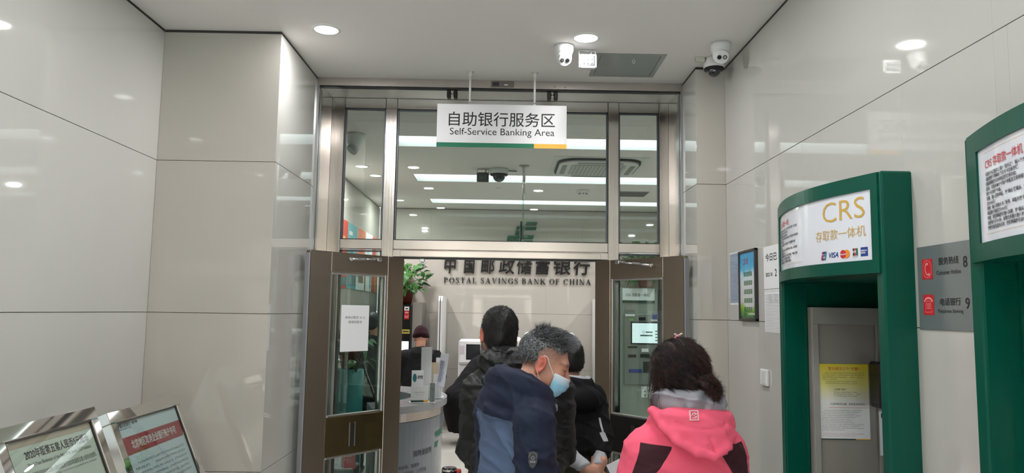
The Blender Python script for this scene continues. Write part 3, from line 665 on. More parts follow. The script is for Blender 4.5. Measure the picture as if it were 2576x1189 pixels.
    m_ = MB(); m_.box((1.690,yp,0.0),(1.705,yp+0.0125,1.708),0.002); part('panel_frame', m_, CABG, cb)
    m_ = MB(); m_.box((1.78,ya+0.06,0),(2.0,yb-0.06,0.82),0.006); m_.box((1.86,ya+0.06,0.82),(2.0,yb-0.06,1.784),0.006); bd = part('machine_body', m_, CABG, t)
    m_ = MB(); m_.prism([(1.86,1.12),(1.845,1.14),(1.858,1.52),(1.875,1.52),(1.875,1.12)],0,0.5,Matrix(((1,0,0,0),(0,0,1,ya+0.2),(0,1,0,0),(0,0,0,1)))); part('screen_bezel', m_, BLACKG, bd)
    m_ = MB(); m_.box((1.848,ya+0.25,1.18),(1.852,ya+0.65,1.47)); part('screen', m_, SCREENW, bd)
    m_ = MB(); m_.prism([(1.72,0.80),(1.70,0.84),(1.86,0.92),(1.86,0.80)],0,0.55,Matrix(((1,0,0,0),(0,0,1,ya+0.18),(0,1,0,0),(0,0,0,1)))); sh = part('keypad_shelf', m_, mat('dark_grey_plastic', rgb(70,70,72), 0.4), bd)
    for i in range(4):
        for k in range(4):
            m_ = MB(); m_.box((1.735+i*0.022,ya+0.36+k*0.03,0.857+i*0.011),(1.752+i*0.022,ya+0.384+k*0.03,0.872+i*0.011),0.002); part('key', m_, ALU, sh)
    m_ = MB(); m_.box((1.853,ya+0.66,1.0),(1.862,ya+0.80,1.05),0.003); part('card_slot', m_, BLACKG, bd)
    return t
K1 = kiosk(KIOSKS[0], 'green cash machine kiosk with curved CRS header and yellow police poster')
K2 = kiosk(KIOSKS[1], 'green cash machine kiosk cut off by the right edge of the picture')
def up_panel(n, X0, X1, Z0, Z1): return frame_m((X0,KIOSKS[0]+KW-0.1135+0.0125-0.002,Z0),(1,0,0),(0,0,1)), X1-X0, Z1-Z0
# ---- police notice on the privacy panel
M, w_, h_ = up_panel('n', 1.4285, 1.653, 1.196, 1.530)
t = thing('police_notice', 'yellow and white police warning notice inside green machine kiosk', 'notice', M @ Vector((w_/2,0,0)))
m_ = MB(); m_.box((0,0,-0.001),(w_,h_,0.0005),0,M)
pm, nt, bsdf = new_mat('yellow_white_sheet')          # sheet printed yellow at the top fading to white
tc = nt.nodes.new('ShaderNodeTexCoord'); sp = nt.nodes.new('ShaderNodeSeparateXYZ'); rp = nt.nodes.new('ShaderNodeValToRGB'); nt.links.new(tc.outputs['Generated'], sp.inputs[0]); nt.links.new(sp.outputs['Z'], rp.inputs[0]); nt.links.new(rp.outputs[0], bsdf.inputs['Base Color'])
rp.color_ramp.elements[0].position = 0.0; rp.color_ramp.elements[0].color = (*rgb(232,230,232),1); rp.color_ramp.elements[1].position = 1.0; rp.color_ramp.elements[1].color = (*rgb(226,204,40),1)
e_ = rp.color_ramp.elements.new(0.5); e_.color = (*rgb(232,230,222),1); e_ = rp.color_ramp.elements.new(0.72); e_.color = (*rgb(226,218,130),1)
bsdf.inputs['Roughness'].default_value = 0.4
sh = part('sheet', m_, pm, t)
Mp = M @ Matrix.Translation((0,0,0.0009))
m_ = MB(); textfit(m_, '警方提示三个“不要”', Mp @ Matrix.Translation((0.042,h_-0.028,0)), 0.142, 0.014, bold=0.006); part('red_title', m_, RED_P, sh)
rr = random.Random(3); m_ = MB(); scribble(m_, Mp @ Matrix.Translation((0.015,h_-0.034,0)), 0.196, 4, 0.0092, 0.0062, 0.012, 0.35, rr, 0.03); scribble(m_, Mp @ Matrix.Translation((0.03,h_-0.072,0)), 0.165, 2, 0.0085, 0.006, 0, 0.9, rr); scribble(m_, Mp @ Matrix.Translation((0.066,h_-0.120,0)), 0.125, 3, 0.0085, 0.0062, 0, 0.85, rr); part('body_print', m_, mat('grey_ink', rgb(70,68,60), 0.6), sh)
m_ = MB(); textfit(m_, '公安部门提示：', Mp @ Matrix.Translation((0.066,h_-0.117,0)), 0.058, 0.0085); textfit(m_, '汇款转账防诈骗！存取现金防抢劫！', Mp @ Matrix.Translation((0.048,h_-0.183,0)), 0.158, 0.0105); part('heading_print', m_, mat('grey_ink', rgb(70,68,60), 0.6), sh)
m_ = MB(); rect(m_, Mp, 0.04, h_-0.194, w_-0.004, h_-0.1928); part('red_rule', m_, RED_P, sh)
m_ = MB(); scribble(m_, Mp @ Matrix.Translation((0.01,h_-0.200,0)), 0.2, 12, 0.0078, 0.0045, 0.01, 0.5, rr, 0.35); part('body_print', m_, mat('grey_ink', rgb(70,68,60), 0.6), sh)
m_ = MB(); scribble(m_, Mp @ Matrix.Translation((0.012,h_-0.303,0)), 0.2, 2, 0.009, 0.0062, 0, 0.75, rr); part('red_print', m_, mat('pale_red_ink', rgb(214,150,148), 0.6), sh)
m_ = MB(); rect(m_, Mp, 0, 0, 0.158, 0.004); part('green_edge', m_, mat('deep_green_ink', rgb(20,60,48), 0.5), sh)
m_ = MB(); rect(m_, Mp, 0.158, 0, w_, 0.004); part('yellow_edge', m_, YELLOW_P, sh)
# ---- black reader and white sticker inside the first kiosk
yp = KIOSKS[0]+KW-0.112
t = thing('payment_reader', 'black plastic reader with red emblem beside the police notice', 'reader', (1.70,yp-0.06,1.34))
m_ = MB(); m_.box((1.650,yp-0.095,1.345),(1.775,yp-0.001,1.546),0.008); bd = part('housing', m_, BLACKG, t)
m_ = MB(); disc(m_, frame_m((1.672,yp-0.0955,1.40),(1,0,0),(0,0,1)), 0, 0, 0.009, 0.016); disc(m_, frame_m((1.672,yp-0.0955,1.432),(1,0,0),(0,0,1)), 0, 0, 0.009, 0.004); part('red_emblem', m_, mat('emblem_red', rgb(210,90,70), 0.4), bd)
m_ = MB(); disc(m_, frame_m((1.674,yp-0.0962,1.402),(1,0,0),(0,0,1)), 0, 0, 0.004, 0.010); part('white_emblem', m_, PAPER, bd)
t = thing('sticker', 'narrow white sticker below the black reader', 'sticker', (1.715,yp-0.002,1.13)); Mq = frame_m((1.690,yp-0.002,1.13),(1,0,0),(0,0,1))
m_ = MB(); m_.box((0,0,-0.001),(0.05,0.195,0.0006),0,Mq); sk = part('sheet', m_, PAPER, t)
m_ = MB(); Mq2 = Mq @ Matrix.Translation((0,0,0.001)); rect(m_, Mq2, 0.008, 0.165, 0.03, 0.185); [rect(m_, Mq2, 0.012, 0.02+i*0.024, 0.036, 0.034+i*0.024) for i in range(5)]; part('print', m_, INK, sk)

# ---- hotline plate
PX = XR-0.0006
t = thing('hotline_plate', 'grey metal Customer Hotline and Telephone Banking plate between the kiosks', 'sign', (PX,2.25,1.705))
m_ = MB(); m_.box((XR-0.004,2.04,1.705),(XR,2.480,1.979),0.001); pl = part('plate', m_, mat('grey_plate', rgb(146,154,156), 0.22, metal=0.55), t)
def wmx(Y, Z, off=0.0046): return frame_m((XR-off,Y,Z),(0,-1,0),(0,0,1))
for zz in (1.870,1.753):
    m_ = MB(); rect(m_, wmx(2.451,zz), 0, 0, 0.060, 0.066); part('red_square', m_, RED_P, pl)
PINK = mat('pale_line', rgb(232,150,150), 0.5)
m_ = MB(); Mh = wmx(2.421,1.903,0.005); arc(m_, Mh, 0, 0, 0.026, 0.0015, 0, 2*PI, 32, ry=0.029); stroke(m_, Mh, [(-0.004,0.018),(-0.011,0.010),(-0.012,-0.004),(-0.005,-0.016),(0.006,-0.019)], [0.006,0.004,0.004,0.004,0.006]); disc(m_, Mh, 0.000,0.017,0.006,0.004); disc(m_, Mh, 0.009,-0.018,0.006,0.004); part('handset_symbol', m_, PINK, pl)
m_ = MB(); Mh = wmx(2.421,1.786,0.005); stroke(m_, Mh, [(-0.024,0.010),(-0.014,0.020),(0.0,0.023),(0.014,0.020),(0.024,0.010)], 0.006); stroke(m_, Mh, [(-0.011,0.012),(-0.019,-0.024),(0.019,-0.024),(0.011,0.012),(-0.011,0.012)], 0.0018)
for i in range(3):
    for k in range(3): rect(m_, Mh, -0.009+i*0.0072, -0.013+k*0.0068, -0.0045+i*0.0072, -0.009+k*0.0068)
part('telephone_symbol', m_, PINK, pl)
for s_, M_, w_, h_, b_ in [('服务热线',wmx(2.356,1.912,0.005),0.104,0.024,0.006),('Customer Hotline',wmx(2.368,1.881,0.005),0.127,0.014,0),('电话银行',wmx(2.356,1.783,0.005),0.106,0.024,0.006),('Telephone Banking',wmx(2.371,1.757,0.005),0.132,0.014,0),('8',wmx(2.229,1.898,0.005),0.020,0.034,0),('9',wmx(2.226,1.772,0.005),0.020,0.034,0)]:
    m_ = MB(); textfit(m_, s_, M_, w_, h_, bold=b_); part('lettering', m_, INK, pl)

# ---- wall notices
rr = random.Random(5)
t = thing('wall_notice', 'pale blue printed table notice left of the framed poster', 'notice', (XR,4.45,1.80))
m_ = MB(); m_.box((XR-0.0012,4.30,1.803),(XR,4.568,2.121)); sh = part('sheet', m_, PAPER, t)
m_ = MB(); rect(m_, wmx(4.562,1.816,0.0016), 0, 0, 0.26, 0.298); pr = part('blue_print', m_, mat('pale_blue_print', rgb(160,174,192), 0.5), sh)
m_ = MB(); Mt = wmx(4.552,2.098,0.002); scribble(m_, Mt @ Matrix.Translation((0.02,0.008,0)), 0.2, 1, 0.008, 0.008, 0, 1, rr, 0)
for i in range(26):
    if rr.random() < 0.85: scribble(m_, Mt @ Matrix.Translation((rr.choice([0.0,0.03,0.05,0.11]),-0.02-i*0.0095,0)), rr.uniform(0.06,0.15), 1, 0.006, 0.0052, 0, 1, rr)
part('print', m_, mat('slate_ink', rgb(86,98,118), 0.6), pr)
t = thing('framed_poster', 'narrow black-framed poster with blue sky and green meadow', 'poster', (XR,4.20,1.71))
FY0, FY1, FZ0, FZ1 = 4.056, 4.347, 1.711, 2.114
m_ = MB()
for (a,b,c,d) in [(FY0,FY0+0.014,FZ0,FZ1),(FY1-0.014,FY1,FZ0,FZ1),(FY0,FY1,FZ0,FZ0+0.014),(FY0,FY1,FZ1-0.014,FZ1)]: m_.box((XR-0.02,a,c),(XR,b,d),0.003)
part('frame', m_, mat('black_frame', rgb(48,46,46), 0.35), t)
pm, nt, bsdf = new_mat('sky_meadow_print')
tc = nt.nodes.new('ShaderNodeTexCoord'); sp = nt.nodes.new('ShaderNodeSeparateXYZ'); nt.links.new(tc.outputs['Generated'], sp.inputs[0])
nz = nt.nodes.new('ShaderNodeTexNoise'); nz.inputs['Scale'].default_value = 3.0; nz.inputs['Detail'].default_value = 6; nt.links.new(tc.outputs['Generated'], nz.inputs['Vector'])
ad = nt.nodes.new('ShaderNodeMath'); ad.operation = 'MULTIPLY_ADD'; ad.inputs[1].default_value = 0.35; nt.links.new(nz.outputs['Fac'], ad.inputs[0]); nt.links.new(sp.outputs['Z'], ad.inputs[2])
rp = nt.nodes.new('ShaderNodeValToRGB'); nt.links.new(ad.outputs[0], rp.inputs[0]); nt.links.new(rp.outputs[0], bsdf.inputs['Base Color']); bsdf.inputs['Roughness'].default_value = 0.15
cr = rp.color_ramp; cr.elements[0].position = 0.19; cr.elements[0].color = (*rgb(20,84,40),1); cr.elements[1].position = 1.15 if False else 1.0; cr.elements[1].color = (*rgb(40,160,214),1)
for p_, c_ in [(0.26,rgb(70,140,40)),(0.33,rgb(150,190,60)),(0.38,rgb(206,208,206)),(0.72,rgb(214,218,222)),(0.82,rgb(196,222,232)),(0.90,rgb(70,180,222))]:
    q_ = cr.elements.new(p_); q_.color = (*c_,1)
m_ = MB(); m_.box((XR-0.012,FY0+0.012,FZ0+0.012),(XR-0.006,FY1-0.012,FZ1-0.012)); ps = part('print', m_, pm, t)
Mq = wmx(FY1-0.014,FZ0+0.014,0.0124)
m_ = MB(); scribble(m_, Mq @ Matrix.Translation((0.055,0.356,0.0002)), 0.150, 1, 0.048, 0.048, 0, 1, random.Random(12), 0); part('red_title', m_, RED_P, ps)
m_ = MB()
for i in range(5):
    for k in range(4):
        a = 0.072+k*0.036; z = 0.238-i*0.05
        for q in range(4): rect(m_, Mq, a, z+q*0.007, a+0.028, z+q*0.007+0.0042)
        rect(m_, Mq, a+0.002, z, a+0.007, z+0.026); rect(m_, Mq, a+0.019, z, a+0.024, z+0.026)
part('green_lettering', m_, mat('meadow_ink', rgb(60,128,62), 0.5), ps)
m_ = MB(); rect(m_, Mq, 0.14, 0.02, 0.255, 0.03); part('caption_bar', m_, mat('pale_caption', rgb(180,200,170), 0.5), ps)
t = thing('wall_notice', 'white paper dated 2021 in bold type beside the green kiosk', 'notice', (XR,3.80,1.88))
m_ = MB(); m_.box((XR-0.0012,3.66,1.883),(XR,3.965,2.108)); sh = part('sheet', m_, PAPER, t)
for s_, M_, w_, h_, b_ in [('今日已',wmx(3.935,2.028,0.002),0.165,0.042,0.01),('2021',wmx(3.935,1.948,0.002),0.062,0.020,0.012),('年',wmx(3.862,1.946,0.002),0.030,0.022,0),('2',wmx(3.800,1.945,0.002),0.024,0.038,0.012)]:
    m_ = MB(); textfit(m_, s_, M_, w_, h_, bold=b_); part('lettering', m_, INK, sh)
t = thing('wall_notice', 'white paper with a ruled table below the dated notice', 'notice', (XR,3.80,1.65))
m_ = MB(); m_.box((XR-0.0012,3.66,1.656),(XR,3.962,1.878)); sh = part('sheet', m_, PAPER, t)
m_ = MB(); Mq = wmx(3.950,1.662,0.002)
for i in range(25): rect(m_, Mq, 0.0, i*0.0078, 0.28, i*0.0078+0.0012)
scribble(m_, Mq @ Matrix.Translation((0.0,0.212,0)), 0.25, 1, 0.006, 0.005, 0, 1, rr); [scribble(m_, Mq @ Matrix.Translation((0.06+k*0.08,0.196,0)), 0.05, 6, 0.0078, 0.005, 0, 1, rr, 0.5) for k in range(2)]
part('print', m_, mat('pale_grey_ink', rgb(140,140,146), 0.6), sh)
t = thing('wall_switch', 'small white switch box on the wall beside the pink jacket', 'switch', (XR,3.97,1.373))
m_ = MB(); m_.box((XR-0.016,3.915,1.373),(XR,4.015,1.459),0.004); part('cover', m_, WHITEP, t)
m_ = MB(); m_.box((XR-0.0185,3.93,1.383),(XR-0.0155,3.985,1.449),0.002); part('rocker', m_, mat('switch_rocker', rgb(222,222,222), 0.3), t)

# ---- paper notice on the left door
t = thing('door_notice', 'white paper notice taped to the glass of the left door', 'notice', DL.location)
t.rotation_euler = DL.rotation_euler; t.location = (wm(DL) @ Vector((0.4115,0.0055,1.463))); bpy.context.view_layer.update()
m_ = MB(); m_.box((-0.117,0.0,0),(0.117,0.0012,0.307)); sh = part('sheet', m_, PAPER, t, world=False)
Mn = Matrix(((-1,0,0,0),(0,0,1,0.0016),(0,1,0,0),(0,0,0,1)))
for s_, x_, z_, w_ in [('本网点限流 10 人',-0.085,0.216,0.17),('感谢您配合',-0.056,0.186,0.115)]:
    m_ = MB(); textfit(m_, s_, Mn @ Matrix.Translation((x_,z_,0)), w_, 0.018); part('lettering', m_, mat('grey_print', rgb(64,66,74), 0.6), sh, world=False)

# ---- poster stands along the left wall (tilted back towards the wall, facing +X)
def poster_stand(label, yn, yf, ztop, xtop, kind):
    tilt = math.radians(23); Wd = yf-yn; Hh = 0.86
    up = Vector((-math.sin(tilt),0,math.cos(tilt))); rt = Vector((0,1,0)); top = Vector((xtop,0,ztop))
    bot = top-up*Hh
    base = (bot.x-0.02, (yn+yf)/2, 0)
    t = thing('poster_stand', label, 'poster stand', base, group='steel poster stands')
    # local frame: x along the wall away from the viewer, y up the board, z outwards
    M = frame_m((bot.x,yn,bot.z), rt, up)          # u x v = rt x up -> points to +X?
    if (rt.cross(up)).x < 0: M = frame_m((bot.x,yf,bot.z), -rt, up)
    fw, dp = 0.05, 0.045
    for (a,b,c,d) in [(0,Wd,Hh-fw,Hh),(0,Wd,0,fw),(0,fw,fw,Hh-fw),(Wd-fw,Wd,fw,Hh-fw)]:
        m_ = MB(); m_.box((a,c,-dp),(b,d,0.0),0.003,M); part('frame_bar', m_, CHROME, t)
    m_ = MB(); m_.box((fw-0.004,fw-0.004,-0.018),(Wd-fw+0.004,Hh-fw+0.004,-0.012),0,M); bd = part('poster_sheet', m_, mat('poster_cream', rgb(226,228,218), 0.5) if kind == 0 else mat('poster_bluewhite', rgb(216,224,232), 0.5), t)
    m_ = MB()
    for (a,b,c,d) in [(fw,Wd-fw,Hh-fw-0.006,Hh-fw),(fw,fw+0.006,fw,Hh-fw),(Wd-fw-0.006,Wd-fw,fw,Hh-fw)]: m_.box((a,c,-0.012),(b,d,-0.004),0,M)
    part('inner_lip', m_, mat('dark_lip', rgb(70,66,62), 0.3, metal=0.8), t)
    m_ = MB(); m_.box((fw,fw,-0.0105),(Wd-fw,Hh-fw,-0.0085),0,M); part('cover_sheet', m_, GLASS2, t)
    m_ = MB(); m_.tube([(bot.x-0.03,(yn+yf)/2,bot.z+0.25),(bot.x-0.03,(yn+yf)/2,0.03)],0.022,14); part('post', m_, CHROME, t)
    m_ = MB(); m_.lathe([(0.18,0),(0.18,0.012),(0.03,0.03)],32,Matrix.Translation((bot.x-0.03,(yn+yf)/2,0))); part('base', m_, CHROME, t)
    Mi = M @ Matrix.Translation((fw,Hh-fw,-0.0115)); iw = Wd-2*fw; rr = random.Random(9+kind)
    DK = mat('plum_ink', rgb(62,44,66), 0.6); GR = mat('grey_print', rgb(64,66,74), 0.6)
    if kind == 0:
        m_ = MB(); rect(m_, Mi, 0, -0.016, iw, 0.0, 0.0002); rect(m_, Mi, 0, -0.03, iw, -0.016, 0.0001); part('brown_edge', m_, mat('peach_print', rgb(206,182,166), 0.5), bd)
        m_ = MB(); textfit(m_, '2020年版第五套人民币5元纸币', Mi @ Matrix.Translation((0.085,-0.078,0.0006)), iw-0.13, 0.034, bold=0.014); part('title', m_, DK, bd)
        m_ = MB(); textfit(m_, 'The 5-Yuan Banknote of the Fifth RMB Series (2020 Edition)', Mi @ Matrix.Translation((0.085,-0.107,0.0006)), iw-0.13, 0.017); part('subtitle', m_, GR, bd)
        m_ = MB(); textfit(m_, '中国人民银行定于2020年11月5日起发行2020年版第五套人民币5元纸币。', Mi @ Matrix.Translation((0.055,-0.142,0.0006)), iw-0.08, 0.019); scribble(m_, Mi @ Matrix.Translation((0.055,-0.144,0.0006)), iw-0.09, 1, 0.012, 0.007, 0, 1, rr); part('print', m_, GR, bd)
        m_ = MB(); textfit(m_, '票面特征', Mi @ Matrix.Translation((iw/2-0.04,-0.196,0.0006)), 0.085, 0.020, bold=0.015); textfit(m_, 'Design Features', Mi @ Matrix.Translation((iw/2-0.035,-0.208,0.0006)), 0.075, 0.008); part('red_heading', m_, RED_P, bd)
        m_ = MB(); scribble(m_, Mi @ Matrix.Translation((0.04,-0.212,0.0006)), iw-0.06, 2, 0.021, 0.015, 0.03, 0.95, rr, 0.03); scribble(m_, Mi @ Matrix.Translation((0.04,-0.258,0.0006)), iw-0.06, 3, 0.013, 0.007, 0, 0.5, rr, 0.03); scribble(m_, Mi @ Matrix.Translation((0.04,-0.32,0.0006)), iw-0.06, 18, 0.022, 0.015, 0, 0.5, rr, 0.1); part('print', m_, GR, bd)
    else:
        m_ = MB(); textfit(m_, '中国人民银行', Mi @ Matrix.Translation((0.012,-0.028,0.0006)), 0.11, 0.020, bold=0.01); textfit(m_, '营业管理部', Mi @ Matrix.Translation((0.135,-0.024,0.0006)), 0.05, 0.012, bold=0.02); part('heading', m_, DK, bd)
        m_ = MB(); textfit(m_, 'THE PEOPLE\'S BANK OF CHINA', Mi @ Matrix.Translation((0.012,-0.038,0.0006)), 0.11, 0.006); part('heading_caption', m_, BLUE_P, bd)
        m_ = MB(); m_.add([(0.012,-0.150,0.0004),(iw-0.02,-0.150,0.0004),(iw-0.008,-0.125,0.0004),(iw-0.008,-0.072,0.0004),(0.012,-0.072,0.0004)], [(0,1,2,3,4)], Mi); bn = part('red_banner', m_, mat('crimson_banner', rgb(168,40,58), 0.5), bd)
        m_ = MB(); textfit(m_, '北京地区取消企业银行账户许可', Mi @ Matrix.Translation((0.075,-0.130,0.0008)), iw-0.15, 0.040, bold=0.014); part('banner_title', m_, PAPER, bn)
        m_ = MB(); scribble(m_, Mi @ Matrix.Translation((0.045,-0.175,0.0006)), iw-0.08, 7, 0.0235, 0.0135, 0.03, 0.8, rr, 0.03); scribble(m_, Mi @ Matrix.Translation((0.045,-0.355,0.0006)), iw-0.08, 12, 0.0235, 0.0135, 0.03, 0.5, rr, 0.05); part('print', m_, mat('violet_grey_ink', rgb(92,92,116), 0.6), bd)
    return t
poster_stand('chrome poster stand announcing the new 5-yuan note at lower left corner', 2.455, 3.069, 1.338, -1.65, 0)
poster_stand('chrome poster stand with crimson banner in front of left pier', 3.165, 3.843, 1.298, -1.65, 1)
# ================================================================== BANKING HALL OBJECTS
# ---- lettering on the back wall
CALL = mat('black_metal_letter', rgb(24,22,22), 0.3)
wl = thing('wall_lettering', 'black raised bank name in Chinese and English on back wall', 'sign', (0.25,YB,2.17))
ZCH, HCH = 2.318, 0.262
for ch, px0, px1 in [('中',-0.930,-0.745),('国',-0.625,-0.455),('邮',-0.360,-0.140),('政',-0.085,0.165),('储',0.195,0.435),('蓄',0.485,0.715),('银',0.765,1.030),('行',1.070,1.330)]:
    m_ = MB(); vs, fs = text_mb(ch, 1.0, Matrix.Identity(4), bold=0.022 if ch in '中国行' else 0.011, extr=0.02, res=3, shear=0.08); a = np.array(vs); lo, hi = a.min(0), a.max(0)
    Mx = frame_m((px0,YB-0.022,ZCH),(1,0,0),(0,0,1))
    m_.add([((x-lo[0])/(hi[0]-lo[0])*(px1-px0), (y-lo[1])/(hi[1]-lo[1])*HCH, z*0.6) for x,y,z in vs], fs, Mx); part('character', m_, CALL, wl)
def ring(cx, cy, rx, ry, tx, ty, a0=0, a1=2*PI, n=24):
    out = []
    for i in range(n):
        p, q = a0+(a1-a0)*i/n, a0+(a1-a0)*(i+1)/n
        out.append([(cx+(rx-tx)*math.cos(p),cy+(ry-ty)*math.sin(p)),(cx+rx*math.cos(p),cy+ry*math.sin(p)),(cx+rx*math.cos(q),cy+ry*math.sin(q)),(cx+(rx-tx)*math.cos(q),cy+(ry-ty)*math.sin(q))])
    return out
def R_(x0,y0,x1,y1): return [[(x0,y0),(x1,y0),(x1,y1),(x0,y1)]]
def Q_(x0,x1,wd,X0,X1,W2): return [[(x0,0),(x0+wd,0),(X0+W2,1),(X0,1)]]
TK, TN, SF = 0.15, 0.05, 0.045
def stem(x): return R_(x,0,x+TK,1)+R_(x-0.07,0,x+TK+0.07,SF)+R_(x-0.07,1-SF,x+TK+0.07,1)
def diag(xa, xb, wd): return [[(xa,0),(xa+wd,0),(xb+wd,1),(xb,1)]]
SERIF = {
 'P': (0.66, stem(0.08)+ring(0.26,0.73,0.36,0.27,0.14,TN,-PI/2,PI/2,12)),
 'O': (0.84, ring(0.42,0.5,0.40,0.51,0.15,TN)),
 'S': (0.60, ring(0.29,0.74,0.23,0.27,0.10,TN,0.35,PI*1.35,14)+ring(0.30,0.25,0.25,0.26,0.12,TN,-PI*0.85,PI*0.45,16)+[[(0.12,0.60),(0.22,0.66),(0.45,0.40),(0.38,0.34)]]+R_(0.47,0.70,0.51,0.97)+R_(0.04,0.03,0.08,0.30)),
 'T': (0.74, R_(0.30,0,0.45,1)+R_(0.22,0,0.53,SF)+R_(0.04,0.95,0.71,1)+R_(0.04,0.74,0.08,1)+R_(0.67,0.74,0.71,1)),
 'A': (0.84, [[(0.08,0),(0.14,0),(0.43,0.98),(0.37,1.0)]]+[[(0.58,0),(0.75,0),(0.46,1.0),(0.36,1.0)]]+R_(0.20,0.33,0.60,0.38)+R_(0.0,0,0.22,SF)+R_(0.50,0,0.84,SF)),
 'L': (0.68, stem(0.08)+R_(0.1,0,0.62,TN)+R_(0.58,0,0.63,0.28)),
 'V': (0.84, [[(0.36,0),(0.44,0),(0.25,1),(0.09,1)]]+[[(0.38,0),(0.43,0.0),(0.74,1),(0.68,1)]]+R_(0.0,1-SF,0.34,1)+R_(0.60,1-SF,0.84,1)),
 'I': (0.36, stem(0.10)),
 'N': (0.86, R_(0.12,0,0.17,1)+R_(0.69,0,0.74,1)+[[(0.60,0),(0.74,0),(0.20,1),(0.06,1)]]+R_(0.03,0,0.27,SF)+R_(0.58,1-SF,0.84,1)),
 'G': (0.84, ring(0.42,0.5,0.40,0.51,0.15,TN,0.55,2*PI-0.5,24)+R_(0.62,0.03,0.77,0.42)+R_(0.54,0.38,0.84,0.43)+R_(0.72,0.70,0.76,0.97)),
 'B': (0.70, stem(0.08)+ring(0.25,0.75,0.34,0.25,0.13,TN,-PI/2,PI/2,12)+ring(0.25,0.26,0.40,0.26,0.15,TN,-PI/2,PI/2,12)),
 'K': (0.84, stem(0.08)+[[(0.22,0.42),(0.28,0.38),(0.70,1),(0.62,1)]]+[[(0.62,0),(0.82,0),(0.42,0.62),(0.32,0.52)]]+R_(0.54,1-SF,0.80,1)+R_(0.54,0,0.86,SF)),
 'F': (0.64, stem(0.08)+R_(0.1,0.95,0.60,1)+R_(0.56,0.72,0.60,1)+R_(0.2,0.48,0.47,0.53)+R_(0.43,0.40,0.47,0.62)),
 'C': (0.80, ring(0.42,0.5,0.40,0.51,0.15,TN,0.6,2*PI-0.6,24)+R_(0.70,0.68,0.74,0.97)),
 'H': (0.86, stem(0.08)+stem(0.60)+R_(0.2,0.48,0.64,0.53)),
}
s_ = 'POSTAL SAVINGS BANK OF CHINA'; SPC, WSP = 0.17, 0.42
tot = sum((SERIF[c][0]+SPC) if c != ' ' else WSP for c in s_)-SPC
LX0, LX1, CAP = -0.930, 1.350, 0.088; kx = (LX1-LX0)/tot; x = LX0
for c in s_:
    if c == ' ': x += WSP*kx; continue
    wdt, polys = SERIF[c]; m_ = MB(); Mx = frame_m((x,YB-0.016,2.168),(1,0,0),(0,0,1))
    for p in polys: m_.prism([(a*kx,b*CAP) for a,b in p], -0.005, 0.005, Mx)
    part('letter', m_, CALL, wl); x += (wdt+SPC)*kx

# ---- green emblem on the back wall above the lettering
LG = mat('emblem_green', rgb(10,92,64), 0.3)
t = thing('wall_emblem', 'dark green bank emblem of slanted bars high on back wall', 'emblem', (0.26,YB,2.6))
for (x0,x1,z0,z1,sl) in [(0.32,0.49,3.085,3.135,0.02),(0.31,0.48,3.01,3.058,0.02),(0.27,0.44,2.87,2.925,0.02),(0.28,0.42,2.80,2.843,0.015),(0.25,0.40,2.70,2.76,0.02)]:
    m_ = MB(); m_.prism([(x0,z0),(x1,z0),(x1+sl,z1),(x0+sl,z1)],0.0,0.03,frame_m((0,YB-0.03,0),(1,0,0),(0,0,1))@Matrix.Translation((0,0,-0.03))); part('bar', m_, LG, t)
def plate(x0,x1,z0,z1,slots,sl=0.03):
    Mx = frame_m((0,YB-0.03,0),(1,0,0),(0,0,1))@Matrix.Translation((0,0,-0.03)); m_ = MB()
    sk = lambda x,z: (x+(z-z0)/(z1-z0)*sl, z)
    zs = sorted(set([z0,z1]+[v for s in slots for v in s[2:]])); 
    for a,b in zip(zs[:-1],zs[1:]):
        cuts = sorted([(s[0],s[1]) for s in slots if s[2] <= a+1e-6 and s[3] >= b-1e-6]); x = x0
        for c0,c1 in cuts+[(x1,x1)]:
            if c0 > x: m_.prism([sk(x,a),sk(c0,a),sk(c0,b),sk(x,b)],0,0.03,Mx)
            x = c1
    part('slotted_plate', m_, LG, t)
plate(0.16,0.28,2.925,3.065,[(0.18,0.26,2.995,3.015),(0.175,0.26,2.935,2.945)])
plate(0.015,0.265,2.70,2.915,[(0.05,0.13,2.853,2.872),(0.155,0.235,2.853,2.872),(0.05,0.13,2.77,2.79),(0.155,0.235,2.77,2.79)])

# ---- ceiling equipment of the hall
t = thing('air_conditioner', 'white four-way cassette air conditioner in the hall ceiling', 'air conditioner', (0.97,7.95,ZC))
def rrect(cx, cy, w, h, r, n=6):
    return [(cx+sx*(w/2-r)+r*math.cos(a), cy+sy*(h/2-r)+r*math.sin(a)) for (sx,sy,a0) in ((1,1,0),(-1,1,PI/2),(-1,-1,PI),(1,-1,3*PI/2)) for a in np.linspace(a0,a0+PI/2,n)]
cx, cy = 0.985, 7.93
m_ = MB(); m_.prism(rrect(cx,cy,0.98,1.02,0.03),ZC-0.006,ZC); part('trim_plate', m_, WHITEP, t)
m_ = MB(); m_.prism(rrect(cx,cy,0.88,0.92,0.2),ZC-0.026,ZC-0.006); part('dark_gap', m_, BLACK, t)
m_ = MB(); m_.prism(rrect(cx,cy,0.84,0.88,0.2),ZC-0.040,ZC-0.026); pn = part('panel', m_, WHITEP, t)
m_ = MB(); m_.prism(rrect(cx,cy,0.58,0.58,0.09),ZC-0.044,ZC-0.040); gr = part('grille', m_, mat('grille_grey', rgb(170,172,170), 0.5), pn)
for i in range(14):
    m_ = MB(); m_.box((cx-0.27+i*0.0415,cy-0.26,ZC-0.048),(cx-0.262+i*0.0415,cy+0.26,ZC-0.044)); part('slat', m_, WHITEP, gr)
for (dx,dy,w,h) in [(0,-0.365,0.48,0.05),(0,0.365,0.48,0.05),(-0.36,0,0.05,0.48),(0.36,0,0.05,0.48)]:
    m_ = MB(); m_.prism(rrect(cx+dx,cy+dy,w,h,0.02),ZC-0.045,ZC-0.0405); part('outlet_flap', m_, mat('flap_grey', rgb(150,152,150), 0.4), pn)
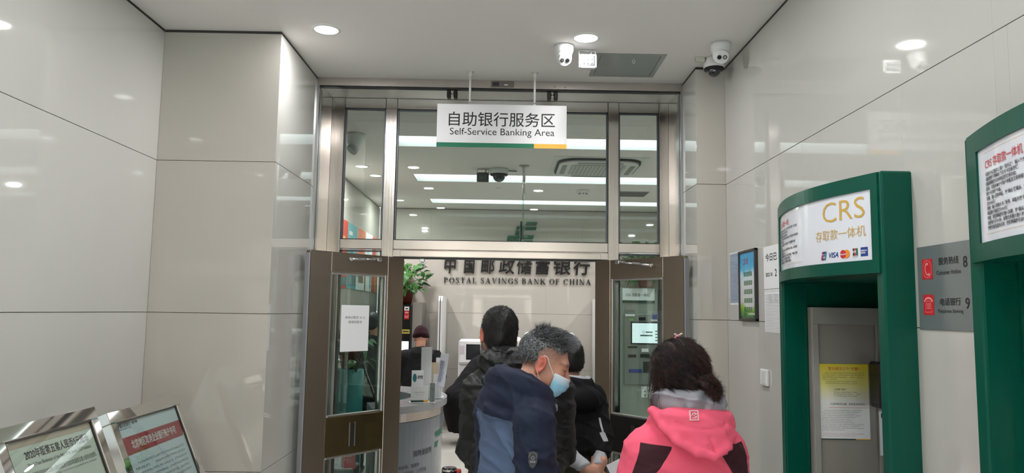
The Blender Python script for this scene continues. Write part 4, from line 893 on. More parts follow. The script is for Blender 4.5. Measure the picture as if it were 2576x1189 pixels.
floodlight('dark small floodlight on the hall ceiling seen through transom glass', -0.255, 8.16, 1.25, mat('graphite_paint', rgb(80,82,82), 0.4, metal=0.4), 'small floodlights')
t = thing('dome_camera', 'white dome camera with black bubble on hall ceiling beside dark floodlight', 'camera', (-0.075,8.16,ZC), group='small ceiling cameras')
m_ = MB(); m_.lathe([(0.105,0),(0.108,-0.03),(0.10,-0.062)],36); part('housing', m_, WHITEP, t, world=False)
m_ = MB(); m_.lathe([(0.1,-0.0625),(0.097,-0.075),(0.07,-0.082)],36); part('dome_ring', m_, BLACK, t, world=False)
m_ = MB(); m_.ball((0,0,-0.08),0.07,24,16); part('dome', m_, mat('smoked_dome', rgb(30,33,42), 0.04, coat=1.0), t, world=False)
m_ = MB(); m_.tube([(0.1,0,-0.02),(0.2,0.02,-0.02)],0.008,8); part('cable', m_, mat('grey_cable', rgb(150,150,150), 0.5), t, world=False)
# pan camera seen at the top of the left sidelight
t = thing('pan_camera', 'grey-white bracketed camera at the top of the left transom pane', 'camera', (-1.37,6.62,ZC), group='small ceiling cameras')
m_ = MB(); m_.lathe([(0.085,0),(0.088,-0.02),(0.082,-0.07),(0.052,-0.125),(0.03,-0.13)],32); part('base', m_, WHITEP, t, world=False)
Mc = Matrix.Translation((0.0,-0.0,-0.115))@Matrix.Rotation(math.radians(35),4,'Y')
m_ = MB(); m_.ball((0,0,0),0.055,24,16,Mc); bl = part('ball', m_, WHITEP, t, world=False)
m_ = MB(); m_.lathe([(0.052,-0.02),(0.054,-0.055),(0.048,-0.062)],28,Mc@Matrix.Rotation(math.radians(-20),4,'X')); part('face_plate', m_, mat('pale_grey_plastic', rgb(180,184,186), 0.3), bl, world=False)
m_ = MB(); m_.box((0.045,-0.012,-0.16),(0.055,0.012,-0.06),0.003,Matrix.Rotation(math.radians(18),4,'Y')); part('visor', m_, mat('grey_visor', rgb(120,124,124), 0.4), t, world=False)
# smoke detector, sprinkler disc, vent
t = thing('smoke_detector', 'small white smoke detector on hall ceiling before the last light trough', 'smoke detector', (1.006,9.511,ZC))
m_ = MB(); m_.lathe([(0.085,0),(0.085,-0.018),(0.06,-0.04),(0.05,-0.062),(0.02,-0.066)],28); bd = part('body', m_, WHITEP, t, world=False)
for i in range(8):
    a = 2*PI*i/8; m_ = MB(); m_.box((-0.008,-0.003,-0.058),(0.008,0.003,-0.045),0,Matrix.Rotation(a,4,'Z')@Matrix.Translation((0,-0.058,0))); part('vent_slot', m_, BLACK, bd, world=False)
t = thing('ceiling_cap', 'tiny white blanking cap on hall ceiling right of the hanging pole', 'cap', (-0.02-0.07,9.44,ZC))
m_ = MB(); m_.lathe([(0.035,0),(0.034,-0.01),(0.01,-0.016)],20); part('cap', m_, WHITEP, t, world=False)
t = thing('air_vent', 'small grey louvred vent in hall ceiling at far right', 'vent', (1.69,9.74,ZC))
m_ = MB(); m_.box((1.49,9.55,ZC-0.006),(1.89,9.95,ZC),0.002); part('frame', m_, mat('vent_grey', rgb(150,150,148), 0.5), t)
for i in range(9):
    m_ = MB(); m_.box((1.51,9.58+i*0.04,ZC-0.012),(1.87,9.60+i*0.04,ZC-0.006),0,); part('louvre', m_, mat('louvre_grey', rgb(120,120,118), 0.5), t)
# hanging double-sided glass sign seen edge on
t = thing('hanging_glass_sign', 'clear edge-on hanging glass sign on a steel pole in hall', 'sign', (0.2,7.95,2.2))
m_ = MB(); m_.tube([(0.2,7.95,ZC-0.004),(0.2,7.95,2.95)],0.016,14); part('pole', m_, CHROME, t)
m_ = MB(); m_.lathe([(0.055,-0.008),(0.055,0)],24,Matrix.Translation((0.2,7.95,ZC))); part('flange', m_, ALU, t)
m_ = MB(); m_.box((0.188,7.93,2.30),(0.196,8.20,3.02),0.001); m2 = m_; part('pane', m_, glass('edge_glass', (0.72,0.86,0.80)), t)
m_ = MB(); m_.box((0.199,7.95,2.28),(0.204,8.18,2.98),0.001); part('pane', m_, glass('edge_glass', (0.72,0.86,0.80)), t)
m_ = MB(); m_.box((0.165,7.955,2.30),(0.187,8.19,2.72),0.004); part('edge_frame', m_, mat('dark_green_frame', rgb(20,40,36), 0.4), t)

# ---- posters on the inner left wall
def wposter(label, y0, y1, parts_):
    t = thing('wall_poster', label, 'poster', (XLI,(y0+y1)/2,2.0), group='row of posters on the inner left wall')
    m_ = MB(); m_.box((XLI,y0,2.0),(XLI+0.006,y1-0.006,2.82)); sh = part('sheet', m_, parts_[0][4], t)
    Mx = frame_m((XLI+0.0066,y1-0.006,2.0),(0,-1,0),(0,0,1)) if False else frame_m((XLI+0.0066,y0,2.0),(0,1,0),(0,0,1))
    for k,(a,b,c,d,mt) in enumerate(parts_[1:]):
        m_ = MB(); rect(m_, Mx, a*(y1-y0), c*0.82, b*(y1-y0-0.006), d*0.82, 0.0004*k); part('print', m_, mt, sh)
C1 = mat('poster_red', rgb(206,66,52), 0.35); C2 = mat('poster_teal', rgb(104,176,182), 0.35); C3 = mat('poster_orange', rgb(232,128,92), 0.35); C4 = mat('poster_white', rgb(226,232,232), 0.35); C5 = mat('poster_brown', rgb(124,104,92), 0.4); C6 = mat('poster_amber', rgb(222,160,84), 0.4); C7 = mat('poster_deepteal', rgb(52,120,130), 0.4)
wposter('red wall poster with white letters, first of the row', 8.55, 9.16, [(0,0,0,0,C1),(0.1,0.35,0.35,0.55,C4),(0.5,0.75,0.68,0.76,C6),(0.55,0.95,0.2,0.5,C4),(0.5,0.9,0.03,0.16,C7)])
wposter('pale teal wall poster with four small panels, second of the row', 9.17, 9.75, [(0,0,0,0,C2),(0.1,0.45,0.82,0.88,C4),(0.55,0.95,0.74,0.80,C4),(0.08,0.24,0.05,0.3,C7),(0.3,0.46,0.05,0.3,C7),(0.54,0.7,0.05,0.3,C5),(0.76,0.92,0.05,0.3,C7),(0.35,0.42,0.5,0.62,C7),(0.6,0.7,0.5,0.6,C4)])
wposter('orange and white wall poster with a dark picture, third of the row', 9.76, 10.31, [(0,0,0,0,C4),(0,1,0.5,1,C3),(0.3,0.45,0.62,0.72,C1),(0.55,0.65,0.6,0.7,C1),(0.25,0.85,0.12,0.42,C5),(0.1,0.18,0.2,0.4,C5)])
wposter('white wall poster with a grey curve, fourth of the row', 10.32, 10.87, [(0,0,0,0,C4),(0.0,0.15,0.0,0.5,C5),(0.3,0.6,0.55,0.9,mat('poster_ice', rgb(190,214,220), 0.4)),(0.7,0.9,0.05,0.3,C2)])
wposter('red and amber wall poster, last of the row', 10.88, 11.42, [(0,0,0,0,C3),(0.0,0.4,0.0,0.9,C1),(0.45,0.95,0.0,0.55,C6),(0.6,0.9,0.6,0.9,C4)])

# ---- C-shaped reception counter
CX, CY = -1.27, 6.52; RX, RY = 0.79, 0.92
def ell(rx, ry, a): return (CX+rx*math.cos(a), CY+ry*math.sin(a))
A0, A1, NA = math.radians(-68), math.radians(78), 40
def band(mb, rxo, ryo, rxi, ryi, z0, z1, sm=False):
    vs = []; fs = []
    for i in range(NA+1):
        a = A0+(A1-A0)*i/NA; o, n_ = ell(rxo,ryo,a), ell(rxi,ryi,a)
        vs += [(o[0],o[1],z0),(o[0],o[1],z1),(n_[0],n_[1],z1),(n_[0],n_[1],z0)]
    for i in range(NA):
        k = 4*i
        for q in range(4): fs.append((k+q, k+(q+1)%4, k+4+(q+1)%4, k+4+q))
    fs += [(0,1,2,3),(4*NA+3,4*NA+2,4*NA+1,4*NA)]
    return mb.add(vs, [tuple(reversed(f)) for f in fs], None, sm)
rc = thing('reception_counter', 'curved grey granite-topped reception counter just inside the doorway', 'counter', (-0.8,CY,0))
GRAN = mat('grey_granite', rgb(150,152,154), 0.18, noise=0.35, nscale=160)
m_ = MB(); band(m_, RX, RY, 0.49, 0.50, 0.945, 1.0); part('worktop', m_, GRAN, rc)
m_ = MB(); band(m_, RX-0.03, RY-0.03, 0.52, 0.53, 0.875, 0.944); part('steel_band', m_, STEEL_H, rc)
m_ = MB(); band(m_, RX-0.06, RY-0.06, 0.53, 0.54, 0.0, 0.874); part('body', m_, mat('counter_grey', rgb(120,122,124), 0.4), rc)
m_ = MB(); band(m_, RX-0.035, RY-0.035, RX-0.055, RY-0.055, 0.06, 0.87); fp = part('front_panel', m_, mat('acrylic_grey', rgb(116,123,130), 0.12), rc)
def counter_print(mb, vs, fs, a0, ppr=0.80):
    out = []
    for x,z,_ in vs:
        a = a0+x/ppr; o = ell(RX-0.0335,RY-0.0335,a); out.append((o[0],o[1],z))
    return mb.add(out, fs)
GREYI = mat('counter_ink', rgb(60,64,70), 0.5)
def cl(body, size, a0, z, b=0.0, mt=GREYI):
    m_ = MB(); vs, fs = text_mb(body, size, Matrix.Identity(4), res=1, bold=b); counter_print(m_, [(x,z+y,0) for x,y,_ in vs], fs, a0); part('panel_lettering', m_, mt, fp)
cl('消费者权利', 0.05, math.radians(-40), 0.60, 0.001)
for i,s_ in enumerate(['1. 消费者的安全权、知情权', '2. 消费者的自主选择权、公平交易', '3. 消费者享有依法求偿权', '4. 消费者享有受教育权、受尊重', '5. 消费者享有信息安全权']): cl(s_, 0.032, math.radians(-62), 0.52-i*0.05)
cl('中国邮政', 0.06, math.radians(-18), 0.70, 0.002, GREEN_D); cl('邮储', 0.05, math.radians(-18), 0.62, 0.002, GREEN_D)

# ---- leaflets on the counter
t = thing('leaflet_rack', 'tall white leaflet rack standing on the reception counter', 'rack', (-0.60,6.35,1.0)); L0 = mat('rack_white', rgb(206,208,208), 0.4)
m_ = MB(); m_.box((-0.690,6.34,1.0),(-0.600,6.352,1.43),0.002); part('back_board', m_, L0, t)
m_ = MB(); m_.box((-0.612,6.37,1.0),(-0.53,6.44,1.13),0.002); part('pocket', m_, L0, t)
m_ = MB(); m_.box((-0.590,6.40,1.0),(-0.52,6.48,1.20),0.002); part('pocket', m_, L0, t)
m_ = MB(); m_.box((-0.64,6.36,1.0),(-0.50,6.49,1.012),0.002); part('base', m_, L0, t)
for k,(x,y,z,w,mt,rz) in enumerate([(-0.58,6.42,1.30,0.06,mat('leaflet_beige', rgb(206,188,160), 0.6),0.2),(-0.565,6.45,1.40,0.05,BLACK,0.25),(-0.545,6.44,1.34,0.055,PAPER,0.15)]):
    m_ = MB(); m_.box((-w/2,-0.002,0),(w/2,0.002,z-1.02),0,Matrix.Translation((x,y,1.02))@Matrix.Rotation(rz,4,'Z')); part('leaflet', m_, mt, t)
m_ = MB(); m_.box((-0.035,-0.006,0),(0.035,0.006,0.28),0.002,Matrix.Translation((-0.525,6.37,1.10))@Matrix.Rotation(0.12,4,'Y')); sl = part('sleeve', m_, mat('sleeve_white', rgb(196,198,206), 0.2), t)
m_ = MB(); m_.box((-0.028,-0.0085,0.04),(0.0,-0.006,0.22),0,Matrix.Translation((-0.525,6.37,1.10))@Matrix.Rotation(0.12,4,'Y')); part('grey_sheet', m_, mat('lilac_grey', rgb(150,150,166), 0.5), sl)
m_ = MB(); scribble(m_, Matrix.Translation((-0.525,6.37,1.10))@Matrix.Rotation(0.12,4,'Y')@frame_m((0.014,-0.0075,0.22),(0,0,-1),(1,0,0)), 0.2, 1, 0.012, 0.012, 0, 1, random.Random(4), 0); part('print', m_, GREYI, sl)
t = thing('card_holder', 'small white tent card with green logo at the counter edge', 'card holder', (-0.665,6.12,1.0))
Mt = Matrix.Translation((-0.655,6.10,1.004))@Matrix.Rotation(0.18,4,'Z')
m_ = MB(); m_.box((-0.095,-0.03,-0.004),(0.115,0.06,0.0),0.001,Mt); part('foot', m_, L0, t)
m_ = MB(); m_.box((-0.085,0.0,0),(0.055,0.004,0.13),0.001,Mt); fc = part('front_card', m_, mat('card_white', rgb(222,222,216), 0.5), t)
m_ = MB(); m_.box((-0.080,0.03,0.0),(0.015,0.034,0.25),0.001,Mt); bc = part('back_card', m_, PAPER, t)
m_ = MB(); disc(m_, Mt@frame_m((-0.055,0.0293,0.19),(1,0,0),(0,0,1)), 0, 0, 0.016, 0.034); part('green_logo', m_, TEAL_P, bc)
m_ = MB(); textfit(m_, '邮政储蓄', Mt@frame_m((-0.032,0.0293,0.18),(1,0,0),(0,0,1)), 0.042, 0.03, bold=0.02); part('lettering', m_, INK, bc)
m_ = MB(); scribble(m_, Mt@frame_m((-0.06,-0.0007,0.085),(1,0,0),(0,0,1)), 0.095, 1, 0.014, 0.011, 0, 1, random.Random(2), 0); scribble(m_, Mt@frame_m((-0.045,-0.0007,0.064),(1,0,0),(0,0,1)), 0.07, 1, 0.008, 0.006, 0, 1, random.Random(2), 0); part('print', m_, GREYI, fc)
m_ = MB(); rect(m_, Mt@frame_m((-0.085,-0.0007,0.0),(1,0,0),(0,0,1)), 0, 0, 0.105, 0.014); part('green_edge', m_, mat('deep_green_ink', rgb(20,60,48), 0.5), fc)
m_ = MB(); rect(m_, Mt@frame_m((0.02,-0.0007,0.0),(1,0,0),(0,0,1)), 0, 0, 0.035, 0.016); part('yellow_edge', m_, YELLOW_P, fc)
m_ = MB(); m_.box((0.065,0.03,0.0),(0.105,0.034,0.15),0.001,Mt@Matrix.Rotation(-0.2,4,'Z')); pc = part('photo_card', m_, mat('photo_grey', rgb(110,118,116), 0.5, noise=0.6, nscale=40), t)

# ---- privacy screens and machines along the back wall
for nm, xx in [('white upright privacy screen left of the white terminal', -0.905), ('white upright privacy screen at the right door edge', 1.395)]:
    t = thing('privacy_screen', nm, 'screen', (xx,10.9,0), group='white privacy screens on the back wall')
    m_ = MB(); m_.prism([(10.62,0),(11.45,0),(11.45,1.95),(10.68,1.95),(10.62,1.88)],-0.028,-0.006,Matrix(((0,0,1,xx),(1,0,0,0),(0,1,0,0),(0,0,0,1)))); part('panel', m_, WHITEP, t)
    m_ = MB(); m_.prism([(10.62,0),(11.45,0),(11.45,1.95),(10.68,1.95),(10.62,1.88)],0.006,0.028,Matrix(((0,0,1,xx),(1,0,0,0),(0,1,0,0),(0,0,0,1)))); part('panel', m_, WHITEP, t)
    m_ = MB(); m_.box((xx-0.006,10.66,0.02),(xx+0.006,11.45,1.90)); part('core', m_, SHADOWGAP, t)
def terminal(label, x0, x1, ztop, y):
    t = thing('service_terminal', label, 'terminal', ((x0+x1)/2,y+0.3,0), group='white self-service terminals')
    m_ = MB(); m_.box((x0,y,0.72),(x1,y+0.25,ztop),0.03); hd = part('head', m_, WHITEP, t)
    m_ = MB(); m_.box((x0+0.08,y+0.05,0),(x1-0.08,y+0.3,0.72),0.01); part('pedestal', m_, mat('dark_grey_plastic', rgb(70,70,72), 0.4), t)
    m_ = MB(); m_.box((x0+0.115,y-0.004,1.03),(x1-0.06,y+0.002,ztop-0.07),0.002); sc_ = part('screen_bezel', m_, BLACKG, hd)
    m_ = MB(); m_.box((x0+0.13,y-0.006,1.045),(x1-0.075,y-0.0035,ztop-0.085)); part('screen', m_, mat('dark_screen', rgb(34,36,38), 0.2), sc_)
    m_ = MB(); m_.box((x0+0.012,y-0.003,1.11),(x0+0.09,y+0.002,ztop-0.09),0.002); part('side_label', m_, mat('label_lilac', rgb(206,196,206), 0.4), hd)
    m_ = MB(); m_.box((x0+0.01,y-0.03,0.965),(x1-0.01,y,1.0),0.004); part('ledge', m_, mat('ledge_grey', rgb(176,170,168), 0.4), hd)
    m_ = MB(); m_.box((x0+0.03,y-0.012,0.76),(x1-0.03,y,0.935),0.006); tr = part('tray', m_, mat('tray_grey', rgb(200,202,202), 0.4), hd)
    m_ = MB(); m_.box((x0+0.10,y-0.015,0.83),(x1-0.08,y-0.011,0.875)); part('slot', m_, mat('slot_grey', rgb(90,90,92), 0.4), tr)
    m_ = MB(); m_.ball((x1-0.035,y-0.002,ztop-0.035),(0.014,0.006,0.018),12,8); part('lens', m_, BLACKG, hd)
terminal('white self-service terminal with black screen left of the crowd', -0.655, -0.27, 1.325, 11.0)
terminal('white self-service terminal mostly hidden behind the grey-haired man', 0.32, 1.06, 1.44, 11.0)
t = thing('desk_phone', 'white curved handset unit on back wall beside the second terminal', 'telephone', (0.12,11.2,0))
m_ = MB(); m_.box((0.06,11.1,1.10),(0.30,11.3,1.36),0.05); part('housing', m_, WHITEP, t); m_ = MB(); m_.ball((0.12,11.09,1.23),(0.09,0.03,0.07),16,10); part('black_window', m_, BLACKG, t); m_ = MB(); m_.box((0.12,11.2,0),(0.24,11.35,1.10),0.01); part('pillar', m_, mat('dark_grey_plastic', rgb(70,70,72), 0.4), t)
# black machine with plant at the left
t = thing('cash_machine', 'black cash machine with white stickers behind the hatted person', 'cash machine', (-1.5,11.1,0))
m_ = MB(); m_.box((-1.80,10.85,0),(-1.345,11.46,1.83),0.012); bd = part('cabinet', m_, BLACKG, t)
m_ = MB(); m_.box((-1.345,10.95,0),(-1.20,11.46,1.86),0.006); part('side_cover', m_, mat('warm_grey_panel', rgb(150,146,138), 0.5), t)
for (x0,x1,z0,z1,mt) in [(-1.62,-1.47,1.72,1.775,PAPER),(-1.62,-1.47,1.645,1.70,PAPER),(-1.445,-1.375,1.735,1.79,PAPER),(-1.445,-1.375,1.61,1.73,RED_P),(-1.47,-1.36,1.40,1.46,mat('sticker_olive', rgb(190,176,70), 0.5)),(-1.62,-1.475,1.52,1.575,PAPER)]:
    m_ = MB(); m_.box((x0,10.847,z0),(x1,10.851,z1)); st = part('sticker', m_, mt, bd)
    if mt is PAPER: m_ = MB(); rect(m_, frame_m((x0,10.8465,z0),(1,0,0),(0,0,1)), (x1-x0)*0.2, (z1-z0)*0.3, (x1-x0)*0.8, (z1-z0)*0.62); part('sticker_print', m_, INK, st)
    elif mt is RED_P: m_ = MB(); arc(m_, frame_m(((x0+x1)/2,10.8465,z0+0.05),(1,0,0),(0,0,1)), 0, 0, 0.026, 0.006, PI, 2*PI, 10); rect(m_, frame_m((x0,10.8465,z0),(1,0,0),(0,0,1)), 0.01, 0.092, 0.06, 0.10); part('sticker_print', m_, PAPER, st)
    else: m_ = MB(); rect(m_, frame_m((x0,10.8465,z0),(1,0,0),(0,0,1)), 0.01, 0.022, 0.10, 0.04); part('sticker_print', m_, INK, st)
m_ = MB(); m_.box((-1.60,10.84,1.33),(-1.50,10.851,1.40),0.004); part('slot', m_, mat('dark_grey_plastic', rgb(70,70,72), 0.4), bd)
m_ = MB(); m_.box((-1.66,10.845,0.98),(-1.37,10.852,1.29)); part('screen', m_, SCREENW, bd)
# grey machine seen through the right door glass
t = thing('cash_machine', 'grey cash machine with lit screen seen through right door glass', 'cash machine', (2.15,11.1,0))
GM = mat('machine_grey', rgb(150,156,150), 0.4); gx0, gx1 = 1.78, 2.42
m_ = MB(); m_.box((gx0-0.1,11.0,0),(gx1+0.12,11.46,2.12),0.01); bd = part('surround', m_, GM, t)
m_ = MB(); m_.box((gx0,10.97,0.70),(gx1,11.0,1.74),0.03); fcx = part('fascia', m_, mat('machine_grey_dark', rgb(126,130,126), 0.35), t)
m_ = MB(); m_.box((gx0-0.02,10.985,1.90),(gx1-0.18,11.0,2.11),0.004); hs = part('header_sign', m_, PAPER, t)
m_ = MB(); textfit(m_, 'CRS 存取款一体机', frame_m((gx0+0.03,10.983,1.99),(1,0,0),(0,0,1)), 0.35, 0.05); part('lettering', m_, INK, hs)
m_ = MB(); m_.box((gx0-0.02,10.983,1.90),(gx1-0.18,10.986,1.935)); part('dark_edge', m_, mat('deep_green_ink', rgb(20,60,48), 0.5), hs)
m_ = MB(); m_.box((gx0+0.1,10.964,1.29),(gx1-0.06,10.972,1.62),0.004); sb = part('screen_bezel', m_, BLACKG, fcx)
m_ = MB(); m_.box((gx0+0.12,10.962,1.31),(gx1-0.08,10.965,1.60)); ss = part('screen', m_, SCREENW, sb)
Mx = frame_m((gx0+0.12,10.961,1.31),(1,0,0),(0,0,1)); m_ = MB(); arc(m_, Mx, 0.17, 0.16, 0.02, 0.005, 0, 2*PI, 16); rect(m_, Mx, 0.20, 0.15, 0.30, 0.17); part('screen_logo', m_, mat('screen_ink', rgb(80,110,110), 0.5), ss)
for i in range(4): m_ = MB(); rect(m_, Mx, 0.34, 0.03+i*0.045, 0.43, 0.05+i*0.045); part('screen_button', m_, mat('pale_green_ui', rgb(130,190,150), 0.5), ss)
m_ = MB(); rect(m_, Mx, 0.12, 0.10, 0.30, 0.122); part('screen_bar', m_, mat('screen_ink', rgb(80,110,110), 0.5), ss)
for (x0,x1,z0,z1,mt) in [(gx0+0.03,gx0+0.17,1.79,1.85,CABG),(gx0+0.02,gx0+0.16,1.70,1.73,PAPER),(gx1-0.22,gx1-0.06,1.66,1.73,BLUE_P),(gx1-0.25,gx1-0.11,1.64,1.69,PAPER) if False else (gx1-0.24,gx1-0.10,1.635,1.655,PAPER),(gx0+0.22,gx0+0.32,1.64,1.685,BLACKG),(gx0+0.08,gx0+0.14,1.635,1.665,mat('green_led', rgb(110,190,90), 0.4)),(gx0+0.06,gx0+0.2,1.24,1.265,BLACKG),(gx1-0.16,gx1-0.04,1.24,1.265,BLACKG),(gx0+0.26,gx0+0.36,1.18,1.23,PAPER),(gx0+0.24,gx0+0.38,1.10,1.15,BLACKG),(gx0+0.06,gx0+0.18,1.10,1.14,BLACKG),(gx0+0.07,gx0+0.26,0.88,0.93,BLUE_P),(gx0+0.28,gx1-0.08,0.88,1.04,BLACKG)]:
    m_ = MB(); m_.box((x0,10.962,z0),(x1,10.9705,z1),0.001); part('fitting', m_, mt, fcx)
t = thing('paper_note', 'small white paper note below the grey cash machine', 'notice', (2.2,10.99,0.55)); m_ = MB(); m_.box((gx0+0.26,10.992,0.52),(gx1+0.05,10.9995,0.68)); sh = part('sheet', m_, PAPER, t)
m_ = MB(); scribble(m_, frame_m((gx0+0.29,10.9915,0.665),(1,0,0),(0,0,1)), 0.34, 2, 0.07, 0.055, 0, 0.9, random.Random(8), 0.05); part('print', m_, GREYI, sh)
t = thing('wall_poster', 'sky and meadow poster behind the plant on the right', 'poster', (2.75,11.46,1.9)); m_ = MB(); m_.box((2.42,11.45,2.13),(2.95,11.46,2.55)); part('print', m_, MATS.get('sky_meadow_print') or bpy.data.materials['sky_meadow_print'], t)

# ---- leafy pothos plants
def leaf_mesh(name, L, W, curl):
    m_ = MB(); n = 6; rows = []
    for i in range(n+1):
        s = i/n; wd = W*math.sin(PI*min(1,s**0.75))*(1-0.15*s); z = -curl*s*s
        rows.append([(-wd/2,s*L,z+0.12*wd),(0,s*L,z),(wd/2,s*L,z+0.12*wd)])
    m_.sheet(rows); return m_
LEAF_M = mat('pothos_leaf', rgb(52,104,42), 0.35, noise=0.35, nscale=25); STEM_M = mat('pothos_stem', rgb(88,120,60), 0.5)
POT_M = mat('terracotta_pot', rgb(110,52,36), 0.5)
LEAVES = [leaf_mesh('leaf', 0.13, 0.085, 0.03).mesh('leaf', [LEAF_M]), leaf_mesh('leaf', 0.105, 0.07, 0.05).mesh('leaf', [LEAF_M])]
def pothos(label, loc, R, n, seed, pot=True, trail=0.5, zs=1.0, cat='plant', ymax=9, zmin=-9, xmin=-9):
    rnd = random.Random(seed); t = thing('potted_pothos', label, cat, loc, group='leafy pothos plants')
    m_ = MB(); m_.lathe([(0.075*R,0),(0.105*R,0.15*R),(0.115*R,0.15*R),(0.115*R,0.175*R),(0.095*R,0.175*R)],24); part('pot', m_, POT_M, t, world=False)
    for i in range(n):
        a = rnd.uniform(0,2*PI); rr_ = R*rnd.uniform(0.06,0.26); h = R*(0.18+rnd.uniform(0.02,0.30)*zs)*(1.0 if rnd.random() > trail*0.35 else 0.3)
        p = Vector((rr_*math.cos(a), rr_*math.sin(a), h))
        p.y = min(p.y, ymax); p.x = max(p.x, xmin); p.z = max(p.z, zmin)
        if i % 3 == 0:
            m_ = MB(); m_.tube([(0,0,0.16*R),(p.x*0.4,p.y*0.4,max(h,0.16*R)*0.9),tuple(p)],0.004*R,5); part('stem', m_, STEM_M, t, world=False)
        o = bpy.data.objects.new('leaf', rnd.choice(LEAVES)); COL.objects.link(o); o.parent = t; o.location = p
        s = R*rnd.uniform(0.75,1.25); o.scale = (s,s,s); o.rotation_euler = (rnd.uniform(-1.0,0.35), rnd.uniform(-0.5,0.5), a-PI/2+rnd.uniform(-0.8,0.8))
        if ymax < 9 and math.sin(a) > 0: o.rotation_euler[0] = rnd.uniform(0.6,1.2)
    return t
pothos('bushy green pothos on top of the black cash machine', (-1.46,11.02,1.831), 1.2, 120, 1, ymax=0.20, zmin=0.22, xmin=-0.28)
pothos('bushy green pothos on top of the grey cash machine', (2.13,11.1,2.122), 1.35, 120, 2, ymax=0.16, zmin=0.14)
t = thing('planter_column', 'tall teal cylindrical planter column behind the left door glass', 'planter', (-1.43,7.0,0))
m_ = MB(); m_.lathe([(0.125,0),(0.13,0.02),(0.135,1.18),(0.13,1.19),(0.115,1.19),(0.115,1.14)],36); part('column', m_, mat('teal_ceramic', rgb(70,150,148), 0.25, noise=0.15, nscale=6), t, world=False)
m_ = MB(); m_.lathe([(0.116,1.145),(0.116,1.15)],24); part('soil', m_, mat('soil', rgb(50,38,30), 0.9), t, world=False)
pothos('green pothos in a terracotta pot on the teal column', (-1.43,7.0,1.192), 0.95, 60, 3, zs=0.7)

# ---- queue post with belt
t = thing('queue_post', 'black queue post with red clip at the bottom of the doorway', 'queue post', (-0.268,3.95,0))
m_ = MB(); m_.lathe([(0.16,0),(0.16,0.015),(0.03,0.04)],32); part('base', m_, BLACK, t, world=False)
m_ = MB(); m_.lathe([(0.03,0.035),(0.03,0.86)],20); part('pole', m_, BLACKG, t, world=False)
m_ = MB(); m_.lathe([(0.036,0.86),(0.040,0.87),(0.040,0.925),(0.036,0.932),(0.02,0.934)],28); hd = part('head', m_, BLACKG, t, world=False)
m_ = MB(); m_.lathe([(0.0405,0.918),(0.0405,0.926)],28); part('chrome_ring', m_, CHROME, hd, world=False)
m_ = MB(); m_.box((0.034,-0.02,0.868),(0.062,0.02,0.925),0.006); part('belt_clip', m_, mat('red_plastic', rgb(176,30,32), 0.35), hd, world=False)
bm = bpy.data.materials.new('striped_tape'); bm.use_nodes = True; nt = bm.node_tree; bs = nt.nodes['Principled BSDF']; tc = nt.nodes.new('ShaderNodeTexCoord'); wv = nt.nodes.new('ShaderNodeTexWave'); wv.inputs['Scale'].default_value = 2.2; wv.bands_direction = 'DIAGONAL'; rp = nt.nodes.new('ShaderNodeValToRGB'); rp.color_ramp.interpolation = 'CONSTANT'; rp.color_ramp.elements[0].color = (*rgb(28,28,28),1); rp.color_ramp.elements[1].position = 0.5; rp.color_ramp.elements[1].color = (*rgb(220,180,40),1)
nt.links.new(tc.outputs['Object'], wv.inputs['Vector']); nt.links.new(wv.outputs['Fac'], rp.inputs[0]); nt.links.new(rp.outputs[0], bs.inputs['Base Color'])
m_ = MB(); m_.box((-1.15,8.10,0.0005),(1.6,8.16,0.0015)); tag(part('floor_tape', m_, bm), 'yellow and black striped warning tape on the hall floor', 'tape')
# ---- brochure tray seen through the lower left door glass
t = thing('brochure_tray', 'red and white brochures on a low stand behind the left door', 'brochures', (-1.25,5.75,0))
m_ = MB(); m_.box((-1.42,5.66,0),(-1.10,5.92,0.56),0.01); part('stand', m_, mat('stand_white', rgb(190,192,192), 0.4), t)
for i in range(3):
    m_ = MB(); m_.box((-0.05,-0.14,0),(0.05,0.10,0.006),0,Matrix.Translation((-1.36+i*0.10,5.80,0.575+0.02*i))@Matrix.Rotation(0.5,4,'X')@Matrix.Rotation(0.1*i,4,'Z')); br = part('brochure', m_, RED_P if i != 1 else PAPER, t)
    m_ = MB(); scribble(m_, Matrix.Translation((-1.36+i*0.10,5.80,0.5825+0.02*i))@Matrix.Rotation(0.5,4,'X')@Matrix.Rotation(0.1*i,4,'Z')@Matrix.Translation((-0.04,0.08,0.0)), 0.08, 5, 0.03, 0.02, 0, 0.8, random.Random(i), 0.1); part('brochure_print', m_, PAPER if i != 1 else RED_P, br)
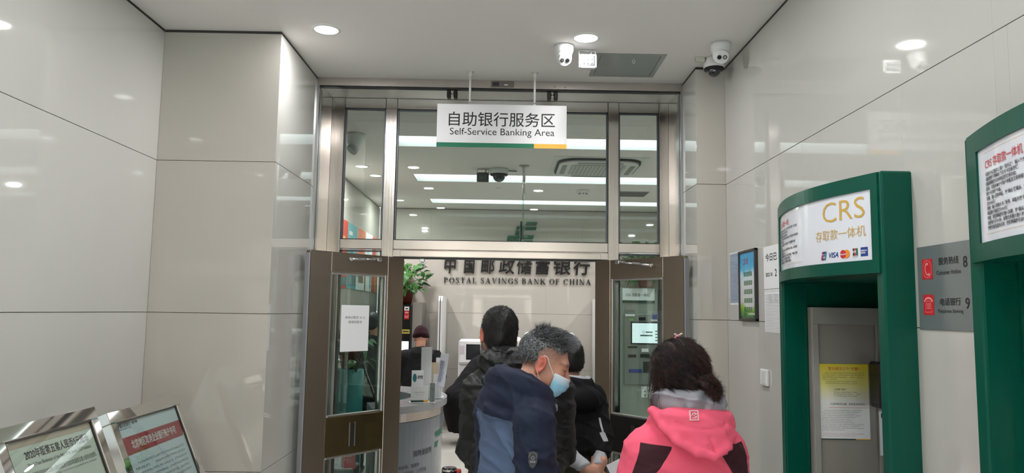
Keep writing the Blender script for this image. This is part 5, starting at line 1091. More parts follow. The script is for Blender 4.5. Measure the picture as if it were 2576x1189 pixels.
# ================================================================== PEOPLE: distance-field sculpting
class Sculpt:
    def __init__(s, lo, hi, h):
        s.lo = np.array(lo, np.float32); s.h = h
        s.n = np.ceil((np.array(hi)-np.array(lo))/h).astype(int)+1
        s.F = np.full(s.n, 0.15, np.float32)
        s.ax = [s.lo[i]+h*np.arange(s.n[i], dtype=np.float32) for i in range(3)]
    def _sub(s, lo, hi):
        a = np.clip(np.floor((np.array(lo)-s.lo)/s.h).astype(int), 0, s.n); b = np.clip(np.ceil((np.array(hi)-s.lo)/s.h).astype(int)+1, 0, s.n)
        if np.any(b <= a): return None, None
        sl = tuple(slice(a[i], b[i]) for i in range(3))
        X = s.ax[0][sl[0]][:,None,None]; Y = s.ax[1][sl[1]][None,:,None]; Z = s.ax[2][sl[2]][None,None,:]
        return sl, (X, Y, Z)
    def put(s, fn, lo, hi, k=0.02, op='u'):
        m = max(k, 0.03); sl, P = s._sub(np.array(lo)-m, np.array(hi)+m)
        if sl is None: return s
        d = np.broadcast_to(fn(*P), s.F[sl].shape); f = s.F[sl]
        if op == 'u': hh = np.maximum(k-np.abs(f-d), 0)/k; s.F[sl] = np.minimum(f, d)-hh*hh*k*0.25
        elif op == 's': d = -d; hh = np.maximum(k-np.abs(f-d), 0)/k; s.F[sl] = np.maximum(f, d)+hh*hh*k*0.25
        return s
    def cone(s, a, b, ra, rb, k=0.02, sc=(1,1,1), op='u'):
        a = np.array(a, float); b = np.array(b, float); ba = b-a; L2 = max(1e-9, float(ba@ba)); R = max(ra, rb)*max(sc)
        def fn(X, Y, Z):
            px, py, pz = X-a[0], Y-a[1], Z-a[2]; t = np.clip((px*ba[0]+py*ba[1]+pz*ba[2])/L2, 0, 1)
            qx, qy, qz = (px-ba[0]*t)/sc[0], (py-ba[1]*t)/sc[1], (pz-ba[2]*t)/sc[2]
            return (np.sqrt(qx*qx+qy*qy+qz*qz)-(ra+(rb-ra)*t))*min(sc)
        return s.put(fn, np.minimum(a,b)-R, np.maximum(a,b)+R, k, op)
    def path(s, pts, rs, k=0.02, sc=(1,1,1)):
        for i in range(len(pts)-1): s.cone(pts[i], pts[i+1], rs[i], rs[i+1], k, sc)
        return s
    def ell(s, c, r, k=0.02, M=None, op='u'):
        r = np.array(r, float)
        if M is None: A = np.eye(3); c = np.array(c, float)
        else: A = np.array(M.to_3x3()); c = np.array(M @ Vector(c))
        R = max(r)
        def fn(X, Y, Z):
            px, py, pz = X-c[0], Y-c[1], Z-c[2]
            qx, qy, qz = A[0,0]*px+A[1,0]*py+A[2,0]*pz, A[0,1]*px+A[1,1]*py+A[2,1]*pz, A[0,2]*px+A[1,2]*py+A[2,2]*pz
            k0 = np.sqrt((qx/r[0])**2+(qy/r[1])**2+(qz/r[2])**2); k1 = np.sqrt((qx/r[0]**2)**2+(qy/r[1]**2)**2+(qz/r[2]**2)**2)+1e-9
            return k0*(k0-1)/k1
        return s.put(fn, c-R, c+R, k, op)
    def torus(s, M, R, r, k=0.02, sx=1.0, sy=1.0, op='u', rz=1.0):
        Mi = np.array(M.inverted()); c = np.array(M.translation); B = (R*max(sx,sy)+r*max(1,rz))
        def fn(X, Y, Z):
            qx = Mi[0,0]*X+Mi[0,1]*Y+Mi[0,2]*Z+Mi[0,3]; qy = Mi[1,0]*X+Mi[1,1]*Y+Mi[1,2]*Z+Mi[1,3]; qz = Mi[2,0]*X+Mi[2,1]*Y+Mi[2,2]*Z+Mi[2,3]
            l = np.sqrt((qx/sx)**2+(qy/sy)**2)-R
            return np.sqrt(l*l+(qz/rz)**2)-r
        return s.put(fn, c-B, c+B, k, op)
    def half(s, p, nrm, k=0.01):          # keep the side the normal points away from
        p = np.array(p, float); nrm = np.array(nrm, float); nrm /= np.linalg.norm(nrm)
        X = s.ax[0][:,None,None]; Y = s.ax[1][None,:,None]; Z = s.ax[2][None,None,:]
        d = (X-p[0])*nrm[0]+(Y-p[1])*nrm[1]+(Z-p[2])*nrm[2]
        hh = np.maximum(k-np.abs(s.F-d), 0)/k; s.F = np.maximum(s.F, d)+hh*hh*k*0.25; return s
    def warp(s, fn):
        s.F = s.F+fn(s.ax[0][:,None,None], s.ax[1][None,:,None], s.ax[2][None,None,:]).astype(np.float32); return s
    def mesh(s):
        F = s.F; F[0]=F[-1]=0.1; F[:,0]=F[:,-1]=0.1; F[:,:,0]=F[:,:,-1]=0.1
        neg = F < 0; n = s.n
        c = [(i,j,k) for i in (0,1) for j in (0,1) for k in (0,1)]
        cnt = np.zeros(n-1, np.int8)
        for (i,j,k) in c: cnt += neg[i:n[0]-1+i, j:n[1]-1+j, k:n[2]-1+k]
        act = (cnt > 0) & (cnt < 8); idx = np.full(n-1, -1, np.int64); ii = np.argwhere(act); idx[act] = np.arange(len(ii))
        V = np.zeros((len(ii),3)); W = np.zeros(len(ii))
        I = ii.T
        val = {q: F[I[0]+q[0], I[1]+q[1], I[2]+q[2]] for q in c}
        for q in c:
            for axx in range(3):
                if q[axx]: continue
                r = list(q); r[axx] = 1; r = tuple(r); a, b = val[q], val[r]; m = (a < 0) != (b < 0)
                t = np.where(m, a/(a-b+1e-12), 0); P = np.array(q, float)[None,:].repeat(len(ii),0); P[:,axx] += t
                V += P*m[:,None]; W += m
        V = (V/np.maximum(W,1)[:,None]+ii)*s.h+s.lo
        faces = []
        for axx in range(3):
            o1, o2 = [(1,2),(2,0),(0,1)][axx]
            sl0 = [slice(None)]*3; sl1 = [slice(None)]*3; sl0[axx] = slice(0,-1); sl1[axx] = slice(1,None)
            A = neg[tuple(sl0)]; B = neg[tuple(sl1)]
            for flip, msk in ((False, A & ~B), (True, ~A & B)):
                e = np.argwhere(msk); e = e[(e[:,o1] > 0) & (e[:,o2] > 0) & (e[:,o1] < n[o1]-1) & (e[:,o2] < n[o2]-1)]
                if not len(e): continue
                def cell(d1, d2):
                    q = e.copy(); q[:,o1] -= d1; q[:,o2] -= d2; return idx[q[:,0], q[:,1], q[:,2]]
                qd = np.stack([cell(1,1), cell(0,1), cell(0,0), cell(1,0)], 1)
                faces.append(qd[:, ::-1] if flip else qd)
        return V, np.concatenate(faces)
def smooth_mesh(V, Q, it=1, lam=0.5):
    for _ in range(it):
        S = np.zeros_like(V); C = np.zeros(len(V))
        for a,b in ((0,1),(1,2),(2,3),(3,0)):
            np.add.at(S, Q[:,a], V[Q[:,b]]); np.add.at(C, Q[:,a], 1); np.add.at(S, Q[:,b], V[Q[:,a]]); np.add.at(C, Q[:,b], 1)
        V = V+(S/np.maximum(C,1)[:,None]-V)*lam
    return V
def sculpt_part(name, sc_, mats, parent, attr=None, it=1, fmat=None):
    V, Q = sc_.mesh(); V = smooth_mesh(V, Q, it)
    me = bpy.data.meshes.new(name); me.vertices.add(len(V)); me.vertices.foreach_set('co', V.astype(np.float32).ravel())
    me.loops.add(len(Q)*4); me.loops.foreach_set('vertex_index', Q.ravel().astype(np.int32)); me.polygons.add(len(Q)); me.polygons.foreach_set('loop_start', np.arange(0, len(Q)*4, 4, dtype=np.int32))
    me.update(calc_edges=True); me.validate(); me.polygons.foreach_set('use_smooth', np.ones(len(me.polygons), bool))
    if not isinstance(mats, (list,tuple)): mats = [mats]
    for m in mats: me.materials.append(m)
    if attr:
        for nm, fn in attr.items():
            a = me.attributes.new(nm, 'FLOAT', 'POINT'); a.data.foreach_set('value', np.broadcast_to(fn(V[:,0],V[:,1],V[:,2]),(len(V),)).astype(np.float32))
    o = bpy.data.objects.new(name, me); COL.objects.link(o); o.parent = parent
    return o, V
def smp(a, b, x):
    t = np.clip((x-a)/(b-a), 0, 1); return t*t*(3-2*t)
def cloth_mat(name, cols, rough=0.7, attrs=(), sheen=0.2, bump=0.25, bscale=350, spec=0.3, fold=0.0, fscale=4.5):
    """first colour is the ground; each attr name (value > 0) paints the following colour"""
    m, nt, b = new_mat(name); b.inputs['Roughness'].default_value = rough; b.inputs['Sheen Weight'].default_value = sheen; b.inputs['Specular IOR Level'].default_value = spec
    cur = None; tc = nt.nodes.new('ShaderNodeTexCoord')
    for i,at in enumerate(attrs):
        an = nt.nodes.new('ShaderNodeAttribute'); an.attribute_name = at
        mr = nt.nodes.new('ShaderNodeMapRange'); mr.inputs['From Min'].default_value = -0.0008; mr.inputs['From Max'].default_value = 0.0008; nt.links.new(an.outputs['Fac'], mr.inputs['Value'])
        mx = nt.nodes.new('ShaderNodeMix'); mx.data_type = 'RGBA'; nt.links.new(mr.outputs[0], mx.inputs[0]); mx.inputs[7].default_value = (*cols[i+1],1)
        if cur is None: mx.inputs[6].default_value = (*cols[0],1)
        else: nt.links.new(cur, mx.inputs[6])
        cur = mx.outputs[2]
    if cur is None: b.inputs['Base Color'].default_value = (*cols[0],1)
    else: nt.links.new(cur, b.inputs['Base Color'])
    n2 = nt.nodes.new('ShaderNodeTexNoise'); n2.inputs['Scale'].default_value = bscale; nt.links.new(tc.outputs['Object'], n2.inputs['Vector'])
    bp = nt.nodes.new('ShaderNodeBump'); bp.inputs['Strength'].default_value = bump; bp.inputs['Distance'].default_value = 0.0015; nt.links.new(n2.outputs['Fac'], bp.inputs['Height'])
    last = bp.outputs[0]
    if fold:
        n3 = nt.nodes.new('ShaderNodeTexNoise'); n3.noise_type = 'RIDGED_MULTIFRACTAL'; n3.inputs['Scale'].default_value = fscale; n3.inputs['Detail'].default_value = 3.0; n3.inputs['Distortion'].default_value = 0.9; nt.links.new(tc.outputs['Object'], n3.inputs['Vector'])
        b2 = nt.nodes.new('ShaderNodeBump'); b2.inputs['Strength'].default_value = fold; b2.inputs['Distance'].default_value = 0.05; nt.links.new(n3.outputs['Fac'], b2.inputs['Height']); nt.links.new(last, b2.inputs['Normal']); last = b2.outputs[0]
    nt.links.new(last, b.inputs['Normal']); MATS[name] = m; return m
def skin_mat(name, col, hair=None, red=None):
    """skin with a stubble/hair-shade attribute"""
    m, nt, b = new_mat(name); b.inputs['Roughness'].default_value = 0.5; b.inputs['Subsurface Weight'].default_value = 0.08; b.inputs['Subsurface Radius'].default_value = (0.01,0.004,0.002)
    tc = nt.nodes.new('ShaderNodeTexCoord'); n = nt.nodes.new('ShaderNodeTexNoise'); n.inputs['Scale'].default_value = 40; n.inputs['Detail'].default_value = 6; nt.links.new(tc.outputs['Object'], n.inputs['Vector'])
    mx = nt.nodes.new('ShaderNodeMix'); mx.data_type = 'RGBA'; mx.inputs[6].default_value = (*[c*0.86 for c in col],1); mx.inputs[7].default_value = (*[min(1,c*1.12) for c in col],1); nt.links.new(n.outputs['Fac'], mx.inputs[0]); cur = mx.outputs[2]
    for at, c in (('flush', red), ('stubble', hair), ('dark', rgb(30,20,18)), ('lip', rgb(150,82,74))):
        if c is None: continue
        an = nt.nodes.new('ShaderNodeAttribute'); an.attribute_name = at; m2 = nt.nodes.new('ShaderNodeMix'); m2.data_type = 'RGBA'; m2.inputs[7].default_value = (*c,1); nt.links.new(cur, m2.inputs[6])
        fac = an.outputs['Fac']
        if at == 'stubble':
            n4 = nt.nodes.new('ShaderNodeTexNoise'); n4.inputs['Scale'].default_value = 420; n4.inputs['Detail'].default_value = 2; nt.links.new(tc.outputs['Object'], n4.inputs['Vector'])
            mr = nt.nodes.new('ShaderNodeMapRange'); mr.inputs['From Min'].default_value = 0.35; mr.inputs['From Max'].default_value = 0.6; mr.inputs['To Min'].default_value = 0.4; mr.inputs['To Max'].default_value = 1.0; nt.links.new(n4.outputs['Fac'], mr.inputs['Value'])
            mm = nt.nodes.new('ShaderNodeMath'); mm.operation = 'MULTIPLY'; nt.links.new(fac, mm.inputs[0]); nt.links.new(mr.outputs[0], mm.inputs[1]); fac = mm.outputs[0]
        nt.links.new(fac, m2.inputs[0]); cur = m2.outputs[2]
    nt.links.new(cur, b.inputs['Base Color']); MATS[name] = m; return m
def hair_mat(name, c0, c1, rough=0.4, scale=160):
    m, nt, b = new_mat(name); b.inputs['Roughness'].default_value = rough; b.inputs['Specular IOR Level'].default_value = 0.4
    tc = nt.nodes.new('ShaderNodeTexCoord'); n = nt.nodes.new('ShaderNodeTexNoise'); n.inputs['Scale'].default_value = scale; n.inputs['Detail'].default_value = 4; nt.links.new(tc.outputs['Object'], n.inputs['Vector'])
    at = nt.nodes.new('ShaderNodeAttribute'); at.attribute_name = 'tone'
    ad = nt.nodes.new('ShaderNodeMath'); ad.operation = 'ADD'; nt.links.new(n.outputs['Fac'], ad.inputs[0]); nt.links.new(at.outputs['Fac'], ad.inputs[1])
    rp = nt.nodes.new('ShaderNodeValToRGB'); rp.color_ramp.elements[0].position = 0.38; rp.color_ramp.elements[0].color = (*c0,1); rp.color_ramp.elements[1].position = 0.72; rp.color_ramp.elements[1].color = (*c1,1)
    nt.links.new(ad.outputs[0], rp.inputs[0]); nt.links.new(rp.outputs[0], b.inputs['Base Color']); MATS[name] = m; return m
def head_M(loc, turn=0.0, pitch=0.0, roll=0.0):
    return Matrix.Translation(loc) @ Matrix.Rotation(math.radians(turn),4,'Z') @ Matrix.Rotation(math.radians(pitch),4,'X') @ Matrix.Rotation(math.radians(roll),4,'Y')
def put_head(S, M, neck_to, k=0.012, ears=True):
    """head-local frame: origin midway between the ears, y forward, z up"""
    w = lambda p: tuple(M @ Vector(p))
    S.ell((0,-0.012,0.030), (0.074,0.094,0.086), k, M); S.ell((0,0.030,-0.030), (0.062,0.066,0.084), 0.03, M)
    S.cone(w((0,0.020,-0.070)), w((0,0.058,-0.100)), 0.050, 0.030, 0.03)
    S.ell((0,0.078,0.020), (0.050,0.018,0.014), 0.02, M)
    for sx in (-1,1):
        S.ell((sx*0.040,0.066,-0.032), (0.022,0.020,0.020), 0.025, M); S.ell((sx*0.032,0.094,0.000), (0.017,0.013,0.010), 0.012, M, 's'); S.ell((sx*0.031,0.081,-0.001), (0.0125,0.0115,0.0105), 0.004, M)
    S.cone(w((0,0.086,0.008)), w((0,0.112,-0.034)), 0.009, 0.0125, 0.012)
    for sx in (-1,1): S.ell((sx*0.012,0.100,-0.038), (0.009,0.010,0.008), 0.008, M)
    S.ell((0,0.090,-0.070), (0.022,0.012,0.006), 0.008, M); S.ell((0,0.089,-0.080), (0.018,0.012,0.006), 0.008, M)
    if ears:
        for sx in (-1,1):
            Me = M @ Matrix.Translation((sx*0.074,-0.006,-0.012)) @ Matrix.Rotation(sx*math.radians(-22),4,'Z') @ Matrix.Rotation(math.radians(-10),4,'X')
            S.ell((sx*0.003,-0.003,0.0), (0.009,0.020,0.033), 0.006, Me); S.torus(Me @ Matrix.Translation((sx*0.009,-0.004,0.003)) @ Matrix.Rotation(PI/2,4,'Y'), 0.019, 0.0042, 0.004, 1.45, 0.90); S.ell((sx*0.013,0.003,0.000), (0.009,0.009,0.015), 0.004, Me, 's'); S.ell((sx*0.014,-0.004,0.018), (0.006,0.008,0.008), 0.004, Me, 's'); S.ell((sx*0.006,0.003,-0.027), (0.007,0.009,0.010), 0.005, Me)
    S.cone(w((0,-0.012,-0.055)), neck_to, 0.056, 0.060, 0.02)
def head_attr(M, stub=None, flush=True):
    Mi = np.array(M.inverted())
    def loc(X,Y,Z): return [Mi[i,0]*X+Mi[i,1]*Y+Mi[i,2]*Z+Mi[i,3] for i in range(3)]
    def dark(X,Y,Z):
        x,y,z = loc(X,Y,Z); br = np.exp(-(((np.abs(x)-0.038)/0.021)**2+((z-0.021-0.1*(0.03-np.abs(x)))/0.0055)**2))*(y > 0.055)*0.85
        ey = np.exp(-(((np.abs(x)-0.034)/0.014)**2+((z+0.001)/0.0042)**2))*(y > 0.065)*1.0
        return np.clip(br+ey,0,1)
    def lip(X,Y,Z):
        x,y,z = loc(X,Y,Z); return np.exp(-((x/0.022)**2+((z+0.075)/0.008)**2))*(y > 0.07)*0.7
    def fl(X,Y,Z):
        x,y,z = loc(X,Y,Z); ear = smp(0.070,0.080,np.abs(x))*(np.abs(z+0.012) < 0.045)*(np.abs(y+0.01) < 0.035); nose = np.exp(-((x/0.02)**2+((z+0.03)/0.02)**2))*(y > 0.09)
        return np.clip(0.8*ear+0.35*nose,0,1)
    d = {'dark': dark, 'lip': lip, 'flush': fl}
    d['stubble'] = (lambda X,Y,Z: stub(*loc(X,Y,Z))) if stub else (lambda X,Y,Z: 0*X)
    return d
def strands(name, roots, dirs, lens, r, m, parent, seed=0, bend=(0,0,-0.3), seg=3, tone=None, jitter=0.25):
    rnd = np.random.default_rng(seed); n = len(roots); D = np.array(dirs, float); D = D+rnd.normal(0, jitter, D.shape); D /= np.linalg.norm(D,axis=1)[:,None]+1e-9
    Ls = np.array(lens)[:,None]; U = np.cross(D, np.array([0.31,0.17,0.93])); U /= np.linalg.norm(U,axis=1)[:,None]+1e-9; Wv = np.cross(D,U)
    V = []; cur = np.array(roots, float); d = D.copy()
    for i in range(seg+1):
        rr = r*(1-i/seg*0.92)
        for k in range(3): a = 2*PI*k/3; V.append(cur+U*math.cos(a)*rr+Wv*math.sin(a)*rr)
        cur = cur+d*Ls/seg; d = d+np.array(bend)[None,:]/seg; d /= np.linalg.norm(d,axis=1)[:,None]+1e-9
    V = np.stack(V,1).reshape(-1,3); per = 3*(seg+1); base = (np.arange(n)*per)[:,None]; Q = []
    for i in range(seg):
        for k in range(3): Q.append(np.concatenate([base+3*i+k, base+3*i+(k+1)%3, base+3*(i+1)+(k+1)%3, base+3*(i+1)+k],1))
    Q = np.concatenate(Q)
    return V, Q, np.repeat(rnd.normal(0,0.12,n) if tone is None else tone, per)
def hair_part(parent, S, m, extra=None, it=1):
    """hair cap (sculpted) joined with its loose strands into one mesh"""
    V, Q = S.mesh(); V = smooth_mesh(V, Q, it); T = np.zeros(len(V))
    vs, qs, ts = [V], [Q], [T]
    if extra:
        for (v,q,t) in extra(V, Q): qs.append(q+sum(len(x) for x in vs)); vs.append(v); ts.append(t)
    V = np.concatenate(vs); Q = np.concatenate(qs); T = np.concatenate(ts)
    me = bpy.data.meshes.new('hair'); me.vertices.add(len(V)); me.vertices.foreach_set('co', V.astype(np.float32).ravel()); me.loops.add(len(Q)*4); me.loops.foreach_set('vertex_index', Q.ravel().astype(np.int32)); me.polygons.add(len(Q)); me.polygons.foreach_set('loop_start', np.arange(0,len(Q)*4,4,dtype=np.int32)); me.update(calc_edges=True); me.validate()
    me.polygons.foreach_set('use_smooth', np.ones(len(me.polygons), bool)); me.materials.append(m); a = me.attributes.new('tone','FLOAT','POINT'); a.data.foreach_set('value', T.astype(np.float32))
    o = bpy.data.objects.new('hair', me); COL.objects.link(o); o.parent = parent; o['kind'] = 'stuff'; return o
def normals(V, Q):
    N = np.zeros_like(V); fn = np.cross(V[Q[:,2]]-V[Q[:,0]], V[Q[:,3]]-V[Q[:,1]])
    for k in range(4): np.add.at(N, Q[:,k], fn)
    return N/(np.linalg.norm(N,axis=1)[:,None]+1e-12)
def fingers(S, Mh, curl=0.6, side=1, k=0.004, spread=0.0, rad=1.0):
    """a hand: Mh local frame has origin at the wrist, y towards the finger tips, z out of the back of the hand, thumb on +x*side"""
    w = lambda p: tuple(Mh @ Vector(p))
    S.cone(w((0,-0.03,0)), w((0,0.02,0)), 0.024, 0.026, 0.015, ) ; S.ell((0,0.045,-0.004), (0.036,0.045,0.015), 0.012, Mh)
    for i,(x,L) in enumerate([(0.028,0.074),(0.010,0.082),(-0.008,0.077),(-0.025,0.062)]):
        x *= side; a = 0.0; p = Vector((x,0.082-0.004*abs(i-1),0)); c = curl*(0.9+0.08*i); r = [0.0088,0.0082,0.0074,0.0062]
        pts = [p]
        for j,f in enumerate((0.44,0.32,0.24)):
            a += c*(0.7 if j == 0 else 1.0); p = p+Vector((spread*x*f, math.cos(a), -math.sin(a)))*L*f; pts.append(p)
        for j in range(3): S.cone(w(pts[j]), w(pts[j+1]), r[j]*rad, r[j+1]*rad, k)
    t0 = Vector((0.026*side,0.018,-0.006)); t1 = t0+Vector((0.022*side,0.028,-0.010)); t2 = t1+Vector((0.006*side,0.028,-0.010)); t3 = t2+Vector((-0.004*side,0.020,-0.008))
    S.cone(w(t0),w(t1),0.0135,0.0105,0.008); S.cone(w(t1),w(t2),0.0105,0.0092,k); S.cone(w(t2),w(t3),0.0092,0.0075,k)
# ================================================================== PEOPLE
PG = 'people waiting at the bank'
def person(label, loc, rotz):
    return thing('person', label, 'person', loc, (0,0,math.radians(rotz)), group=PG)
def body_core(S, arms, z_sh=1.40, hip=0.90, hands=None, lean=(0,0), legs=True):
    S.cone((lean[0],lean[1],z_sh-0.04), (0,0,hip+0.05), 0.105, 0.11, 0.03, (1.3,0.85,1))
    for pts in arms: S.path(pts, [0.045,0.036,0.026], 0.02)
    if legs:
        for sx in (-1,1): S.path([(sx*0.085,0,hip),(sx*0.095,0.01,0.48),(sx*0.10,-0.02,0.07)], [0.075,0.052,0.036], 0.02)
def trousers(parent, m, hip=0.98, loose=1.0, h=0.012, knees=None):
    S = Sculpt((-0.3,-0.25,0.02),(0.3,0.3,hip+0.12),h)
    S.cone((-0.06,0,hip-0.02),(0.06,0,hip-0.02),0.125,0.125,0.05,(1,0.95,1))
    for sx in (-1,1): S.path([(sx*0.088,0,hip-0.08),(sx*0.098,0.012,0.50),(sx*0.102,-0.015,0.09)], [0.105*loose,0.082*loose,0.074*loose], 0.03)
    S.half((0,0,0.06),(0,0,-1)); S.warp(lambda X,Y,Z: 0.004*np.sin(60*Z+9*X)*np.sin(25*X+20*Y))
    sculpt_part('trousers', S, m, parent)
def shoes(parent, m, h=0.008):
    for sx in (-1,1):
        S = Sculpt((sx*0.105-0.09,-0.15,-0.01),(sx*0.105+0.09,0.24,0.16),h)
        S.ell((sx*0.105,-0.03,0.045),(0.046,0.075,0.05),0.03); S.ell((sx*0.11,0.08,0.035),(0.05,0.11,0.04),0.03); S.half((0,0,0.003),(0,0,-1))
        sculpt_part('shoe', S, m, parent)
def zip_fold(amp, f=1.0):
    def fn(X,Y,Z):
        u = 24*f*Z+10*X+1.6*np.sin(13*Y+9*X)+1.1*np.sin(15*Z-12*Y); v = 15*f*Z-19*X+14*Y+1.5*np.sin(14*X+11*Z)
        m = 0.5+0.5*np.sin(7*X+5*Y+6*Z); return -2.2*amp*(m*(1-np.abs(np.sin(u)))**3+(1-m)*(1-np.abs(np.sin(v)))**3)+amp*0.5
    return fn
DARKSHOE = mat('black_shoe', rgb(24,24,26), 0.4)
SKIN = skin_mat('skin', rgb(204,150,126), rgb(70,66,66), rgb(196,96,80))

# ------------------------------------------------------------------ grey-haired man in the blue jacket
def mask_mat():
    if 'mask_blue' in MATS: return MATS['mask_blue']
    m, nt, b = new_mat('mask_blue'); b.inputs['Roughness'].default_value = 0.8; MATS['mask_blue'] = m
    an = nt.nodes.new('ShaderNodeAttribute'); an.attribute_name = 'row'; rp = nt.nodes.new('ShaderNodeValToRGB'); nt.links.new(an.outputs['Fac'], rp.inputs[0]); nt.links.new(rp.outputs[0], b.inputs['Base Color'])
    rp.color_ramp.elements[0].position = 0.10; rp.color_ramp.elements[0].color = (*rgb(206,222,232),1); rp.color_ramp.elements[1].position = 0.35; rp.color_ramp.elements[1].color = (*rgb(140,196,222),1)
    return m
def face_mask(t, M, m, loops=True):
    g = []
    for i in range(19):
        s = i/18; row = []
        prof = 0.120+0.004*math.sin(PI*min(1,s*1.6))-0.042*max(0,s-0.45)**1.3*1.6+0.0016*math.sin(s*2*PI*4)
        for j in range(21):
            q = -1+2*j/20; hw = 0.072-0.008*abs(s-0.4); x = hw*math.sin(q*1.35)/math.sin(1.35)
            y = 0.052+(prof-0.052)*(1-abs(q)**2.6); z = -0.026-0.084*s-0.024*q*q*(s-0.5)-0.006*q*q
            row.append(tuple(M @ Vector((x,y,z))))
        g.append(row)
    m_ = MB(); m_.sheet(g); mk = part('face_mask', m_, m, t, world=False); a = mk.data.attributes.new('row','FLOAT','POINT'); a.data.foreach_set('value', [i/18 for i in range(19) for j in range(21)])
    md = mk.modifiers.new('thickness','SOLIDIFY'); md.thickness = 0.0015
    for sx in (1,-1):
        def sp(pts, n=24):
            P = np.array(pts)
            for _ in range(3): P = np.concatenate([P[:1]]+[np.stack([0.75*P[i]+0.25*P[i+1],0.25*P[i]+0.75*P[i+1]]) for i in range(len(P)-1)]+[P[-1:]])
            tt = np.linspace(0,len(P)-1,n); return [tuple(M @ Vector(tuple(np.array([np.interp(v,range(len(P)),P[:,c]) for c in range(3)])))) for v in tt]
        m_ = MB(); m_.tube(sp([(sx*0.071,0.054,-0.034),(sx*0.080,0.026,-0.004),(sx*0.084,0.010,0.014),(sx*0.087,0.002,0.026),(sx*0.088,-0.014,0.026)]),0.0013,6); m_.tube(sp([(sx*0.068,0.052,-0.106),(sx*0.076,0.026,-0.086),(sx*0.082,-0.002,-0.056),(sx*0.086,-0.018,-0.034)]),0.0013,6); part('ear_loop', m_, PAPER, mk, world=False)
    return mk
def grey_man():
    t = person('grey-haired man in navy and slate-blue jacket wearing a light blue face mask', (0.060,2.84,0), -58)
    M = head_M((-0.002,0.118,1.552), -33, -21, 0)
    armR = [(0.162,-0.040,1.350),(0.198,-0.035,1.09),(0.16,0.18,1.02)]; armL = [(-0.165,-0.01,1.355),(-0.205,0.03,1.09),(-0.14,0.24,1.02)]
    S = Sculpt((-0.30,-0.20,0.90),(0.30,0.38,1.74),0.0042)
    body_core(S, [armR,armL], legs=False); put_head(S, M, (0,0.0,1.42))
    for sx,p in ((1,armR),(-1,armL)):
        d = Vector((-0.4*sx,0.9,-0.2)).normalized(); fingers(S, frame_m(p[2], Vector((0,0,1)).cross(d).normalized(), d), 0.5, -sx)
    def stub(x,y,z):
        reg = smp(0.082,0.040,y-0.2*(z-0.04))*smp(-0.085,-0.050,z+0.25*(y+0.06))*smp(-0.005,0.03,z-0.9*np.clip(y,0,1)+0.05)
        return np.clip(reg*(0.35+0.5*smp(0.0,0.06,z)+0.4*smp(0.02,-0.05,y)),0,0.9)*(np.abs(x) < 0.079)
    sculpt_part('body', S, SKIN, t, head_attr(M, stub))
    H = Sculpt((-0.17,-0.10,1.42),(0.17,0.30,1.76),0.0045)
    H.ell((0,-0.013,0.036), (0.0775,0.0985,0.0880), 0.01, M); H.ell((0,0.022,0.104), (0.058,0.070,0.026), 0.025, M)
    A3 = M.to_3x3(); cut = lambda p, n: H.half(tuple(M @ Vector(p)), tuple(A3 @ Vector(n)), 0.006)
    cut((0,0.080,0.066), (0,1.0,-0.22)); cut((0,0.060,0.062), (0,0.62,-0.78))
    for sx in (-1,1): H.ell((sx*0.094,0.040,0.026),(0.040,0.088,0.056),0.010,M,'s')
    H.warp(lambda X,Y,Z: 0.0016*np.sin(190*X+60*Z)*np.sin(170*Y+40*X))
    def ex(V, Q):
        N = normals(V,Q); Mi = np.array(M.inverted()); L = V@Mi[:3,:3].T+Mi[:3,3]; rnd = np.random.default_rng(5); A = np.array(A3); out = []
        top = np.where((L[:,2] > 0.075))[0]; pick = rnd.choice(top, 9000); l = L[pick]
        fwd = np.stack([0.35*l[:,0]/0.07, 1.0+0*l[:,0], 0.10+2.0*np.clip(l[:,1],0,0.1)],1); spike = (np.hypot(l[:,0],l[:,1]+0.050) < 0.028) & (rnd.random(len(pick)) < 0.45)
        fwd[spike] = np.array([0,-0.25,1.0])+rnd.normal(0,0.35,(spike.sum(),3)); d = fwd@A.T+N[pick]*0.42
        ln = rnd.uniform(0.014,0.030,len(pick)); ln[spike] = rnd.uniform(0.010,0.034,spike.sum())
        out.append(strands('s', V[pick], d, ln, 0.00055, None, None, 1, (0,0,-0.35), tone=rnd.normal(-0.12,0.20,len(pick))+0.22*smp(0.03,0.08,l[:,1]), jitter=0.22))
        low = np.where(L[:,2] <= 0.085)[0]; pick = rnd.choice(low, 9000); l = L[pick]
        dn = np.stack([0.2*np.sign(l[:,0]), -0.25*np.ones(len(l)), -0.9*np.ones(len(l))],1)@A.T; d = dn+N[pick]*0.28
        out.append(strands('s', V[pick], d, rnd.uniform(0.005,0.012,len(pick)), 0.00045, None, None, 2, (0,0,-0.1), tone=rnd.normal(-0.09,0.18,len(pick)), jitter=0.2))
        return out
    hair_part(t, H, hair_mat('salt_pepper_hair', rgb(24,24,26), rgb(170,172,176), 0.45, 220), ex)
    J_ = Sculpt((-0.36,-0.30,0.74),(0.36,0.40,1.66),0.006)
    J_.cone((0,-0.005,1.32),(0,0.0,1.0),0.142,0.162,0.03,(1.15,0.86,1)); J_.cone((0,0,1.0),(0,0,0.80),0.162,0.172,0.03,(1.15,0.86,1))
    J_.cone((-0.130,-0.01,1.362),(0.130,-0.01,1.362),0.064,0.064,0.05)
    for a in (armR,armL): J_.path(a, [0.078,0.074,0.056], 0.03)
    Mc = Matrix.Translation((0,0.030,1.462)) @ Matrix.Rotation(math.radians(-30),4,'X'); J_.torus(Mc, 0.092, 0.016, 0.015, 1.0, 1.10, rz=2.3)
    Mh = Matrix.Translation((0,0.002,1.445)) @ Matrix.Rotation(math.radians(-34),4,'X'); J_.torus(Mh, 0.108, 0.032, 0.012, 1.12, 1.0, rz=1.25)
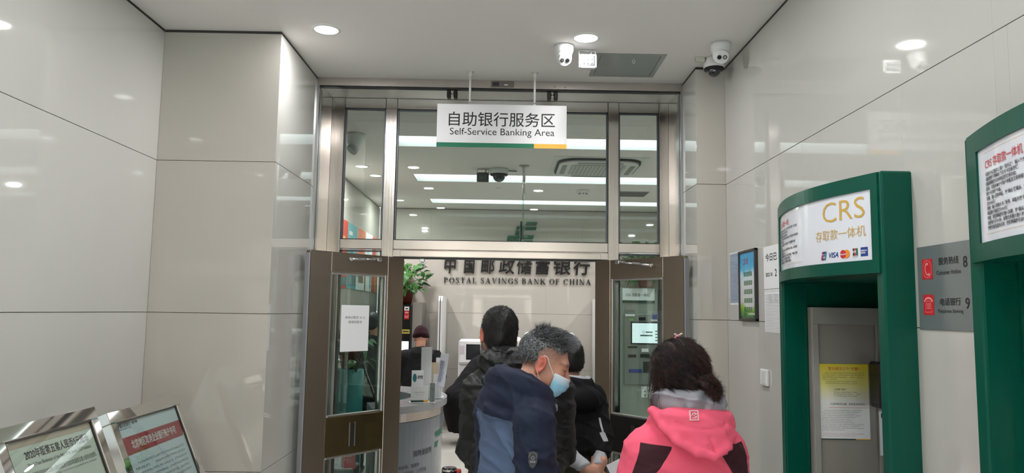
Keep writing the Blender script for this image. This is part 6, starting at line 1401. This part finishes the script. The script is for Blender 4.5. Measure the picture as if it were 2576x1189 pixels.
    J_.ell((0,-0.082,1.430),(0.115,0.048,0.055),0.02); J_.ell((0.075,-0.045,1.415),(0.070,0.065,0.045),0.015); J_.ell((-0.075,-0.045,1.415),(0.070,0.065,0.045),0.015); J_.path([(-0.12,-0.04,1.395),(-0.085,-0.105,1.385),(0.0,-0.128,1.378),(0.085,-0.105,1.372),(0.135,-0.03,1.370),(0.13,0.06,1.385)], [0.022]*6, 0.010)
    J_.ell((0,0.055,1.60),(0.079,0.105,0.145),0.008,None,'s'); J_.half((0,0,0.79),(0,0,-1))
    J_.warp(zip_fold(0.0045)); J_.warp(zip_fold(0.0022,2.4)); J_.warp(lambda X,Y,Z: -0.004*np.exp(-((np.abs(X)-0.148)/0.006)**2)*(Z < 1.36)*(Y < 0.03))
    def slate(x,y,z): return np.minimum(1.385-0.14*np.clip(x+0.10,0,1)-z, 0.140-np.abs(x)+0.03*(z-1.2))
    sculpt_part('jacket', J_, cloth_mat('navy_slate_fabric', [rgb(27,34,55), rgb(82,97,126)], 0.8, ('slate',), 0.02, fold=0.8), t, {'slate': slate}, 1)
    bp = Vector((0.248,-0.098,1.245)); u = Vector((0.66,0.75,0)).normalized(); Mb = frame_m(bp, u, Vector((0.05,0.02,1)))
    m_ = MB(); m_.prism([(-0.016,0.024),(0.0,0.028),(0.016,0.024),(0.016,-0.006),(0.010,-0.022),(0,-0.030),(-0.010,-0.022),(-0.016,-0.006)],-0.006,0.006,Mb); bd = part('sleeve_badge', m_, mat('badge_black', rgb(26,26,30), 0.4), t, world=False)
    m_ = MB(); arc(m_, Mb, 0, 0.006, 0.006, 0.0018, 0, 2*PI, 14, z=0.0066); [rect(m_, Mb, -0.009+0.005*i, -0.010, -0.006+0.005*i, -0.003, 0.0066) for i in range(4)]; arc(m_, Mb, 0, 0, 0.0155, 0.001, 0.3, PI-0.3, 14, z=0.0066, ry=0.026); part('badge_emblem', m_, mat('badge_grey', rgb(130,130,136), 0.4), bd, world=False)
    m_ = MB(); m_.ball((0.098,0.108,1.388),(0.006,0.006,0.014),10,8); m_.tube([(0.09,0.10,1.42),(0.098,0.108,1.388)],0.0025,6); part('toggle', m_, mat('toggle_grey', rgb(120,122,130), 0.4), t, world=False)
    face_mask(t, M, mask_mat())
    trousers(t, mat('dark_trousers', rgb(32,34,42), 0.8)); shoes(t, DARKSHOE)
    return t

# ------------------------------------------------------------------ man in black quilted jacket, seen from behind
def puffer_man():
    t = person('dark-haired man from behind in black quilted jacket with puffy collar', (0.070,3.40,0), 4)
    M = head_M((-0.090,0.0,1.640), 8, -5, 3)
    armR = [(0.170,0.0,1.385),(0.185,0.06,1.12),(0.06,0.19,1.06)]; armL = [(-0.165,0.0,1.385),(-0.175,0.08,1.12),(-0.08,0.23,1.06)]
    S = Sculpt((-0.33,-0.22,0.0),(0.33,0.42,1.80),0.0065); body_core(S, [armR,armL], 1.42); put_head(S, M, (-0.04,-0.01,1.46))
    for sx,p in ((1,armR),(-1,armL)):
        d = Vector((-0.5*sx,0.85,0.0)).normalized(); fingers(S, frame_m(p[2], Vector((0,0,1)).cross(d).normalized(), d), 0.5, -sx)
    sculpt_part('body', S, SKIN, t, head_attr(M, lambda x,y,z: smp(-0.095,-0.06,z)*smp(0.05,0.0,y)*0.85*(np.abs(x) < 0.076)))
    H = Sculpt((-0.25,-0.18,1.50),(0.08,0.16,1.83),0.005); H.ell((0,-0.016,0.034), (0.080,0.104,0.094), 0.01, M); H.ell((0,-0.055,-0.03),(0.066,0.050,0.06),0.03,M)
    A3 = M.to_3x3(); cut = lambda p, n: H.half(tuple(M @ Vector(p)), tuple(A3 @ Vector(n)), 0.008)
    cut((0,0.07,0.05), (0,1.0,-0.5)); cut((0,0.0,0.0), (0,0.9,-0.55)); cut((0,0,-0.070),(0,0.15,-1))
    for sx in (-1,1): H.ell((sx*0.094,0.0,-0.020),(0.028,0.036,0.046),0.008,M,'s')
    H.warp(lambda X,Y,Z: 0.0016*np.sin(180*X+50*Z)*np.sin(150*Z+60*X))
    def ex(V,Q):
        N = normals(V,Q); Mi = np.array(M.inverted()); L = V@Mi[:3,:3].T+Mi[:3,3]; rnd = np.random.default_rng(8); pick = rnd.choice(len(V), 15000); l = L[pick]
        w_ = l-np.array([0.012,-0.07,0.075]); tang = np.cross(w_, np.array([0,-0.6,0.8])); d = (w_*9+tang*4)@np.array(A3).T+N[pick]*0.05+np.array([0,0,-0.35])
        return [strands('s', V[pick], d, rnd.uniform(0.006,0.013,len(pick)), 0.0005, None, None, 3, (0,0,-0.3), jitter=0.14)]
    hair_part(t, H, hair_mat('black_hair', rgb(10,9,10), rgb(34,31,31), 0.45, 200), ex)
    J_ = Sculpt((-0.36,-0.32,0.80),(0.36,0.44,1.64),0.006)
    J_.cone((0,0,1.35),(0,0,1.05),0.158,0.172,0.03,(1.15,0.88,1)); J_.cone((0,0,1.05),(0,0,0.84),0.172,0.175,0.03,(1.15,0.88,1)); J_.cone((-0.135,0,1.390),(0.135,0,1.390),0.076,0.076,0.05)
    for a in (armR,armL): J_.path(a, [0.086,0.080,0.058], 0.03)
    Mc = Matrix.Translation((-0.058,-0.035,1.515)) @ Matrix.Rotation(math.radians(-14),4,'X'); J_.torus(Mc, 0.086, 0.036, 0.02, 1.0, 1.0, rz=1.4)
    J_.ell((-0.045,-0.105,1.490),(0.105,0.055,0.066),0.02); J_.ell((0.025,-0.075,1.475),(0.085,0.075,0.06),0.02); J_.ell((-0.045,-0.115,1.445),(0.125,0.055,0.040),0.015); J_.ell((-0.092,0.02,1.68),(0.068,0.088,0.15),0.010,None,'s')
    def quilt(X,Y,Z):
        body = 0.012*np.abs(np.sin(PI*(Z+0.02*np.sin(6*X))/0.115))**0.5; hood = 0.007*np.abs(np.sin(PI*(X+0.5*(Z-1.5)+0.02*np.sin(30*Z))/0.055))**0.6
        return -np.where(Z < 1.42, body, hood)
    J_.half((0,0,0.83),(0,0,-1)); J_.warp(quilt); J_.warp(zip_fold(0.0035,2.2))
    sculpt_part('jacket', J_, cloth_mat('black_quilted_nylon', [rgb(22,23,25)], 0.5, (), 0.0, 0.12, 120, 0.45, fold=0.6, fscale=9), t, None, 1)
    face_mask(t, M, PAPER)
    trousers(t, mat('black_trousers', rgb(26,26,30), 0.8)); shoes(t, DARKSHOE); return t

# ------------------------------------------------------------------ man in black hooded jacket with hands clasped behind his back
def hoodie_man():
    t = person('man in black hooded jacket holding a white card behind his back', (0.350,3.92,0), 10)
    M = head_M((-0.005,0.030,1.490), 6, -18, 0)
    armR = [(0.125,0.0,1.295),(0.135,-0.10,1.11),(0.075,-0.225,0.990)]; armL = [(-0.150,0.0,1.300),(-0.18,-0.10,1.09),(-0.005,-0.240,1.005)]
    S = Sculpt((-0.34,-0.40,0.0),(0.34,0.25,1.68),0.006); body_core(S, [armR,armL], 1.32); put_head(S, M, (-0.02,-0.005,1.34))
    dR = Vector((-0.55,-0.12,-0.80)).normalized(); MhR = frame_m((0.092,-0.240,1.000), dR.cross(Vector((0.2,-1,0.1))).normalized(), dR); fingers(S, MhR, 0.62, 1)
    dL = Vector((0.62,-0.35,-0.70)).normalized(); MhL = frame_m((0.020,-0.258,0.992), dL.cross(Vector((0,-1,0.2))).normalized(), dL); fingers(S, MhL, 0.50, -1)
    sculpt_part('body', S, SKIN, t, head_attr(M, lambda x,y,z: smp(-0.10,-0.06,z)*smp(0.05,0.0,y)*0.7*(np.abs(x) < 0.076)))
    H = Sculpt((-0.14,-0.14,1.36),(0.14,0.18,1.68),0.006); H.ell((0,-0.016,0.034), (0.081,0.103,0.093), 0.01, M); H.ell((0,-0.055,-0.02),(0.066,0.052,0.06),0.03,M)
    A3 = M.to_3x3(); cut = lambda p, n: H.half(tuple(M @ Vector(p)), tuple(A3 @ Vector(n)), 0.008); cut((0,0.07,0.05), (0,1.0,-0.5)); cut((0,0.0,0.0), (0,0.9,-0.55)); cut((0,0,-0.065),(0,0.15,-1))
    for sx in (-1,1): H.ell((sx*0.094,0.0,-0.02),(0.028,0.036,0.046),0.008,M,'s')
    def ex(V,Q):
        N = normals(V,Q); rnd = np.random.default_rng(4); pick = rnd.choice(len(V), 7000); return [strands('s', V[pick], N[pick]*0.2+np.array([0,-0.3,-0.6]), rnd.uniform(0.006,0.014,len(pick)), 0.0005, None, None, 3)]
    hair_part(t, H, MATS['black_hair'], ex)
    J_ = Sculpt((-0.34,-0.36,0.86),(0.34,0.30,1.52),0.006)
    J_.cone((0,0,1.25),(0,0,1.08),0.140,0.150,0.03,(1.15,0.86,1)); J_.cone((0,0,1.08),(0,0,1.0),0.150,0.148,0.03,(1.15,0.86,1)); J_.cone((-0.115,0,1.300),(0.115,0,1.300),0.066,0.066,0.05)
    for a,e in ((armR,(0.115,-0.170,1.045)),(armL,(-0.05,-0.20,1.035))): J_.path([a[0],a[1],e], [0.076,0.068,0.054], 0.03)
    Mc = Matrix.Translation((0.0,-0.02,1.352)) @ Matrix.Rotation(math.radians(-24),4,'X'); J_.torus(Mc, 0.094, 0.026, 0.02, 1.1, 1.0, rz=1.5); J_.ell((0.02,-0.115,1.310),(0.130,0.060,0.066),0.02); J_.ell((0.04,-0.07,1.33),(0.08,0.075,0.045),0.02); J_.ell((-0.005,0.03,1.50),(0.076,0.09,0.14),0.010,None,'s')
    J_.half((0,0,1.02),(0,0,-1)); J_.warp(zip_fold(0.0045))
    def lining(x,y,z): return np.minimum(z-1.362+0.40*(y+0.02), 0.016-np.abs(np.hypot(x/1.1,y+0.02)-0.086))
    def patch(x,y,z): return np.maximum(np.minimum(0.014-np.abs(x-0.130+0.35*(z-1.14)), np.minimum(z-1.108,1.148-z)), np.minimum(0.005-np.abs(x-0.130+0.05*(z-1.16)), np.minimum(z-1.14,1.215-z)))-1.0*(y > 0.02)
    sculpt_part('jacket', J_, cloth_mat('black_soft_shell', [rgb(11,11,13), rgb(168,170,174), rgb(186,188,190)], 0.8, ('lining','patch'), 0.0, fold=0.4), t, {'lining': lining, 'patch': patch}, 1)
    for k_,(a,b) in enumerate([((0.122,-0.150,1.065),(0.096,-0.226,1.014)),((-0.06,-0.200,1.045),(0.004,-0.246,1.010))]):
        C_ = Sculpt((-0.14,-0.36,0.94),(0.26,-0.05,1.20),0.006); C_.cone(a,b,0.046,0.034,0.01); C_.warp(zip_fold(0.004,2.0)); sculpt_part('grey_cuff', C_, MATS.get('grey_jersey') or cloth_mat('grey_jersey', [rgb(186,188,192)], 0.85, (), 0.05), t)
    trousers(t, mat('olive_trousers', rgb(70,68,50), 0.85), 1.02, 1.05); shoes(t, DARKSHOE)
    # the card between the fingers is a thing of its own
    Mk = wm(t) @ Matrix.Translation((0.150,-0.315,1.010)) @ Matrix.Rotation(math.radians(-18),4,'Z') @ Matrix.Rotation(math.radians(-28),4,'Y') @ Matrix.Rotation(PI/2-0.2,4,'X')
    m_ = MB(); m_.prism([(-0.040,-0.027),(0.036,-0.027),(0.042,-0.021),(0.042,0.021),(0.036,0.027),(-0.040,0.027)],-0.0006,0.0006); o = bpy.data.objects.new('paper_card', m_.mesh('paper_card', [PAPER])); COL.objects.link(o); o.matrix_basis = Mk
    tag(o, 'small white card held behind the back in clasped hands', 'card'); return t

# ------------------------------------------------------------------ woman in the pink jacket
def pink_woman():
    t = person('woman from behind in pink jacket with dark plum panels and low ponytail', (0.628,2.58,0), 8)
    M = head_M((-0.020,0.015,1.540), 10, -14, 0)
    armR = [(0.140,0.0,1.275),(0.190,0.03,1.04),(0.12,0.22,1.02)]; armL = [(-0.140,0.0,1.275),(-0.195,0.03,1.04),(-0.12,0.22,1.00)]
    S = Sculpt((-0.31,-0.2,0.0),(0.31,0.38,1.68),0.0065); body_core(S, [armR,armL], 1.30, 0.86); put_head(S, M, (-0.01,0.0,1.35))
    for sx,p in ((1,armR),(-1,armL)):
        d = Vector((-0.5*sx,0.85,0.0)).normalized(); fingers(S, frame_m(p[2], Vector((0,0,1)).cross(d).normalized(), d), 0.5, -sx, rad=0.9)
    sculpt_part('body', S, skin_mat('skin_fair', rgb(212,164,140), rgb(70,66,66), rgb(200,110,94)), t, head_attr(M))
    H = Sculpt((-0.18,-0.20,1.36),(0.18,0.15,1.70),0.0045)
    H.ell((0,-0.018,0.022), (0.090,0.105,0.093), 0.01, M); H.ell((0,-0.055,-0.030),(0.084,0.062,0.064),0.03,M); H.ell((0.020,-0.080,-0.060),(0.060,0.038,0.036),0.03,M); H.ell((-0.052,0.01,-0.055),(0.032,0.05,0.05),0.02,M)
    A3 = M.to_3x3(); cut = lambda p, n: H.half(tuple(M @ Vector(p)), tuple(A3 @ Vector(n)), 0.008); cut((0,0.075,0.05), (0,1.0,-0.35)); cut((0,0.03,-0.02), (0,0.95,-0.25))
    tail = [(0.012,-0.102,-0.052),(0.034,-0.124,-0.054),(0.052,-0.126,-0.074),(0.056,-0.120,-0.100)]
    w = lambda p: tuple(M @ Vector(p)); H.path([w(p) for p in tail], [0.018,0.024,0.020,0.006], 0.010)
    H.warp(lambda X,Y,Z: 0.0022*np.sin(150*X+18*np.sin(20*Z))*np.sin(26*Z+20*X)+0.0012*np.sin(330*X+30*Z))
    def ex(V,Q):
        N = normals(V,Q); Mi = np.array(M.inverted()); L = V@Mi[:3,:3].T+Mi[:3,3]; rnd = np.random.default_rng(6); A = np.array(A3); out = []
        body = np.where((L[:,0] < 0.080) & (L[:,2] > -0.09))[0]; pick = rnd.choice(body, 14000); l = L[pick]; nl = N[pick]@A
        tgt = np.array([0.018,-0.105,-0.052])-l; tgt[:,2] -= 0.09*np.clip(l[:,2],0,0.1)/0.1; dn = np.linalg.norm(tgt,axis=1); tang = tgt/dn[:,None]; tang -= (tang*nl).sum(1)[:,None]*nl
        tang /= np.linalg.norm(tang,axis=1)[:,None]+1e-6; d = tang@A.T-N[pick]*0.02; ln = np.clip(dn*0.45,0.012,0.045); tn = rnd.normal(-0.06,0.07,len(pick))+0.20*np.exp(-((l[:,0]-0.022)/0.016)**2)*smp(-0.02,0.05,l[:,2])*(rnd.random(len(pick)) < 0.6)
        out.append(strands('s', V[pick]+N[pick]*0.0012, d, ln, 0.00055, None, None, 3, (0,0,-0.12), 4, tone=tn, jitter=0.07))
        tl = np.where((L[:,1] < -0.100) & (L[:,0] > 0.020))[0]; pick = rnd.choice(tl, 2600); d = N[pick]*0.6+np.array([0.15,0,-0.8]); out.append(strands('s', V[pick], d, rnd.uniform(0.012,0.036,len(pick)), 0.0006, None, None, 4, (-0.6,0,-0.6), 5, tone=rnd.normal(0.08,0.15,len(pick)), jitter=0.5))
        fl = np.where((L[:,0] < -0.070) & (L[:,2] < 0.03) & (L[:,1] > -0.06))[0]; pick = rnd.choice(fl, 420); out.append(strands('s', V[pick], N[pick]*0.25+np.array([-0.05,0.05,-1.0]), rnd.uniform(0.05,0.15,len(pick)), 0.0005, None, None, 5, (0.3,0,-0.2), 6, tone=rnd.normal(0.0,0.1,len(pick)), jitter=0.13))
        fl = np.where(L[:,2] > 0.0)[0]; pick = rnd.choice(fl, 500); out.append(strands('s', V[pick], N[pick]*0.35+np.array([0,-0.2,0.1]), rnd.uniform(0.012,0.035,len(pick)), 0.00035, None, None, 6, (0,0,-1.2), 5, jitter=0.5))
        return out
    hair_part(t, H, hair_mat('dark_brown_hair', rgb(15,9,9), rgb(74,38,29), 0.42, 60), ex)
    Ms = M @ Matrix.Translation((0.018,-0.110,-0.052)) @ Matrix.Rotation(math.radians(65),4,'Y'); m_ = MB(); m_.tube([tuple(Ms @ Vector((0.016*math.cos(a),0.016*math.sin(a),0))) for a in np.linspace(0,2*PI,18)],0.008,8,cap=False); part('hair_tie', m_, cloth_mat('tie_plum', [rgb(96,74,82)], 0.8, (), 0), t, world=False)
    Mcp = M @ Matrix.Translation((0.0,-0.030,0.116)) @ Matrix.Rotation(0.3,4,'X'); m_ = MB(); m_.ball((0,0,0.006),(0.009,0.006,0.007),12,8,Mcp); m_.ball((-0.005,0,-0.002),(0.007,0.005,0.009),12,8,Mcp); cp = part('hair_clip', m_, mat('pink_clip', rgb(226,140,150), 0.3), t, world=False)
    m_ = MB(); [m_.ball((0.010+0.006*i,0,0.012+0.004*(i%2)),(0.005,0.003,0.0025),10,6,Mcp) for i in range(2)]; m_.ball((-0.009,0,0.014),(0.005,0.003,0.0025),10,6,Mcp); part('clip_bow', m_, mat('pearl_clip', rgb(230,226,214), 0.2), cp, world=False)
    J_ = Sculpt((-0.36,-0.30,0.74),(0.36,0.40,1.56),0.006)
    J_.cone((0,0,1.235),(0,0,1.02),0.132,0.152,0.03,(1.2,0.86,1)); J_.cone((0,0,1.02),(0,0,0.80),0.152,0.175,0.03,(1.2,0.86,1)); J_.cone((-0.070,-0.005,1.325),(0.070,-0.005,1.325),0.058,0.058,0.06); J_.cone((-0.125,0,1.275),(0.125,0,1.275),0.066,0.066,0.07)
    for a in (armR,armL): J_.path(a, [0.076,0.072,0.056], 0.04)
    Mc = Matrix.Translation((-0.010,0.015,1.395)) @ Matrix.Rotation(math.radians(-10),4,'X'); J_.torus(Mc, 0.094, 0.010, 0.015, 1.0, 1.0, rz=4.0)
    # hood hanging on the back: broad flap with a rolled edge that narrows to a blunt point
    J_.ell((0.0,-0.100,1.408),(0.122,0.048,0.036),0.02); J_.ell((0.003,-0.122,1.365),(0.116,0.046,0.046),0.02); J_.ell((0.010,-0.138,1.322),(0.072,0.036,0.036),0.02)
    edge = [(-0.128,-0.045,1.418),(-0.116,-0.108,1.378),(-0.085,-0.148,1.340),(-0.03,-0.170,1.308),(0.030,-0.174,1.294),(0.070,-0.160,1.312),(0.112,-0.122,1.350),(0.130,-0.065,1.405)]; J_.path(edge, [0.016]*8, 0.010)
    for sx in (-1,1): J_.cone((sx*0.108,-0.005,1.385),(sx*0.090,-0.09,1.39),0.022,0.032,0.02)
    J_.ell((-0.010,0.02,1.48),(0.082,0.092,0.12),0.008,None,'s'); J_.half((0,0,0.79),(0,0,-1)); J_.warp(zip_fold(0.0032)); J_.warp(zip_fold(0.0018,2.2)); J_.warp(lambda X,Y,Z: 0.006*np.exp(-((Z-1.376-0.25*X*X*8+0.02*X)/0.005)**2)*(Y < -0.10)*(np.abs(X) < 0.085)+0.005*np.exp(-((X-0.02-0.3*(1.35-Z))/0.006)**2)*(Y < -0.13)*(Z < 1.353)*(Z > 1.303))
    def plum(x,y,z):
        inner = np.abs(x+0.004)-0.078-0.75*np.clip(1.305-z,0,1)**1.05; top = 1.308+0.10*(np.abs(x)-0.06)-z; outer = 0.208-np.abs(x)-0.25*(z-1.2)
        return np.minimum(np.minimum(inner,top),outer)-1.0*(y > 0.05)
    sculpt_part('jacket', J_, cloth_mat('pink_shell', [rgb(244,96,124), rgb(58,24,33)], 0.75, ('plum',), 0.03, fold=0.4), t, {'plum': plum}, 1)
    G_ = Sculpt((-0.20,-0.20,1.34),(0.18,0.18,1.56),0.0055); G_.torus(Matrix.Translation((0.0,-0.018,1.448)) @ Matrix.Rotation(math.radians(-14),4,'X'), 0.092, 0.022, 0.02, 1.04, 0.98, rz=2.2); G_.ell((0.03,-0.088,1.45),(0.085,0.036,0.046),0.02); G_.ell((-0.015,0.02,1.52),(0.078,0.09,0.15),0.010,None,'s'); G_.half((0,0.070,1.4),(0,1,0.1)); G_.warp(zip_fold(0.006,2.4))
    sculpt_part('grey_lining', G_, cloth_mat('grey_nylon', [rgb(150,148,156)], 0.5, (), 0.0, 0.2, 200, 0.4, fold=0.8, fscale=8), t)
    Mb = frame_m((-0.030,-0.1540,1.420), (1,-0.02,0), Vector((0.03,0.30,1)).normalized()) ; m_ = MB()
    for (a,b,c,d) in [(-0.014,0.014,0.0135,0.016),(-0.014,0.014,-0.016,-0.0135),(-0.0145,-0.012,-0.016,0.016),(0.012,0.0145,-0.016,0.016)]: m_.box((a,c,-0.006),(b,d,0.0015),0,Mb)
    for pts,wd in [([(-0.010,-0.002),(-0.004,0.006),(0.004,0.007),(0.010,0.002)],[0.0014,0.003,0.003,0.0014]),([(0.006,0.003),(-0.003,-0.001),(0.004,-0.005),(0.010,-0.003)],0.0022),([(-0.008,-0.008),(0.0,-0.009),(0.008,-0.007)],0.002)]: stroke(m_, Mb, pts, wd, 0.0015)
    part('hood_emblem', m_, mat('emblem_white', rgb(236,214,214), 0.5), t, world=False)
    face_mask(t, M, PAPER)
    trousers(t, mat('black_trousers', rgb(26,26,30), 0.8), 0.94, 0.92); shoes(t, DARKSHOE); return t

# ------------------------------------------------------------------ people further inside
def plain_person(label, loc, rotz, head, sh, coat, hatcol=None, tall=0.0, hem=0.75, h=0.012, hm='black_hair'):
    t = person(label, loc, rotz); M = head_M(head, 0, -12, 0); hz = head[2]; sz = sh
    armR = [(0.19,0.0,sz-0.03),(0.25,0.06,sz-0.28),(0.12,0.26,sz-0.26)]; armL = [(-a[0],a[1],a[2]) for a in armR]
    S = Sculpt((-0.34,-0.2,0.0),(0.34,0.40,hz+0.16),0.009); body_core(S, [armR,armL], sz, 0.62 if sz < 1.3 else 0.86); put_head(S, M, (head[0]*0.4,0,sz+0.03), ears=True)
    for sx,p in ((1,armR),(-1,armL)):
        d = Vector((-0.5*sx,0.85,0.0)).normalized(); fingers(S, frame_m(p[2], Vector((0,0,1)).cross(d).normalized(), d), 0.5, -sx, k=0.006)
    sculpt_part('body', S, SKIN, t, head_attr(M))
    if hatcol:
        K = Sculpt((head[0]-0.16,-0.2,hz-0.08),(head[0]+0.16,0.2,hz+0.20),0.006); K.ell((0,-0.01,0.055),(0.092,0.108,0.105),0.01,M); K.torus(M@Matrix.Translation((0,-0.008,0.02))@Matrix.Rotation(-0.25,4,'X'),0.088,0.018,0.01,1.0,1.16,rz=1.6); A3 = M.to_3x3(); K.half(tuple(M@Vector((0,0,-0.002))), tuple(A3@Vector((0,0.25,-1)))); K.warp(lambda X,Y,Z: 0.0025*np.sin(6*np.arctan2(X-head[0],Y+0.01)*6))
        sculpt_part('knit_hat', K, cloth_mat('knit_maroon', [hatcol], 0.95, (), 0.05, 0.6, 260), t)
        m_ = MB(); g = [[tuple(M @ Vector((0.066*math.sin(a)/0.91, 0.04+0.08*math.cos(a*1.25)**0.75, -0.018-0.095*s))) for a in np.linspace(-1.15,1.15,9)] for s in np.linspace(0,1,5)]; m_.sheet(g); part('face_mask', m_, PAPER, t, world=False)
    else:
        K = Sculpt((head[0]-0.16,-0.2,hz-0.12),(head[0]+0.16,0.2,hz+0.18),0.007); K.ell((0,-0.016,0.034),(0.084,0.104,0.094),0.01,M); K.ell((0,-0.055,-0.02),(0.068,0.055,0.06),0.03,M); A3 = M.to_3x3()
        for p,n in [((0,0.07,0.05),(0,1.0,-0.5)),((0,0.0,0.0),(0,0.9,-0.55)),((0,0,-0.07),(0,0.15,-1))]: K.half(tuple(M@Vector(p)), tuple(A3@Vector(n)))
        hair_part(t, K, MATS[hm])
    J_ = Sculpt((-0.40,-0.3,hem-0.05),(0.40,0.38,sz+0.18),0.010); J_.cone((0,0,sz-0.08),(0,0,hem),0.165,0.20,0.03,(1.2,0.88,1)); J_.cone((-0.15,0,sz-0.03),(0.15,0,sz-0.03),0.078,0.078,0.05)
    for a in (armR,armL): J_.path(a, [0.088,0.078,0.058], 0.03)
    J_.torus(Matrix.Translation((head[0]*0.4,-0.01,sz+0.045)) @ Matrix.Rotation(math.radians(-14),4,'X'), 0.085, 0.030, 0.03, rz=1.3); J_.ell((head[0]*0.5,-0.09,sz+0.01),(0.12,0.06,0.06),0.03); J_.half((0,0,hem),(0,0,-1)); J_.warp(zip_fold(0.004))
    sculpt_part('coat', J_, cloth_mat('dark_coat_'+label.split()[0], [coat], 0.85, (), 0.0, fold=0.35), t)
    trousers(t, MATS['black_trousers'], min(0.94,sz-0.42)); shoes(t, DARKSHOE); return t
def hat_person():
    return plain_person('hatted person in black coat and maroon knit hat at black cash machine', (-1.04,9.45,0), 4, (0.0,0.01,1.395), 1.19, rgb(13,13,16), rgb(40,12,21), hem=0.62)
def glass_man():
    return plain_person('short-haired man in dark coat behind the glass of left door', (-1.44,8.1,0), -12, (0.02,0.01,1.585), 1.37, rgb(24,26,33), None, hem=0.70)
# ------------------------------------------------------------------ person stooping at the white terminal
def stooping():
    t = person('person in long black coat stooping at the white terminal', (-0.42,10.05,0), -62)
    M = head_M((0,0.33,1.10), 0, -48, 0)
    armR = [(0.18,0.16,1.00),(0.22,0.34,0.84),(0.14,0.50,0.92)]; armL = [(-a[0],a[1],a[2]) for a in armR]
    S = Sculpt((-0.34,-0.45,0.0),(0.34,0.66,1.30),0.011); S.cone((0,-0.16,0.52),(0,0.16,0.98),0.11,0.105,0.03,(1.25,1,1)); [S.path(a,[0.045,0.036,0.026],0.02) for a in (armR,armL)]; put_head(S, M, (0,0.18,1.02))
    for sx in (-1,1): S.path([(sx*0.09,-0.16,0.50),(sx*0.11,0.14,0.44),(sx*0.11,-0.06,0.07)],[0.075,0.055,0.036],0.02)
    for sx,p in ((1,armR),(-1,armL)):
        d = Vector((-0.3*sx,0.9,0.2)).normalized(); fingers(S, frame_m(p[2], Vector((0,0,1)).cross(d).normalized(), d), 0.5, -sx, k=0.006)
    sculpt_part('body', S, SKIN, t, head_attr(M))
    K = Sculpt((-0.16,0.1,0.95),(0.16,0.55,1.32),0.008); K.ell((0,-0.016,0.030),(0.084,0.104,0.094),0.01,M); K.ell((0,-0.055,-0.02),(0.068,0.055,0.06),0.03,M); A3 = M.to_3x3(); K.half(tuple(M@Vector((0,0.07,0.05))), tuple(A3@Vector((0,1,-0.5)))); K.half(tuple(M@Vector((0,0,0))), tuple(A3@Vector((0,0.9,-0.55)))); hair_part(t, K, MATS['black_hair'])
    J_ = Sculpt((-0.42,-0.5,0.06),(0.42,0.62,1.22),0.012); J_.cone((0,-0.16,0.56),(0,0.14,0.98),0.20,0.165,0.04,(1.15,1,1)); J_.cone((0,-0.17,0.54),(0,-0.10,0.22),0.22,0.21,0.05,(1.1,1,1)); J_.cone((-0.14,0.15,1.0),(0.14,0.15,1.0),0.08,0.08,0.05); [J_.path(a,[0.09,0.08,0.06],0.03) for a in (armR,armL)]
    for sx in (-1,1): J_.cone((sx*0.10,-0.12,0.48),(sx*0.12,0.12,0.42),0.13,0.11,0.05)
    J_.torus(Matrix.Translation((0,0.20,1.05)) @ Matrix.Rotation(math.radians(-40),4,'X'),0.09,0.035,0.03,rz=1.3); J_.half((0,0,0.16),(0,0,-1)); J_.warp(zip_fold(0.005))
    sculpt_part('coat', J_, cloth_mat('long_black_coat', [rgb(11,11,13)], 0.85, (), 0.0, fold=0.35), t)
    m_ = MB(); m_.box((-0.24,-0.10,0.80),(-0.20,0.10,0.88),0.02) ; shoes(t, DARKSHOE); return t
grey_man(); puffer_man(); hoodie_man(); pink_woman(); hat_person(); glass_man(); stooping()
